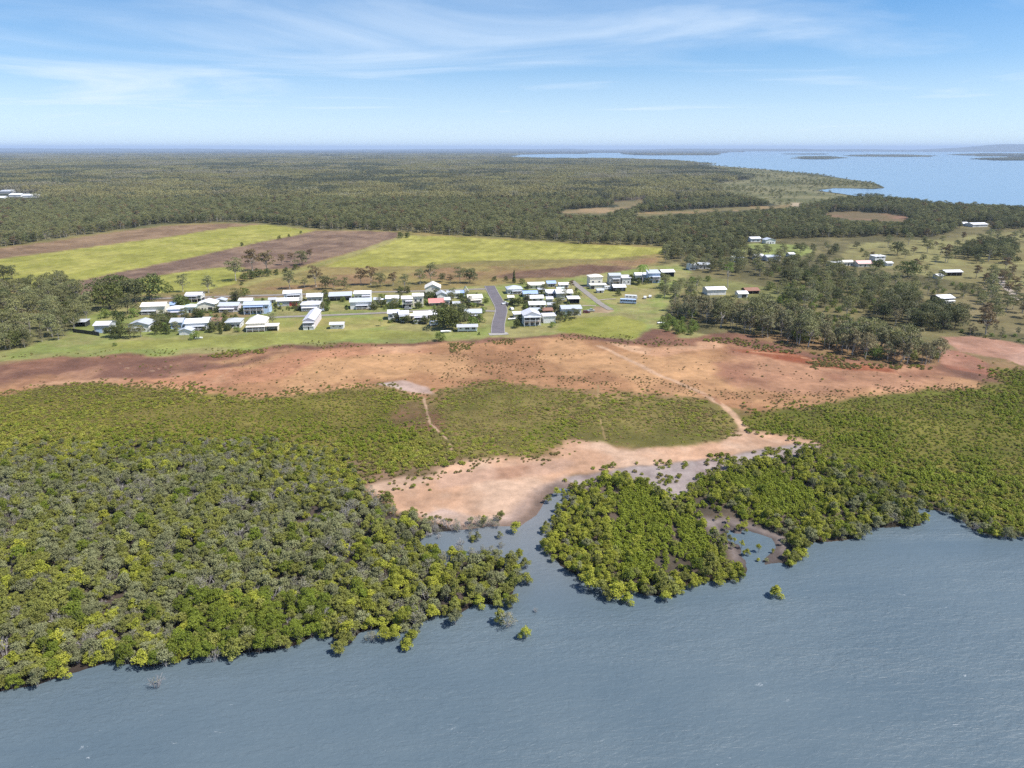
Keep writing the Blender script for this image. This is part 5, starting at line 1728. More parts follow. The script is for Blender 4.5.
def road(name, px, width, mat, label, cat, z=0.80, kerb=0.0):
    line = [tuple(G(x, y)[:2]) for x, y in px]
    # smooth
    for _ in range(2):
        q = [line[0]]
        for a, b in zip(line[:-1], line[1:]):
            q += [(a[0] * .75 + b[0] * .25, a[1] * .75 + b[1] * .25), (a[0] * .25 + b[0] * .75, a[1] * .25 + b[1] * .75)]
        line = q + [line[-1]]
    Lf, Rt = strip_poly(line, width)
    vs = [(p.x, p.y, z) for p in Lf] + [(p.x, p.y, z) for p in Rt]
    n = len(Lf)
    fs = [(i, n + i, n + i + 1, i + 1) for i in range(n - 1)]
    me = mesh_from(name, vs, fs, [mat])
    o = link(bpy.data.objects.new(name, me))
    tag(o, label, cat, None, 'structure')
    if kerb:
        for side, A in (('left', Lf), ('right', Rt)):
            mb = MB()
            sgn = 1 if side == 'left' else -1
            ins, outs = strip_poly([(p.x, p.y) for p in A], 0.32)
            k = len(ins)
            vs = [(p.x, p.y, z + 0.10) for p in ins] + [(p.x, p.y, z + 0.10) for p in outs] + [(p.x, p.y, z - 0.4) for p in ins] + [(p.x, p.y, z - 0.4) for p in outs]
            fs = []
            for i in range(k - 1):
                fs += [(i, k + i, k + i + 1, i + 1), (2 * k + i, i, i + 1, 2 * k + i + 1), (k + i, 3 * k + i, 3 * k + i + 1, k + i + 1)]
            mb.add(vs, fs)
            ko = mb.build('kerb', M['kerb'])
            tag(ko, 'pale concrete kerb along the %s side of the asphalt street' % side, 'kerb', None, 'structure')


road('street', [(489.5, 286), (493, 293), (497, 300), (502, 309), (500, 317), (498, 325), (498, 333.5)], 7.6, M['asphalt'], 'dark asphalt street bending down towards the salt flat', 'street', 0.80, 1.0)
road('side_street', [(499, 311.5), (486, 311), (460, 310.5), (430, 310.2), (388, 312.8), (330, 315.3), (279, 317.2), (256, 318)], 4.6, M['oldroad'], 'worn narrow street running between the two rows of houses', 'street', 0.776)
road('rear_road', [(491, 289), (470, 289.5), (420, 291.3), (351, 292.6), (300, 294.5), (240, 296.2), (180, 298), (150, 299)], 4.8, M['oldroad'], 'worn road along the back of the houses', 'road', 0.772)
road('dirt_road', [(572, 281), (577.5, 286), (584, 291), (593, 298), (601, 304.5), (611, 310)], 4.6, M['oldroad'], 'worn dirt road running past the right houses', 'road', 0.776)
road('driveway', [(597, 300.5), (606, 299.4), (616, 299)], 2.4, M['dirtroad'], 'pale driveway leading to the parked bus', 'driveway', 0.784)
road('driveway', [(581, 287), (588, 286.5), (596, 287)], 4.0, M['dirtroad'], 'pale apron in front of the cream two storey house', 'driveway', 0.784)
road('driveway', [(596, 306), (588, 305.6), (582, 306)], 2.6, M['dirtroad'], 'pale drive beside the long white shed', 'driveway', 0.784)
road('turning_pad', [(489, 334.6), (498, 334.2), (508, 333.6)], 5.0, M['kerb'], 'pale concrete apron at the end of the asphalt street', 'apron', 0.79)
road('track', [(1003, 275), (1000, 281), (1010, 291), (1016, 300)], 5, M['dirtroad'], 'pale dirt track winding past the far paddock', 'track', 0.79)

ANG = math.atan2(G(421, 291)[1] - G(240, 296)[1], G(421, 291)[0] - G(240, 296)[0])


# ------------------------------------------------------------------ houses
def roof_mesh(kind, w, d, h, rise, ov=0.55, th=0.16):
    """kind: gx ridge along the front, gy ridge front to back, hip, sk sloping to the front, flat"""
    mb = MB()
    x0, x1, y0, y1 = -w / 2 - ov, w / 2 + ov, -ov, d + ov
    if kind == 'gx':
        ym = d / 2
        e = h - ov * rise / (d / 2)
        mb.prism([(y0, e), (ym, h + rise), (y1, e), (y1, e + th), (ym, h + rise + th), (y0, e + th)], 'x', x0, x1)
    elif kind == 'gy':
        e = h - ov * rise / (w / 2)
        mb.prism([(x0, e), (0, h + rise), (x1, e), (x1, e + th), (0, h + rise + th), (x0, e + th)], 'y', y0, y1)
    elif kind == 'hip':
        W, D = x1 - x0, y1 - y0
        k = min(W, D) / 2
        ym = (y0 + y1) / 2
        if W >= D:
            r0, r1 = (x0 + k, ym), (x1 - k, ym)
        else:
            r0, r1 = (0, y0 + k), (0, y1 - k)
        z = h - 0.05
        top = [(x0, y0, z + th), (x1, y0, z + th), (x1, y1, z + th), (x0, y1, z + th), (r0[0], r0[1], z + rise), (r1[0], r1[1], z + rise)]
        bot = [(x0, y0, z), (x1, y0, z), (x1, y1, z), (x0, y1, z)]
        if W >= D:
            fs = [(0, 1, 5, 4), (1, 2, 5), (2, 3, 4, 5), (3, 0, 4)]
        else:
            fs = [(0, 1, 4), (1, 2, 5, 4), (2, 3, 5), (3, 0, 4, 5)]
        fs += [(6, 7, 1, 0), (7, 8, 2, 1), (8, 9, 3, 2), (9, 6, 0, 3), (9, 8, 7, 6)]
        mb.add(top + bot, fs)
    elif kind == 'sk':
        mb.prism([(y0, h), (y1, h + rise), (y1, h + rise + th), (y0, h + th)], 'x', x0, x1)
    else:
        mb.prism([(y0, h + 0.01), (y1, h + 0.01 + rise), (y1, h + rise + th), (y0, h + th)], 'x', x0, x1)
    return mb


def wall_mesh(kind, w, d, z0, h, rise, t=0.2):
    mb = MB()
    if kind == 'gx':
        mb.prism([(0, z0), (d, z0), (d, h), (d / 2, h + rise - 0.02), (0, h)], 'x', -w / 2, w / 2)
    elif kind == 'gy':
        mb.prism([(-w / 2, z0), (w / 2, z0), (w / 2, h), (0, h + rise - 0.02), (-w / 2, h)], 'y', 0, d)
    elif kind == 'sk':
        mb.prism([(0, z0), (d, z0), (d, h + rise - 0.02), (0, h - 0.02)], 'x', -w / 2, w / 2)
    else:
        mb.box(-w / 2, w / 2, 0, d, z0, h - 0.02)
    return mb


def add_window(root, x, z, w, h, side='front', W=0, D=0, frame='post'):
    """a window: frame, with the pane as its own piece"""
    f, g = MB(), MB()
    t = 0.09
    if side == 'front':
        for a, b, c, e in ((x - w / 2 - t, x + w / 2 + t, z + h / 2, z + h / 2 + t), (x - w / 2 - t, x + w / 2 + t, z - h / 2 - t, z - h / 2),
                           (x - w / 2 - t, x - w / 2, z - h / 2, z + h / 2), (x + w / 2, x + w / 2 + t, z - h / 2, z + h / 2)):
            f.box(a, b, -0.06, 0.02, c, e)
        f.box(x - 0.03, x + 0.03, -0.06, 0.0, z - h / 2, z + h / 2)
        g.box(x - w / 2, x + w / 2, -0.03, 0.03, z - h / 2, z + h / 2)
    else:
        s = 1 if side == 'right' else -1
        X = s * W / 2
        lo, hi = sorted((X - s * 0.02, X + s * 0.06))
        gl, gh = sorted((X - s * 0.03, X + s * 0.03))
        for a, b, c, e in ((x - w / 2 - t, x + w / 2 + t, z + h / 2, z + h / 2 + t), (x - w / 2 - t, x + w / 2 + t, z - h / 2 - t, z - h / 2),
                           (x - w / 2 - t, x - w / 2, z - h / 2, z + h / 2), (x + w / 2, x + w / 2 + t, z - h / 2, z + h / 2)):
            f.box(lo, hi, a, b, c, e)
        g.box(gl, gh, x - w / 2, x + w / 2, z - h / 2, z + h / 2)
    fo = f.build('window', M[frame], root)
    g.build('pane', M['glass'], fo)


def house(name, cat, xl, xr, yb, hp, depth, roof, rise, wall, roofm, feats, label, rz=None, group=None):
    """front foot line from photo x xl..xr at y yb; hp = height of the front wall in pixels; feats: list of extras"""
    s = scale_at(yb)
    w = (xr - xl) / s * 0.93
    h = hp / s * 1.03
    p = G((xl + xr) / 2, yb)
    if rz is None:
        rz = ANG
    root = empty(name, (p[0], p[1], LAND - 0.1), rz)
    tag(root, label, cat, group)
    stilts = [f for f in feats if f[0] == 'stilts']
    verL = [f for f in feats if f[0] == 'verandah']
    opn = [f for f in feats if f[0] == 'open']
    z0 = stilts[0][1] if stilts else -0.2
    if opn:
        # open fronted: back and end walls only
        mb = MB()
        mb.box(-w / 2, w / 2, depth - 0.15, depth, -0.2, h - 0.02)
        mb.box(-w / 2, -w / 2 + 0.15, 0.1, depth - 0.15, -0.2, h - 0.02)
        mb.box(w / 2 - 0.15, w / 2, 0.1, depth - 0.15, -0.2, h - 0.02)
        mb.build('wall', M[wall], root)
        n = max(2, int(w / 4) + 1)
        for i in range(n):
            x = -w / 2 + 0.15 + (w - 0.3) * i / (n - 1)
            MB().box(x - 0.09, x + 0.09, -0.02, 0.09, -0.2, h).build('post', M['steel'], root)
    else:
        wall_mesh(roof, w, depth, z0, h, rise).build('wall', M[wall], root)
    roof_mesh(roof, w, depth, h, rise).build('roof', M[roofm], root)
    for f in feats:
        k = f[0]
        if k == 'stilts':
            n = max(3, int(w / 3.0))
            for i in range(n):
                x = -w / 2 + 0.2 + (w - 0.4) * i / (n - 1)
                for y in (0.2, depth - 0.2):
                    MB().box(x - 0.12, x + 0.12, y - 0.12, y + 0.12, -0.2, z0).build('stump', M['post'], root)
            if len(f) > 2:
                MB().box(-w / 2 + 0.3, w / 2 - 0.3, 1.2, depth - 0.4, -0.2, z0 - 0.004).build('undercroft', M['shade'], root)  # near-black box painting in the shade under the raised floor
        elif k == 'win':
            # ('win', n, z, width, height, from, to)
            _, n, z, ww, wh, a, b = f
            for i in range(n):
                t = (i + 0.5) / n
                x = -w / 2 + w * (a + (b - a) * t)
                add_window(root, x, min(z, h - wh / 2 - 0.15), ww, wh)
        elif k == 'side':
            _, n, z, ww, wh = f[:5]
            sd = f[5] if len(f) > 5 else 'right'
            for i in range(n):
                y = depth * (i + 0.5) / n
                add_window(root, y, min(z, h - wh / 2 - 0.15), ww, wh, sd, w, depth)
        elif k == 'door':
            _, x, ww, wh, mat = f
            x = -w / 2 + w * x
            dz = z0 if z0 > 0 else 0.1
            d = MB().box(x - ww / 2, x + ww / 2, -0.07, 0.02, dz, dz + wh).build('door', M[mat], root)
            MB().box(x + ww * 0.36, x + ww * 0.42, -0.12, -0.07, dz + 0.9, dz + 1.05).build('handle', M['steel'], d)
        elif k == 'garage':
            _, x, ww, wh, mat = f
            x = -w / 2 + w * x
            gd = MB()
            for i in range(5):
                a = 0.1 + wh * i / 5
                gd.box(x - ww / 2, x + ww / 2, -0.06 - 0.01 * (i % 2), 0.02, a, a + wh / 5 - 0.02)
            gd.build('garage_door', M[mat], root)
        elif k == 'verandah':
            # ('verandah', from, to, depth, deck z, roof z, rail, roof material)
            _, a, b, dd, zd, zr, rail, rm = f
            xa, xb = -w / 2 + w * a, -w / 2 + w * b
            zr = min(zr, h - 0.05)
            MB().prism([(-dd - 0.3, zr - 0.35), (-0.01, zr), (-0.01, zr + 0.12), (-dd - 0.3, zr - 0.23)], 'x', xa - 0.2, xb + 0.2).build('verandah_roof', M[rm], root)
            if zd > 0.05:
                MB().box(xa, xb, -dd, -0.012, zd - 0.18, zd).build('deck', M['timber'], root)
            n = max(2, int((xb - xa) / 3.2) + 1)
            for i in range(n):
                x = xa + 0.1 + (xb - xa - 0.2) * i / (n - 1)
                MB().box(x - 0.08, x + 0.08, -dd, -dd + 0.16, -0.2, zr - 0.3).build('post', M['post'], root)
            if rail:
                rl = MB().box(xa, xb, -dd - 0.03, -dd + 0.03, zd + 0.92, zd + 1.0)
                for i in range(int((xb - xa) / 0.35)):
                    x = xa + 0.17 + i * 0.35
                    rl.box(x - 0.025, x + 0.025, -dd - 0.02, -dd + 0.02, zd, zd + 0.92)
                rl.build('railing', M['post'], root)
            MB().box(xa + 0.2, xb - 0.2, -0.05, 0.03, max(zd, 0.0) + 0.25, zr - 0.5).build('verandah_shade', M['shade'], root)  # dark sheet over the wall: verandah shade put into colour
        elif k == 'annex':
            # ('annex', from, to, height, depth, wall, roof material)
            _, a, b, ah, ad, wm, rm = f
            xa, xb = -w / 2 + w * a, -w / 2 + w * b
            MB().box(xa, xb, -ad, -0.012, -0.2, ah).build('annex_wall', M[wm], root)
            MB().prism([(-ad - 0.3, ah + 0.01), (-0.012, ah + 0.35), (-0.012, ah + 0.47), (-ad - 0.3, ah + 0.13)], 'x', xa - 0.3, xb + 0.3).build('annex_roof', M[rm], root)
        elif k == 'chimney':
            pass
        elif k == 'tank':
            _, x, r, th = f
            t = MB().tube((w * x, depth * 0.4, -0.2), (w * x, depth * 0.4, th), r, r, 14)
            t.tube((w * x, depth * 0.4, th), (w * x, depth * 0.4, th + 0.25), r, 0.1, 14)
            t.build('water_tank', M['greenwall'], root)
        elif k == 'solar':
            _, a, b = f
            xa, xb = -w / 2 + w * a, -w / 2 + w * b
            if roof == 'gx':
                sl = rise / (depth / 2)
                y0_, y1_ = depth * 0.12, depth * 0.38
                MB().prism([(y0_, h + y0_ * sl + 0.22), (y1_, h + y1_ * sl + 0.22), (y1_, h + y1_ * sl + 0.28), (y0_, h + y0_ * sl + 0.28)], 'x', xa, xb).build('solar_panel', M['glass'], root)
    # front gutter and corner downpipe
    if roof in ('gx', 'hip') and not opn:
        e = h - 0.55 * rise / (depth / 2) if roof == 'gx' else h
        MB().box(-w / 2 - 0.5, w / 2 + 0.5, -0.72, -0.57, e - 0.02, e + 0.1).build('gutter', M['post'], root)
    return root


V = lambda a, b, dd, zd, zr, rail=1, rm='roofwhite': ('verandah', a, b, dd, zd, zr, rail, rm)
W_ = lambda n, z=1.5, ww=1.5, wh=1.2, a=0.0, b=1.0: ('win', n, z, ww, wh, a, b)
SD = lambda n, z=1.5, ww=1.3, wh=1.1, sd='right': ('side', n, z, ww, wh, sd)
D_ = lambda x, ww=1.0, wh=2.1, m='dark': ('door', x, ww, wh, m)
GD = lambda x, ww=3.0, wh=2.5, m='grey': ('garage', x, ww, wh, m)

HOUSES = [
    # left end
    ('house', 'house', 95, 110, 333, 8, 9, 'gx', 1.2, 'grey', 'roofwhite', [W_(2), D_(0.75), SD(2), GD(0.3, 3, 2.4, 'paleblue')], 'pale house with a blue door behind the low dark fence, leftmost of all'),
    ('carport', 'carport', 75, 86, 327, 5, 6, 'flat', 0.3, 'dark', 'roofwhite', [('open',)], 'white flat roofed carport behind the low dark fence'),
    ('house', 'house', 129, 150, 332, 7.5, 10, 'gy', 1.6, 'white', 'roofgrey', [W_(2), D_(0.5), SD(3)], 'grey gabled house partly hidden behind the row of hedge trees'),
    ('house', 'house', 142, 166, 314, 8, 9, 'gx', 1.5, 'cream', 'roofcream', [V(0.02, 0.62, 2.2, 0.3, 2.7), W_(1, 1.5, 1.6, 1.2, 0.7, 1.0), SD(2)], 'cream roofed house with a dark open front, in front of the tall clump'),
    ('shed', 'shed', 164, 174, 309, 4, 6, 'sk', 0.6, 'paleblue', 'roofblue', [D_(0.5), W_(1, 1.5, 1.2, 1.0, 0.6, 1.0)], 'small blue roofed shed beside the cream roofed house'),
    ('cottage', 'house', 168, 183, 315, 6, 8, 'hip', 1.5, 'paleblue', 'roofwhite', [V(0.0, 0.9, 1.6, 0.2, 2.5), W_(2), SD(2)], 'small white hip roofed cottage with a blue front'),
    ('cottage', 'house', 184, 196, 313, 6, 7, 'hip', 1.4, 'greenwall', 'roofgreen', [W_(3, 1.5, 1.3, 1.2), D_(0.5), SD(2)], 'small pale green cottage left of the big cream shed'),
    ('raised_house', 'house', 186, 202, 302, 7, 8, 'gx', 1.2, 'white', 'roofwhite', [('stilts', 2.3, 1), V(0.05, 0.8, 1.8, 2.3, 4.6), W_(2, 3.6, 1.2, 1.1, 0.6, 1), SD(2, 3.6)], 'raised white house on stilts above the dark undercroft, by the domed tree'),
    ('shed', 'shed', 197, 216, 311, 6.5, 11, 'gy', 1.8, 'cream', 'roofwhite', [GD(0.72, 2.6, 2.4, 'dark'), D_(0.3), SD(2)], 'big cream gabled shed with one dark doorway'),
    ('shed', 'shed', 215, 226, 305, 4.5, 6, 'gy', 1.0, 'grey', 'roofzinc', [GD(0.5, 2.6, 2.2, 'grey')], 'small grey shed behind the big cream shed'),
    ('house', 'house', 219, 239, 312, 6.5, 9, 'gx', 1.2, 'mauve', 'roofwhite', [V(0.04, 0.8, 2.0, 0.35, 2.7), W_(1, 1.5, 1.4, 1.2, 0.8, 1), SD(2)], 'long mauve white house with a shady verandah left of the blue house'),
    ('house', 'house', 171, 183, 329, 7, 8, 'gx', 1.5, 'paleblue', 'roofgrey', [W_(2, 1.5, 1.6, 1.2), D_(0.5), SD(2)], 'grey roofed pale blue house behind the dark lawn bushes'),
    ('house', 'house', 186, 209, 330, 7.5, 9, 'gx', 1.5, 'white', 'roofwhite', [V(0.02, 0.84, 2.0, 0.5, 2.9), W_(3), SD(2)], 'white house with a long dark windowed front, behind the small white shed'),
    ('shed', 'shed', 179, 192, 335, 4.5, 5, 'gy', 1.2, 'white', 'roofwhite', [D_(0.5, 1.2, 2, 'white')], 'small white gabled shed on the lawn edge next to the round bush'),
    ('shed', 'shed', 210, 220, 326, 4.5, 6, 'sk', 0.8, 'brownwall', 'roofrust', [GD(0.5, 2.8, 2.1, 'dark')], 'brown shed between two white houses on the lawn edge'),
    ('house', 'house', 226, 241, 328, 6, 9, 'hip', 1.6, 'white', 'roofwhite', [W_(3, 1.5, 1.5, 1.3), D_(0.35), SD(2)], 'white hip roofed house with dark front windows, left of the largest hip roof'),
    # around the blue house
    ('house', 'house', 239, 252, 305, 4.5, 7, 'gx', 1.0, 'grey', 'roofwhite', [W_(2), D_(0.5)], 'low white roofed house behind the left end of the blue house'),
    ('two_storey_house', 'house', 244, 270, 314, 9.5, 9, 'gx', 1.2, 'paleblue', 'roofzinc', [V(0.02, 0.78, 2.0, 2.9, 5.4, 1, 'roofblue'), W_(5, 1.3, 1.6, 1.5, 0.04, 0.8), W_(1, 4.2, 1.6, 1.2, 0.8, 1), SD(3, 4.2)], 'long blue two storey house with dark verandah bands'),
    ('two_storey_house', 'house', 284, 302, 302, 9, 8, 'gx', 1.2, 'white', 'roofwhite', [V(0.2, 0.95, 1.6, 2.9, 5.4), W_(3, 1.3, 1.4, 1.2), SD(2, 4.2)], 'white two storey house behind the garage with a red door'),
    ('garage', 'garage', 277, 299, 306, 5.5, 7, 'gx', 1.2, 'white', 'roofwhite', [GD(0.76, 5.0, 2.5, 'red'), D_(0.3, 1, 2.1, 'grey'), W_(1, 1.5, 1.4, 1.1, 0.05, 0.25)], 'long low white garage with a red roller door'),
    ('house', 'house', 307, 323, 302, 5.5, 10, 'gx', 1.3, 'white', 'roofwhite', [W_(3), SD(3)], 'large white roofed house at the rear road, behind its twin'),
    ('house', 'house', 301, 320, 311, 6.5, 9, 'hip', 1.6, 'white', 'roofwhite', [V(0.05, 0.9, 1.8, 0.4, 2.8), W_(3), SD(2)], 'white hip roofed house with a windowed verandah facing the narrow street'),
    ('hip_roof_house', 'house', 247, 266, 331, 8, 13, 'hip', 3.4, 'cream', 'roofcream', [V(0.0, 1.0, 2.2, 0.9, 3.3, 1, 'roofcream'), W_(4, 2.3, 1.4, 1.3), SD(3, 2.2)], 'large cream house under a tall pyramid hip roof at the lawn edge'),
    ('carport', 'carport', 266, 278, 331, 5, 5, 'flat', 0.3, 'cream', 'roofcream', [('open',)], 'small cream carport beside the tall pyramid roof'),
    ('gabled_house', 'house', 304, 315, 329, 9, 26, 'gy', 1.4, 'white', 'roofwhite', [V(0.0, 1.0, 2.6, 2.3, 4.6), ('annex', 0.02, 0.42, 2.1, 2.4, 'white', 'roofwhite'), ('annex', 0.56, 0.98, 2.1, 2.4, 'white', 'roofwhite'), SD(6, 4.0)], 'long narrow white gabled house standing end on, open lawn both sides'),
    ('house', 'house', 329, 352, 301, 5, 8, 'sk', 1.2, 'mauve', 'roofzinc', [('open',)], 'grey roofed open fronted house at the rear road'),
    ('house', 'house', 354, 371, 299, 5.5, 8, 'gx', 1.2, 'white', 'roofwhite', [V(0.5, 1.0, 1.8, 0.3, 2.7), W_(2, 1.5, 1.5, 1.2, 0, 0.5), SD(2)], 'white roofed house behind the white house with the black door'),
    ('house', 'house', 350, 372, 309, 7.5, 9, 'gx', 1.5, 'white', 'roofwhite', [V(0.28, 0.85, 2.0, 0.5, 3.0), W_(1, 2.0, 3.0, 1.0, 0.24, 0.48), D_(0.6, 1.6, 2.3, 'dark'), W_(1, 2.0, 1.6, 1.0, 0.85, 1.0), SD(2)], 'white house with a black doorway on the open grass corner'),
    ('shed', 'shed', 386, 399, 304, 5.8, 7, 'gx', 1.2, 'white', 'roofwhite', [D_(0.2, 1, 2.1, 'white')], 'plain white shed left of the cream two storey house'),
    ('shed', 'shed', 380, 384, 303.5, 3.6, 2.5, 'sk', 0.3, 'white', 'roofwhite', [D_(0.5, 0.9, 1.9, 'white')], 'tiny white garden shed beside the plain white shed'),
    ('cabin', 'cabin', 330, 344, 329, 5.0, 4.2, 'gx', 0.7, 'white', 'roofwhite', [W_(2, 1.6, 1.1, 0.7), D_(0.5, 0.8, 1.9, 'white')], 'small white cabin alone on the open lawn'),
    # middle
    ('two_storey_house', 'house', 402, 413, 308, 9.5, 8, 'gx', 1.0, 'cream', 'roofcream', [V(0.35, 1.0, 1.6, 2.9, 5.2), W_(2, 4.3, 1.5, 1.2), GD(0.25, 3, 2.4, 'dark'), W_(1, 1.4, 1.8, 1.5, 0.5, 1)], 'cream two storey house with blue shaded balcony'),
    ('two_storey_house', 'house', 413, 424, 307, 11, 9, 'gx', 1.0, 'cream', 'roofcream', [W_(2, 4.6, 1.4, 1.8), W_(1, 1.5, 1.4, 1.4, 0.1, 0.5), D_(0.7), SD(2, 4.4)], 'taller cream two storey house joined to the balcony house'),
    ('gabled_house', 'house', 425, 441, 296, 8, 12, 'gy', 2.6, 'cream', 'roofcream', [W_(2, 2.6, 1.6, 1.2), W_(1, 5.2, 1.2, 0.9, 0.4, 0.6), D_(0.75), SD(3, 2.5)], 'big cream house with a broad front gable by the rear road'),
    ('shed', 'shed', 437, 447, 300, 5.5, 8, 'gy', 1.6, 'white', 'roofwhite', [GD(0.5, 3, 2.4, 'white')], 'white gabled shed between the broad gable and the long shed'),
    ('shed', 'shed', 447, 460, 298, 5, 7, 'gx', 1.0, 'white', 'roofzinc', [W_(3, 1.6, 1.8, 0.8), SD(1)], 'long white shed with a bluish end near the rear road'),
    ('shed', 'shed', 460.5, 464.5, 297, 4.2, 6, 'sk', 0.4, 'paleblue', 'roofblue', [D_(0.5)], 'narrow blue shed at the end of the long white shed'),
    ('red_roof_house', 'house', 429, 445, 306, 3.8, 7, 'gx', 1.9, 'brownwall', 'roofred', [W_(2, 1.4, 1.5, 1.0), D_(0.5)], 'low house with a bright red roof'),
    ('house', 'house', 445, 450, 305, 5.5, 5, 'gx', 1.0, 'white', 'roofwhite', [W_(1), SD(1)], 'small white wing at the right end of the red roof'),
    ('house', 'house', 388, 399, 320, 7, 8, 'gx', 1.2, 'white', 'roofwhite', [W_(2, 2.6, 1.4, 1.1), D_(0.75), ('annex', 0.5, 1.0, 2.0, 2.0, 'white', 'roofwhite')], 'white house at the bend of the lawn, left half of a pair'),
    ('house', 'house', 399.4, 409, 322, 8, 8, 'gx', 1.3, 'white', 'roofwhite', [V(0.0, 0.95, 1.8, 1.9, 4.4), W_(2, 1.2, 1.4, 1.0), SD(2, 2.5)], 'white verandah house, right half of a pair at the lawn'),
    ('house', 'house', 414, 428, 323, 8, 8, 'gx', 1.4, 'mauve', 'roofwhite', [V(0.02, 0.98, 2.0, 1.6, 4.3), W_(3, 2.8, 1.4, 1.1), ('annex', 0.0, 0.26, 2.0, 2.6, 'white', 'roofwhite')], 'white roofed house with a raised verandah left of the big dark trees'),
    ('house', 'house', 429, 437, 319, 5, 8, 'gx', 1.2, 'white', 'roofwhite', [W_(2), D_(0.5)], 'small white roofed house against the big dark trees'),
    ('relocatable_building', 'cabin', 457, 478, 332, 5.5, 5, 'gx', 0.8, 'white', 'roofwhite', [('stilts', 0.7, 1), W_(1, 2.3, 1.1, 0.8, 0.08, 0.24), W_(1, 2.2, 2.4, 1.3, 0.38, 0.60), W_(1, 2.2, 2.0, 1.3, 0.70, 0.92)], 'low white building with three dark windows, nearest the salt flat'),
    ('house', 'house', 465, 482, 319, 6.5, 8, 'gx', 1.3, 'grey', 'roofwhite', [V(0.35, 0.95, 1.8, 0.4, 2.8), W_(2), SD(1)], 'grey white house left of the street behind the bright green bush'),
    ('house', 'house', 468, 483, 303, 5, 9, 'gx', 1.6, 'cream', 'roofcream', [V(0.1, 0.9, 1.8, 0.3, 2.7, 1, 'roofcream'), SD(2)], 'cream roofed house left of the top of the street'),
    # right of the street
    ('hip_roof_house', 'house', 507, 523, 294, 5, 9, 'hip', 2.0, 'white', 'roofwhite', [V(0.3, 0.95, 1.8, 0.3, 2.7), W_(2, 1.5, 1.4, 1.2, 0, 0.4), SD(2)], 'white hip roofed house right of the top of the street'),
    ('house', 'house', 523, 538, 297, 3.6, 8, 'gx', 1.2, 'grey', 'roofblue', [W_(3), D_(0.5)], 'house with a pale blue roof in the right row'),
    ('house', 'house', 527, 544, 302, 4, 8, 'gx', 1.2, 'mauve', 'roofwhite', [W_(3), D_(0.4), SD(2)], 'white roofed house just below the pale blue roof'),
    ('house', 'house', 529, 546, 308.5, 4.2, 8, 'gx', 1.2, 'white', 'roofwhite', [W_(3), D_(0.6), SD(2)], 'white roofed house behind the two storey house with columns'),
    ('column_house', 'house', 523, 541, 325.5, 10.5, 10, 'gy', 2.0, 'white', 'roofwhite', [V(0.0, 1.0, 2.6, 2.9, 5.9), W_(3, 4.4, 1.8, 1.9), W_(3, 1.4, 1.9, 1.9), SD(3, 4.3)], 'white two storey house with open columned verandahs under one gable'),
    ('garage', 'garage', 543, 556, 323, 7, 6, 'sk', 0.4, 'white', 'roofwhite', [GD(0.3, 2.6, 2.5, 'white'), GD(0.72, 2.6, 2.5, 'white')], 'plain white garage right of the columned house'),
    ('shed', 'shed', 543, 553, 315, 4.5, 5, 'sk', 0.6, 'brownwall', 'roofrust', [GD(0.5, 2.8, 2.3, 'dark')], 'small rusty shed behind the plain white garage'),
    ('shed', 'shed', 514, 524, 318, 4, 5, 'sk', 0.4, 'white', 'roofwhite', [GD(0.5, 3, 2.2, 'white')], 'small flat white shed between street and columned house'),
    ('house', 'house', 528, 545, 289, 4.2, 8, 'gx', 1.3, 'cream', 'roofcream', [W_(3), D_(0.5), SD(1)], 'cream roofed house at the back of the right row'),
    ('house', 'house', 547, 556, 287, 3.8, 7, 'gx', 1.2, 'grey', 'roofblue', [W_(2), D_(0.5)], 'small house with a deep blue roof at the back of the right row'),
    ('house', 'house', 559, 569, 288, 3.5, 6, 'gx', 1.0, 'white', 'roofwhite', [W_(2)], 'small white roof beside the brown tree at the dirt road'),
    ('house', 'house', 546, 558, 296, 4, 8, 'gx', 1.0, 'grey', 'roofwhite', [W_(2), V(0.1, 0.9, 1.6, 0.2, 2.6)], 'white roof joined to the widest white roof, its left neighbour'),
    ('shed', 'shed', 556, 573, 298, 5, 11, 'gx', 1.4, 'grey', 'roofwhite', [GD(0.3, 3.4, 2.8, 'grey'), GD(0.7, 3.4, 2.8, 'dark')], 'widest white roofed shed in the right row'),
    ('carport', 'carport', 568, 580, 304, 5.2, 7, 'flat', 0.4, 'dark', 'roofwhite', [('open',)], 'bright white roofed carport with a black open front'),
    ('shed', 'shed', 561, 582, 315.5, 7, 10, 'gx', 1.0, 'white', 'roofzinc', [GD(0.2, 3.2, 2.6, 'greenwall'), W_(1, 1.8, 1.4, 1.0, 0.6, 0.8), ('tank', -0.46, 1.1, 2.4)], 'long white shed with a grey roof beside the parked red car'),
    ('two_storey_house', 'house', 589, 603, 287, 10, 8, 'hip', 1.6, 'cream', 'roofcream', [W_(2, 4.2, 1.5, 1.4), W_(1, 1.4, 1.3, 1.2, 0, 0.5), D_(0.7), SD(2, 4.2)], 'cream two storey house beside the dirt road'),
    ('garage', 'garage', 590, 607, 289, 4, 5, 'flat', 0.3, 'cream', 'roofcream', [GD(0.12, 2.6, 2.3, 'dark'), GD(0.55, 3.0, 2.3, 'cream'), GD(0.85, 2.6, 2.3, 'grey')], 'low cream garage wing in front of the cream two storey house'),
    ('two_storey_house', 'house', 609, 621, 285, 9.5, 9, 'gx', 1.0, 'grey', 'roofwhite', [V(0.25, 0.9, 1.8, 2.9, 5.2), W_(2, 1.4, 1.8, 1.6), SD(2, 4.2)], 'grey two storey house with a dark balcony, left of the row by the green lawn'),
    ('house', 'house', 621.5, 631, 285, 7, 8, 'sk', 0.8, 'white', 'roofwhite', [W_(2, 2.4, 1.4, 1.4), GD(0.3, 2.6, 2.3, 'grey')], 'white house with a sloping roof joined to the grey two storey house'),
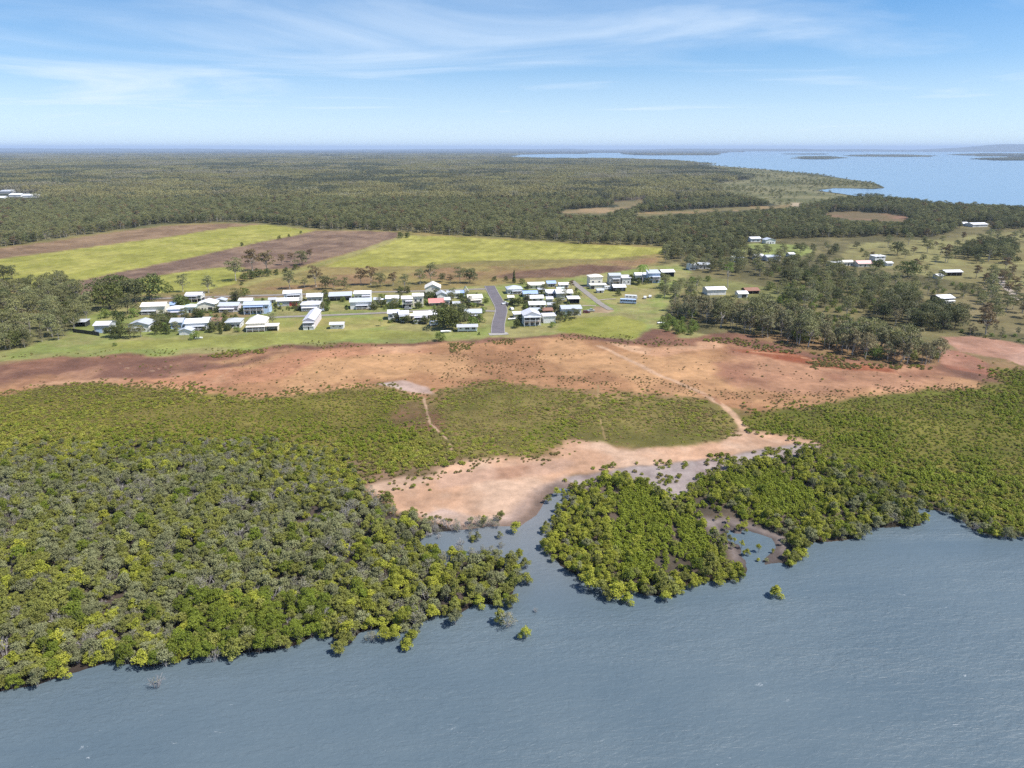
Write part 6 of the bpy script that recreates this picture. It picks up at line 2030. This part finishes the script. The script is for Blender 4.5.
    ('house', 'house', 613, 626, 291.5, 4.4, 8, 'gx', 1.3, 'dark', 'roofwhite', [W_(2, 1.5, 1.5, 1.2), D_(0.5), SD(1)], 'low dark walled house with a white roof on the green lawn'),
    ('house', 'house', 635, 647, 281, 6, 8, 'gx', 1.2, 'white', 'roofwhite', [W_(3, 2.0, 1.4, 1.2), D_(0.5)], 'white house behind the dark garden bushes and thin palm'),
    ('two_storey_house', 'house', 648, 660, 283, 9.5, 8, 'sk', 1.4, 'paleblue', 'roofzinc', [V(0.3, 1.0, 1.8, 2.9, 5.3), W_(2, 4.3, 1.8, 1.6), W_(2, 1.4, 1.8, 1.6), SD(2, 4.3)], 'modern pale blue two storey house with a sloping roof'),
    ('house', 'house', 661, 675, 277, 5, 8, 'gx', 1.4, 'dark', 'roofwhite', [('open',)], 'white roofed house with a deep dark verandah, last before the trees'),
    ('shed', 'shed', 547.5, 556, 308, 3.6, 5, 'gx', 0.8, 'grey', 'roofgrey', [GD(0.5, 2.6, 2.2, 'grey')], 'small grey shed left of the long white shed beside the red car'),
    ('carport', 'carport', 531, 541, 313.5, 3.4, 5, 'flat', 0.3, 'grey', 'roofzinc', [('open',)], 'low grey carport directly behind the columned house'),
    ('shed', 'shed', 508, 514, 300.5, 3.4, 5, 'gx', 0.8, 'cream', 'roofcream', [GD(0.5, 2.4, 2.1, 'cream')], 'little cream shed right of the street, below the white hip roof'),
    ('shed', 'shed', 557, 564, 292, 3.2, 5, 'gx', 0.8, 'greenwall', 'roofgreen', [D_(0.5)], 'little pale green shed behind the widest white roof'),
    ('shed', 'shed', 538.5, 545, 292.5, 3.0, 4, 'sk', 0.4, 'grey', 'roofgrey', [D_(0.4)], 'small grey lean to shed right of the pale blue roof'),
    ('shed', 'shed', 546.5, 553, 302, 3.4, 5, 'gx', 0.9, 'mauve', 'rooflav', [GD(0.5, 2.6, 2.2, 'grey')], 'small lavender roofed shed between the right row and the carport'),
    ('shed', 'shed', 453, 460, 306.5, 3.2, 5, 'gx', 0.8, 'grey', 'roofgrey', [GD(0.5, 2.6, 2.1, 'white')], 'small grey shed right of the red roof, by the timber fence'),
    ('shed', 'shed', 409.5, 414, 319, 3.6, 4, 'gx', 0.7, 'cream', 'roofcream', [D_(0.5)], 'tiny cream shed between the lawn pair and the raised verandah house'),
    ('shed', 'shed', 374, 380, 302.5, 3.2, 5, 'gx', 0.8, 'grey', 'roofzinc', [GD(0.5, 2.6, 2.1, 'grey')], 'small grey shed left of the tiny white garden shed'),
    ('shed', 'shed', 269, 276, 303, 3.6, 5, 'gx', 0.8, 'cream', 'roofgrey', [D_(0.5)], 'small cream shed between the blue house and the red door garage'),
    ('shed', 'shed', 203, 210, 322.5, 3.4, 5, 'gx', 0.8, 'grey', 'roofgrey', [D_(0.5)], 'small grey shed behind the white house with the long windowed front'),
    ('shed', 'shed', 597, 604, 293, 3.0, 4, 'gx', 0.7, 'white', 'roofzinc', [D_(0.5)], 'small pale shed below the low cream garage wing'),
    # beyond
    ('shed', 'shed', 706, 727, 295, 5.5, 9, 'gx', 1.2, 'white', 'roofwhite', [GD(0.3, 3.4, 2.6, 'white'), GD(0.7, 3.4, 2.6, 'white')], 'long white shed alone on the grassy clearing'),
    ('shed', 'shed', 738, 748, 298, 4.5, 7, 'gx', 1.2, 'white', 'roofwhite', [GD(0.6, 3.2, 2.4, 'dark')], 'small white roofed shed with a dark opening beside the rusty roof'),
    ('shed', 'shed', 745, 760, 294, 3.5, 8, 'gx', 1.4, 'brownwall', 'roofrust', [('open',)], 'old shed with a rusty brown roof on the clearing'),
    ('house', 'house', 689, 696, 270, 5, 7, 'gx', 1.2, 'white', 'roofwhite', [W_(2), D_(0.5)], 'pale house among dark trees, left of the far roofs'),
    ('house', 'house', 698, 711, 269, 4.5, 8, 'gx', 1.2, 'grey', 'roofzinc', [W_(3), D_(0.5)], 'grey roofed house among dark trees, beside the pale one'),
    ('house', 'house', 732, 744, 262, 4, 8, 'gx', 1.2, 'white', 'roofzinc', [W_(2), D_(0.4)], 'bluish white roof right of the tall bare trunked tree'),
    ('house', 'house', 755, 764, 260, 4, 8, 'gx', 1.2, 'white', 'roofwhite', [W_(2), D_(0.5)], 'white roof below the small green patch'),
    ('house', 'house', 766, 781, 261, 4, 9, 'gx', 1.3, 'white', 'roofzinc', [W_(3), D_(0.5)], 'long silver white roof below the small green patch'),
    ('house', 'house', 750, 761, 242, 3.5, 8, 'gx', 1.3, 'white', 'roofwhite', [W_(2)], 'white house at the top of the small green patch, left one'),
    ('house', 'house', 765, 776, 244, 4, 9, 'gy', 1.6, 'white', 'roofzinc', [W_(2), D_(0.5)], 'grey gabled house at the top of the small green patch, right one'),
    ('house', 'house', 789, 795, 257, 3, 7, 'gx', 1.0, 'white', 'roofwhite', [W_(2)], 'far small white roof left of the low white buildings'),
    ('house', 'house', 830, 842, 267, 4, 8, 'gx', 1.0, 'white', 'roofwhite', [W_(3)], 'low white building left of the pink roof, nearer half'),
    ('house', 'house', 842.5, 854, 266, 4, 8, 'gx', 1.0, 'cream', 'roofcream', [W_(3), D_(0.5)], 'low cream building joined to the left of the pink roof'),
    ('pink_roof_house', 'house', 857, 873, 267, 3.6, 9, 'gx', 1.9, 'cream', 'roofpink', [W_(3), D_(0.5)], 'house with a pink roof at the edge of the paddock'),
    ('two_storey_house', 'house', 873.5, 886, 262, 5.5, 8, 'flat', 0.3, 'white', 'roofwhite', [W_(2, 4.6, 1.8, 1.4), W_(2, 1.6, 1.8, 1.2)], 'square white two storey house on the paddock edge'),
    ('shed', 'shed', 886.5, 893, 266, 3, 6, 'gx', 0.8, 'white', 'roofwhite', [GD(0.5, 2.8, 2.2, 'grey')], 'small white shed right of the square white house'),
    ('shed', 'shed', 944, 963, 276, 4, 8, 'gx', 1.1, 'brownwall', 'roofwhite', [('open',)], 'long white roofed shed with a dark front in the paddock trees'),
    ('shed', 'shed', 937, 943, 279, 3.4, 6, 'gx', 0.8, 'white', 'roofwhite', [D_(0.5)], 'small white shed left of the long roof in the paddock trees'),
    ('house', 'house', 938, 955, 304, 6, 9, 'gx', 1.4, 'dark', 'roofwhite', [V(0.3, 0.95, 1.8, 0.3, 2.7), W_(2)], 'white roofed house with a shaded front above the dark thicket'),
    ('shed', 'shed', 971, 989, 227, 2.6, 14, 'gx', 1.6, 'white', 'roofwhite', [GD(0.3, 4, 2.8, 'grey')], 'long white farm shed far off at the wood edge'),
    ('shed', 'shed', 962, 970, 226, 2.4, 12, 'gx', 1.4, 'grey', 'roofwhite', [GD(0.5, 4, 2.8, 'grey')], 'small white farm shed left of the long one at the wood edge'),
    ('shed', 'shed', 1008, 1015, 227, 3, 12, 'gx', 1.6, 'dark', 'roofblue', [GD(0.5, 4, 2.8, 'dark')], 'dark blue shed far off at the wood edge'),
    ('shed', 'shed', -3, 4, 199.5, 1.8, 20, 'gx', 2.5, 'white', 'roofwhite', [GD(0.5, 6, 4, 'grey')], 'pale shed at the far left clearing, cut by the edge'),
    ('shed', 'shed', 0, 12, 193.5, 2.0, 30, 'gx', 3, 'grey', 'roofzinc', [GD(0.5, 6, 4, 'grey')], 'grey shed set back in the far left clearing'),
    ('shed', 'shed', 9, 21, 197, 2.0, 22, 'gx', 2.5, 'white', 'roofwhite', [GD(0.5, 6, 4, 'grey')], 'white shed in the far left clearing, the left of three'),
    ('shed', 'shed', 23, 36, 197.5, 2.0, 22, 'gx', 2.5, 'white', 'roofwhite', [GD(0.5, 6, 4, 'grey')], 'white shed in the far left clearing, the middle of three'),
    ('shed', 'shed', 38, 46, 197.2, 1.6, 18, 'gx', 2.0, 'white', 'roofwhite', [GD(0.5, 6, 4, 'grey')], 'white shed in the far left clearing, the right of three'),
    ('house', 'house', 815, 820, 234.5, 2.8, 9, 'gx', 1.6, 'white', 'roofwhite', [W_(2)], 'tiny far white house in the dark trees above the paddock'),
]
_r = random.Random(4)
for h_ in HOUSES:
    h_ = list(h_)
    if h_[4] > 270 and h_[2] < 680:
        # weathered roofs differ from house to house; verandah roofs are rarely as bright as the main roof
        if h_[10] == 'roofwhite' and 'white roof' not in h_[12] and 'white shed' not in h_[12]:
            h_[10] = _r.choice(['roofwhite', 'rooflav', 'roofzinc', 'roofgrey', 'rooflav'])
        if h_[9] == 'white' and not h_[12].startswith(('white', 'plain white', 'low white', 'small white', 'long white')):
            h_[9] = _r.choice(['white', 'mauve', 'grey', 'cream'])
        h_[11] = [(f[:7] + (_r.choice(['rooflav', 'roofgrey', 'roofzinc']),)) if f[0] == 'verandah' and f[7] == 'roofwhite' else f for f in h_[11]]
    rz_ = ANG + _r.uniform(-0.07, 0.07)
    house(*h_, rz=rz_)


# ------------------------------------------------------------------ fences, vehicles, boats
def fence(name, px, h, mat, label, board=True, step=2.4, cat='fence'):
    P = [G(x, y) for x, y in px]
    root = empty(name, tuple(P[0][:2]) + (LAND - 0.1,))
    tag(root, label, cat)
    rails = MB()
    for a, b in zip(P[:-1], P[1:]):
        a, b = Vector((a[0], a[1], 0)) - Vector((P[0][0], P[0][1], 0)), Vector((b[0], b[1], 0)) - Vector((P[0][0], P[0][1], 0))
        L_ = (b - a).length
        n = max(1, int(L_ / step))
        for i in range(n + 1):
            p = a.lerp(b, i / n)
            MB().box(p.x - 0.06, p.x + 0.06, p.y - 0.06, p.y + 0.06, -0.2, h + 0.1).build('post', M[mat], root)
        if board:
            d = (b - a).normalized()
            nrm = Vector((-d.y, d.x, 0)) * 0.03
            nb = max(2, int(h / 0.3))
            for k in range(nb):
                z0, z1 = 0.05 + k * h / nb, 0.05 + (k + 1) * h / nb - 0.02
                rails.add([a - nrm + Vector((0, 0, z0)), b - nrm + Vector((0, 0, z0)), b + nrm + Vector((0, 0, z0)), a + nrm + Vector((0, 0, z0)),
                           a - nrm + Vector((0, 0, z1)), b - nrm + Vector((0, 0, z1)), b + nrm + Vector((0, 0, z1)), a + nrm + Vector((0, 0, z1))],
                          [(0, 1, 5, 4), (1, 2, 6, 5), (2, 3, 7, 6), (3, 0, 4, 7), (4, 5, 6, 7), (3, 2, 1, 0)])
        else:
            for z in (0.4, 0.8, 1.15):
                rails.tube(a + Vector((0, 0, z)), b + Vector((0, 0, z)), 0.012, 0.012, 3)
    rails.build('boards' if board else 'wire', M[mat], root)


fence('board_fence', [(73, 332.5), (86, 334), (99.5, 336)], 2.3, 'dark', 'low dark board fence at the left end of the lawn')
fence('board_fence', [(553.5, 316), (560.5, 309)], 1.6, 'steel', 'grey sheet fence left of the long white shed')
fence('board_fence', [(504, 302), (508, 307)], 1.5, 'timber', 'short timber fence along the right verge of the street')
fence('paling_fence', [(297, 311), (303, 304)], 1.7, 'dark', 'dark fence running back beside the garage with a red door')
fence('wire_fence', [(262, 316.5), (330, 313.5), (384, 311)], 1.2, 'timber', 'thin wire fence along the narrow street', False, 6)
fence('wire_fence', [(145, 297), (240, 294), (330, 291), (420, 289.4)], 1.2, 'timber', 'thin wire fence behind the rear road', False, 8)
fence('board_fence', [(546, 303), (556, 304), (560, 301)], 1.6, 'steel', 'pale sheet fence between the right row and the sheds')
fence('board_fence', [(447, 304.5), (466, 303.5), (484, 306)], 1.4, 'timber', 'timber fence in front of the gardens right of the red roof')


def wheel(root, x, y, r, w=0.22):
    t = MB()
    t.tube((x, y - w / 2, r), (x, y + w / 2, r), r, r, 16)
    o = t.build('wheel', M['rubber'], root)
    MB().tube((x, y - w / 2 - 0.01, r), (x, y + w / 2 + 0.01, r), r * 0.55, r * 0.55, 12).build('rim', M['steel'], o)


def vehicle(name, cat, px, py, rz, prof, glassprof, W, mat, wheels, label, r=0.36, group=None):
    p = G(px, py)
    root = empty(name, (p[0], p[1], LAND), rz)
    tag(root, label, cat, group)
    MB().prism(prof, 'y', -W / 2, W / 2).build('body', M[mat], root, 0.06)
    for gp in glassprof:
        g = MB().prism(gp, 'y', -W / 2 - 0.015, W / 2 + 0.015)
        g.build('window', M['glass'], root)
    for x in wheels:
        for y in (-W / 2 + 0.08, W / 2 - 0.08):
            wheel(root, x, y, r)
    x0, x1 = min(a for a, b in prof), max(a for a, b in prof)
    for y in (-W * 0.36, W * 0.36):
        MB().box(x1 - 0.05, x1 + 0.03, y - 0.16, y + 0.16, 0.66, 0.82).build('headlight', M['post'], root)
        MB().box(x0 - 0.03, x0 + 0.05, y - 0.14, y + 0.14, 0.7, 0.86).build('tail_light', M['red'], root)
    MB().box(x1 - 0.02, x1 + 0.06, -W / 2 + 0.1, W / 2 - 0.1, 0.36, 0.56).build('bumper', M['steel'], root)
    return root


SUV = [(-2.3, 0.4), (2.3, 0.4), (2.35, 0.9), (1.2, 1.08), (0.55, 1.75), (-2.1, 1.78), (-2.35, 1.0)]
SUVG = [[(1.05, 1.1), (0.5, 1.66), (-0.25, 1.68), (-0.25, 1.1)], [(-0.35, 1.1), (-0.35, 1.68), (-1.95, 1.68), (-2.15, 1.1)]]
UTE = [(-2.6, 0.45), (2.4, 0.45), (2.45, 0.95), (1.25, 1.1), (0.7, 1.75), (-0.7, 1.78), (-0.85, 1.1), (-2.6, 1.1)]
UTEG = [[(1.1, 1.12), (0.62, 1.66), (-0.6, 1.68), (-0.7, 1.12)]]
BUS = [(-5.4, 0.45), (5.3, 0.45), (5.5, 1.3), (5.3, 3.1), (-5.3, 3.2), (-5.5, 1.0)]
BUSG = [[(a, 1.75), (a + 1.35, 1.75), (a + 1.35, 2.6), (a, 2.6)] for a in (-5.0, -3.4, -1.8, -0.2, 1.4, 3.0)] + [[(4.5, 1.6), (5.46, 1.6), (5.35, 2.75), (4.5, 2.75)]]
VAN = [(-3.4, 0.5), (3.1, 0.5), (3.3, 1.2), (3.0, 2.75), (-3.3, 2.85), (-3.5, 1.0)]
VANG = [[(a, 1.5), (a + 0.9, 1.5), (a + 0.9, 2.1), (a, 2.1)] for a in (-2.6, -0.8, 1.2)]
vehicle('parked_car', 'car', 586.5, 313, ANG, SUV, SUVG, 1.85, 'carred', (-1.45, 1.45), 'dark red car parked at the right end of the long white shed')
vehicle('parked_car', 'ute', 591, 311.5, ANG + 0.1, UTE, UTEG, 1.85, 'carsilver', (-1.6, 1.5), 'silver ute parked beyond the dark red car')
vehicle('parked_bus', 'bus', 628, 303.5, ANG - 0.35, BUS, BUSG, 2.5, 'paleblue', (-3.4, 3.6), 'long pale blue bus parked on the dry grass', 0.5)
vehicle('motorhome', 'motorhome', 631, 299, ANG - 0.3, [(x * 1.3, z) for x, z in VAN], [[(x * 1.3, z) for x, z in g] for g in VANG], 2.4, 'carwhite', (-2.6, 2.8), 'white motorhome parked behind the long pale blue bus', 0.42)
vehicle('parked_car', 'car', 645, 298.5, ANG + 1.2, SUV, SUVG, 1.85, 'carwhite', (-1.45, 1.45), 'white car right of the motorhome, the nearer of two', group=None)
vehicle('parked_car', 'car', 650, 297.5, ANG + 1.2, SUV, SUVG, 1.85, 'carwhite', (-1.45, 1.45), 'white car at the end of the parked row, farthest right')
vehicle('caravan', 'caravan', 608.5, 289.7, ANG, VAN, VANG, 2.3, 'carwhite', (-0.5, 0.5), 'white caravan at the left end of the low dark walled house')
vehicle('caravan', 'caravan', 434, 325.5, ANG + 0.2, [(x * 0.8, z) for x, z in VAN], [[(x * 0.8, z) for x, z in g] for g in VANG], 2.3, 'carwhite', (-0.5, 0.5), 'white caravan parked against the big dark trees')
vehicle('parked_car', 'car', 511.5, 310, 1.9, SUV, SUVG, 1.85, 'carwhite', (-1.45, 1.45), 'white car parked right of the bend in the street')
vehicle('parked_car', 'ute', 505.5, 304.5, 0.4, UTE, UTEG, 1.85, 'carwhite', (-1.6, 1.5), 'white ute on the right verge halfway up the street')
vehicle('parked_car', 'car', 408, 309.5, ANG, SUV, SUVG, 1.85, 'carsilver', (-1.45, 1.45), 'silver car below the balcony of the cream house')
vehicle('parked_car', 'car', 562, 300.5, 0.6, SUV, SUVG, 1.85, 'carsilver', (-1.45, 1.45), 'silver car between the widest white shed and the carport')
vehicle('parked_car', 'car', 324, 311, ANG + 1.3, SUV, SUVG, 1.85, 'carsilver', (-1.45, 1.45), 'silver car beside the windowed verandah house')
vehicle('parked_car', 'car', 476, 318.5, ANG, SUV, SUVG, 1.85, 'carwhite', (-1.45, 1.45), 'white car beside the grey white house left of the street')


def boat(px, py, rz, Lb, label):
    p = G(px, py)
    root = empty('small_boat', (p[0], p[1], LAND), rz)
    tag(root, label, 'boat')
    n = 9
    vs, fs = [], []
    for i in range(n):
        t = i / (n - 1)
        x = (t - 0.5) * Lb
        w = Lb * 0.19 * (1 - max(0, t - 0.45) ** 2 / 0.31)
        w = max(w, 0.03)
        k = 0.25 + 0.35 * max(0, t - 0.6)
        vs += [(x, -w, 0.95 + 0.15 * t), (x, -w * 0.75, 0.45), (x, 0, k), (x, w * 0.75, 0.45), (x, w, 0.95 + 0.15 * t), (x, w * 0.85, 0.93 + 0.15 * t), (x, 0, 0.6), (x, -w * 0.85, 0.93 + 0.15 * t)]
    for i in range(n - 1):
        for k in range(8):
            a, b = i * 8 + k, i * 8 + (k + 1) % 8
            fs.append((a, b, b + 8, a + 8))
    fs += [tuple(range(8))[::-1], tuple(range((n - 1) * 8, n * 8))]
    MB().add(vs, fs).build('hull', M['carwhite'], root)
    MB().box(-0.2, 0.2, -Lb * 0.15, Lb * 0.15, 0.8, 0.88).build('seat', M['timber'], root)
    MB().box(-Lb * 0.5 - 0.3, -Lb * 0.5, -0.18, 0.18, 0.5, 1.25).build('outboard_motor', M['dark'], root)
    MB().box(-Lb * 0.35, Lb * 0.1, -0.5, 0.5, -0.05, 0.24).build('cradle', M['steel'], root)


boat(199, 339, 0.15, 4.2, 'small white boat lying on the lawn beside the round bush')
boat(446, 332.5, 0.1, 6.0, 'long white boat on the grass left of the low white building')
boat(513, 320, 0.2, 6.0, 'white boat on the verge left of the columned house')
boat(661, 324, 0.1, 4.5, 'white boat on the grass beside the green thicket')

# A-frame tent shape by the rear road
pt = G(466, 292)
e_ = empty('white_tent', (pt[0], pt[1], LAND - 0.1), ANG)
tag(e_, 'pointed white tent at the end of the rear road', 'tent')
MB().prism([(-2.4, 0), (0, 4.2), (2.4, 0), (2.3, 0), (0, 4.05), (-2.3, 0)], 'y', 0, 4).build('canvas', M['white'], e_)
MB().tube((0, -0.1, 0), (0, -0.1, 4.3), 0.06, 0.06, 6).build('pole', M['steel'], e_)
MB().box(-1.0, 1.0, 0.3, 0.35, 0, 2.0).build('flap', M['cream'], e_)

# ------------------------------------------------------------------ hills beyond the bay
def hill(name, d, x0, x1, hmax, seed, label):
    rng = np.random.default_rng(seed)
    n, mrow = 60, 9
    vs, fs = [], []
    for j in range(mrow):
        for i in range(n):
            t = i / (n - 1)
            x = x0 + (x1 - x0) * t
            u = j / (mrow - 1)
            e = min(1, 6 * t, 6 * (1 - t)) if hmax < 200 else min(1, 4.4 * t)
            prof = (0.35 + 0.65 * float(fbm(np.array([x / 2600.0]), np.array([seed * 1.0]), seed, 3)[0])) * e
            z = hmax * prof * math.sin(math.pi * u) ** 0.8
            vs.append((x, d + u * 5000, z - 0.5))
    for j in range(mrow - 1):
        for i in range(n - 1):
            a = j * n + i
            fs.append((a, a + 1, a + n + 1, a + n))
    me = mesh_from(name, vs, fs, [M['hill']], smooth=True)
    o = link(bpy.data.objects.new(name, me))
    tag(o, label, 'hills', None, 'structure')


M['hill'] = asphalt_mat('wooded_hill', (0.030, 0.036, 0.020), (0.060, 0.066, 0.036))
hill('hills', 24000, 14600, 30000, 285, 5, 'low bluish hills beyond the far end of the bay')
hill('hills', 27000, 2500, 17000, 95, 9, 'thin far shore across the bay')
hill('hills', 26000, -34000, -8000, 120, 13, 'dark low ridge on the far left horizon')
hill('hills', 30000, -9000, 5000, 95, 17, 'faint flat ridge at the middle of the horizon')


# ------------------------------------------------------------------ garden shrubs, all over the house yards
def garden():
    rng = np.random.default_rng(88)
    yards = [[(140, 332), (230, 331), (243, 326), (240, 317), (160, 317)], [(145, 314), (330, 311), (330, 299), (150, 301)], [(345, 310), (480, 309), (480, 294), (350, 299)],
             [(388, 323), (440, 325), (480, 320), (484, 312), (400, 312)], [(507, 322), (560, 324), (582, 316), (580, 288), (508, 290)], [(588, 294), (676, 285), (670, 272), (590, 283)]]
    k = 0
    boxes = [(min(h[2], h[3]) - 0.5, max(h[2], h[3]) + 0.5, h[4] - 1.2 * h[5] - 2, h[4] + 0.6) for h in HOUSES]
    for W in yards:
        x0, x1 = min(a for a, b in W), max(a for a, b in W)
        y0, y1 = min(b for a, b in W), max(b for a, b in W)
        for _ in range(340):
            x, y = rng.uniform(x0, x1), rng.uniform(y0, y1)
            if not inpx(G(x, y)[None, :2], W)[0]:
                continue
            if any(a < x < b and c < y < d for a, b, c, d in boxes):
                continue
            if dline(G(x, y)[None, :2], GP([(489.5, 286), (493, 293), (497, 300), (502, 309), (500, 317), (498, 325), (498, 333.5)]))[0] < 6.5:
                continue
            if dline(G(x, y)[None, :2], GP([(499, 311.5), (460, 310.5), (388, 312.8), (279, 317.2)]))[0] < 3.5 or dline(G(x, y)[None, :2], GP([(572, 281), (593, 298), (611, 310)]))[0] < 4:
                continue
            p = G(x, y)
            if rng.random() < 0.33:
                kt, wt = [('gum', 'thin gum'), ('gum_dark', 'dark leafy'), ('fig', 'dense green'), ('palm', 'slender palm')][int(rng.integers(4))]
                plant('garden_tree', kt, int(rng.integers(4)), (p[0], p[1], LAND - 0.1), rng.uniform(0, 6.28), rng.uniform(0.34, 0.6),
                      wt + ' tree growing in one of the house yards', 'garden tree', 'garden trees around the houses')
                continue
            kd = 'bush' if rng.random() < 0.5 else 'bush_dark'
            plant('garden_shrub', kd, int(rng.integers(3)), (p[0], p[1], LAND - 0.1), rng.uniform(0, 6.28), rng.uniform(0.3, 0.85),
                  ('bright green' if kd == 'bush' else 'dark green') + ' garden shrub in one of the house yards', 'garden shrub', 'garden shrubs around the houses')
            k += 1
            if k >= 299:
                return


garden()


# ------------------------------------------------------------------ daylight
SUN_EL, SUN_AZ = 56.0, 108.0          # azimuth clockwise from the view direction
sd_ = bpy.data.lights.new('sun', 'SUN')
sd_.energy = 4.8
sd_.angle = R(0.53)
sd_.color = (1.0, 0.955, 0.89)
so = bpy.data.objects.new('sun', sd_)
link(so)
v = Vector((math.sin(R(SUN_AZ)) * math.cos(R(SUN_EL)), math.cos(R(SUN_AZ)) * math.cos(R(SUN_EL)), math.sin(R(SUN_EL))))
so.rotation_euler = v.to_track_quat('Z', 'Y').to_euler()
so.location = (300, 0, 400)

wd_ = bpy.data.worlds.new('World')
SC.world = wd_
wd_.use_nodes = True
nt = wd_.node_tree
for n_ in list(nt.nodes):
    nt.nodes.remove(n_)
wo = nt.nodes.new('ShaderNodeOutputWorld')
bg = nt.nodes.new('ShaderNodeBackground')
bg.inputs[1].default_value = 0.098
tc = N(nt, 'ShaderNodeTexCoord')
sky = nt.nodes.new('ShaderNodeTexSky')
sky.sky_type = 'NISHITA'
zs_ = N(nt, 'ShaderNodeSeparateXYZ')
L(nt, tc.outputs['Generated'], zs_.inputs[0])
zc_ = N(nt, 'ShaderNodeCombineXYZ')
L(nt, zs_.outputs[0], zc_.inputs[0]); L(nt, zs_.outputs[1], zc_.inputs[1])
L(nt, mth(nt, 'ADD', mth(nt, 'MULTIPLY', zs_.outputs[2], 1.15), 0.055), zc_.inputs[2])
nm_ = N(nt, 'ShaderNodeVectorMath')
nm_.operation = 'NORMALIZE'
L(nt, zc_.outputs[0], nm_.inputs[0])
L(nt, nm_.outputs[0], sky.inputs[0])
sky.sun_disc = False
sky.sun_elevation = R(SUN_EL)
sky.sun_rotation = R(SUN_AZ)
sky.altitude = 100
sky.air_density = 1.0
sky.dust_density = 0.5
sky.ozone_density = 2.5
sp_ = N(nt, 'ShaderNodeSeparateXYZ')
L(nt, tc.outputs['Generated'], sp_.inputs[0])
# clouds on a high flat layer: thin streaks of cirrus, and long faint bands low down
zz = mth(nt, 'ADD', mth(nt, 'MAXIMUM', sp_.outputs[2], 0.0), 0.045)
cu = mth(nt, 'DIVIDE', sp_.outputs[0], zz)
cv = mth(nt, 'DIVIDE', sp_.outputs[1], zz)
cb_ = N(nt, 'ShaderNodeCombineXYZ')
L(nt, cu, cb_.inputs[0]); L(nt, cv, cb_.inputs[1])
mp_ = N(nt, 'ShaderNodeMapping')
mp_.inputs['Scale'].default_value = (0.26, 0.36, 1)
mp_.inputs['Rotation'].default_value = (0, 0, R(14))
mp_.inputs['Location'].default_value = (5.3, 1.9, 0)
L(nt, cb_.outputs[0], mp_.inputs[0])
ci_ = N(nt, 'ShaderNodeTexNoise', Scale=1.0, Detail=6.0, Roughness=0.56, Distortion=1.2)
L(nt, mp_.outputs[0], ci_.inputs['Vector'])
mq_ = N(nt, 'ShaderNodeMapping')
mq_.inputs['Scale'].default_value = (0.05, 0.11, 1)
mq_.inputs['Location'].default_value = (1.7, 2.3, 0)
L(nt, cb_.outputs[0], mq_.inputs[0])
cj_ = N(nt, 'ShaderNodeTexNoise', Scale=1.0, Detail=3.0)
L(nt, mq_.outputs[0], cj_.inputs['Vector'])
cl = mth(nt, 'ADD', mth(nt, 'MULTIPLY', ci_.outputs['Fac'], 0.72), mth(nt, 'MULTIPLY', cj_.outputs['Fac'], 0.42))
cr_ = ramp(nt, [(0.47, (0, 0, 0)), (0.60, (0.24, 0.24, 0.24)), (0.78, (0.85, 0.85, 0.85))], cl)
skc = sky.outputs[0]
hs_ = N(nt, 'ShaderNodeHueSaturation', Saturation=1.32)
L(nt, skc, hs_.inputs['Color'])
veil = ramp(nt, [(0.0, (0.62, 0.62, 0.62)), (0.045, (0.42, 0.42, 0.42)), (0.10, (0.12, 0.12, 0.12)), (0.17, (0, 0, 0))], sp_.outputs[2])
cf_ = mth(nt, 'MAXIMUM', cr_.outputs[0], mth(nt, 'MULTIPLY', veil.outputs[0], mth(nt, 'ADD', mth(nt, 'MULTIPLY', cj_.outputs['Fac'], 0.9), 0.55)))
out_ = mixc(nt, cf_, hs_.outputs[0], (5.3, 6.1, 7.0))
L(nt, out_, bg.inputs[0])
L(nt, bg.outputs[0], wo.inputs[0])

# ------------------------------------------------------------------ the air
hz, hnt, hout = new_mat('haze')
pv = N(hnt, 'ShaderNodeVolumePrincipled', Density=4.2e-5)
pv.inputs['Color'].default_value = (0.54, 0.69, 0.93, 1)
L(hnt, pv.outputs[0], hout.inputs['Volume'])
mb = MB().box(-66000, 66000, -3000, 66000, -2.6, 240)
ho = mb.build('haze', hz)
tag(ho, 'thin pale blue haze lying over the distant land', 'haze', None, 'stuff')

SC.view_settings.view_transform = 'Standard'
SC.view_settings.look = 'None'
SC.view_settings.gamma = 1.0
SC.view_settings.use_curve_mapping = False
SC.view_settings.exposure = 0.72
SC.cycles.max_bounces = 6
SC.cycles.diffuse_bounces = 3
SC.cycles.glossy_bounces = 3
SC.cycles.transmission_bounces = 3
SC.cycles.volume_bounces = 0
SC.cycles.transparent_max_bounces = 4
SC.cycles.use_denoising = False
SC.render.engine = 'CYCLES'
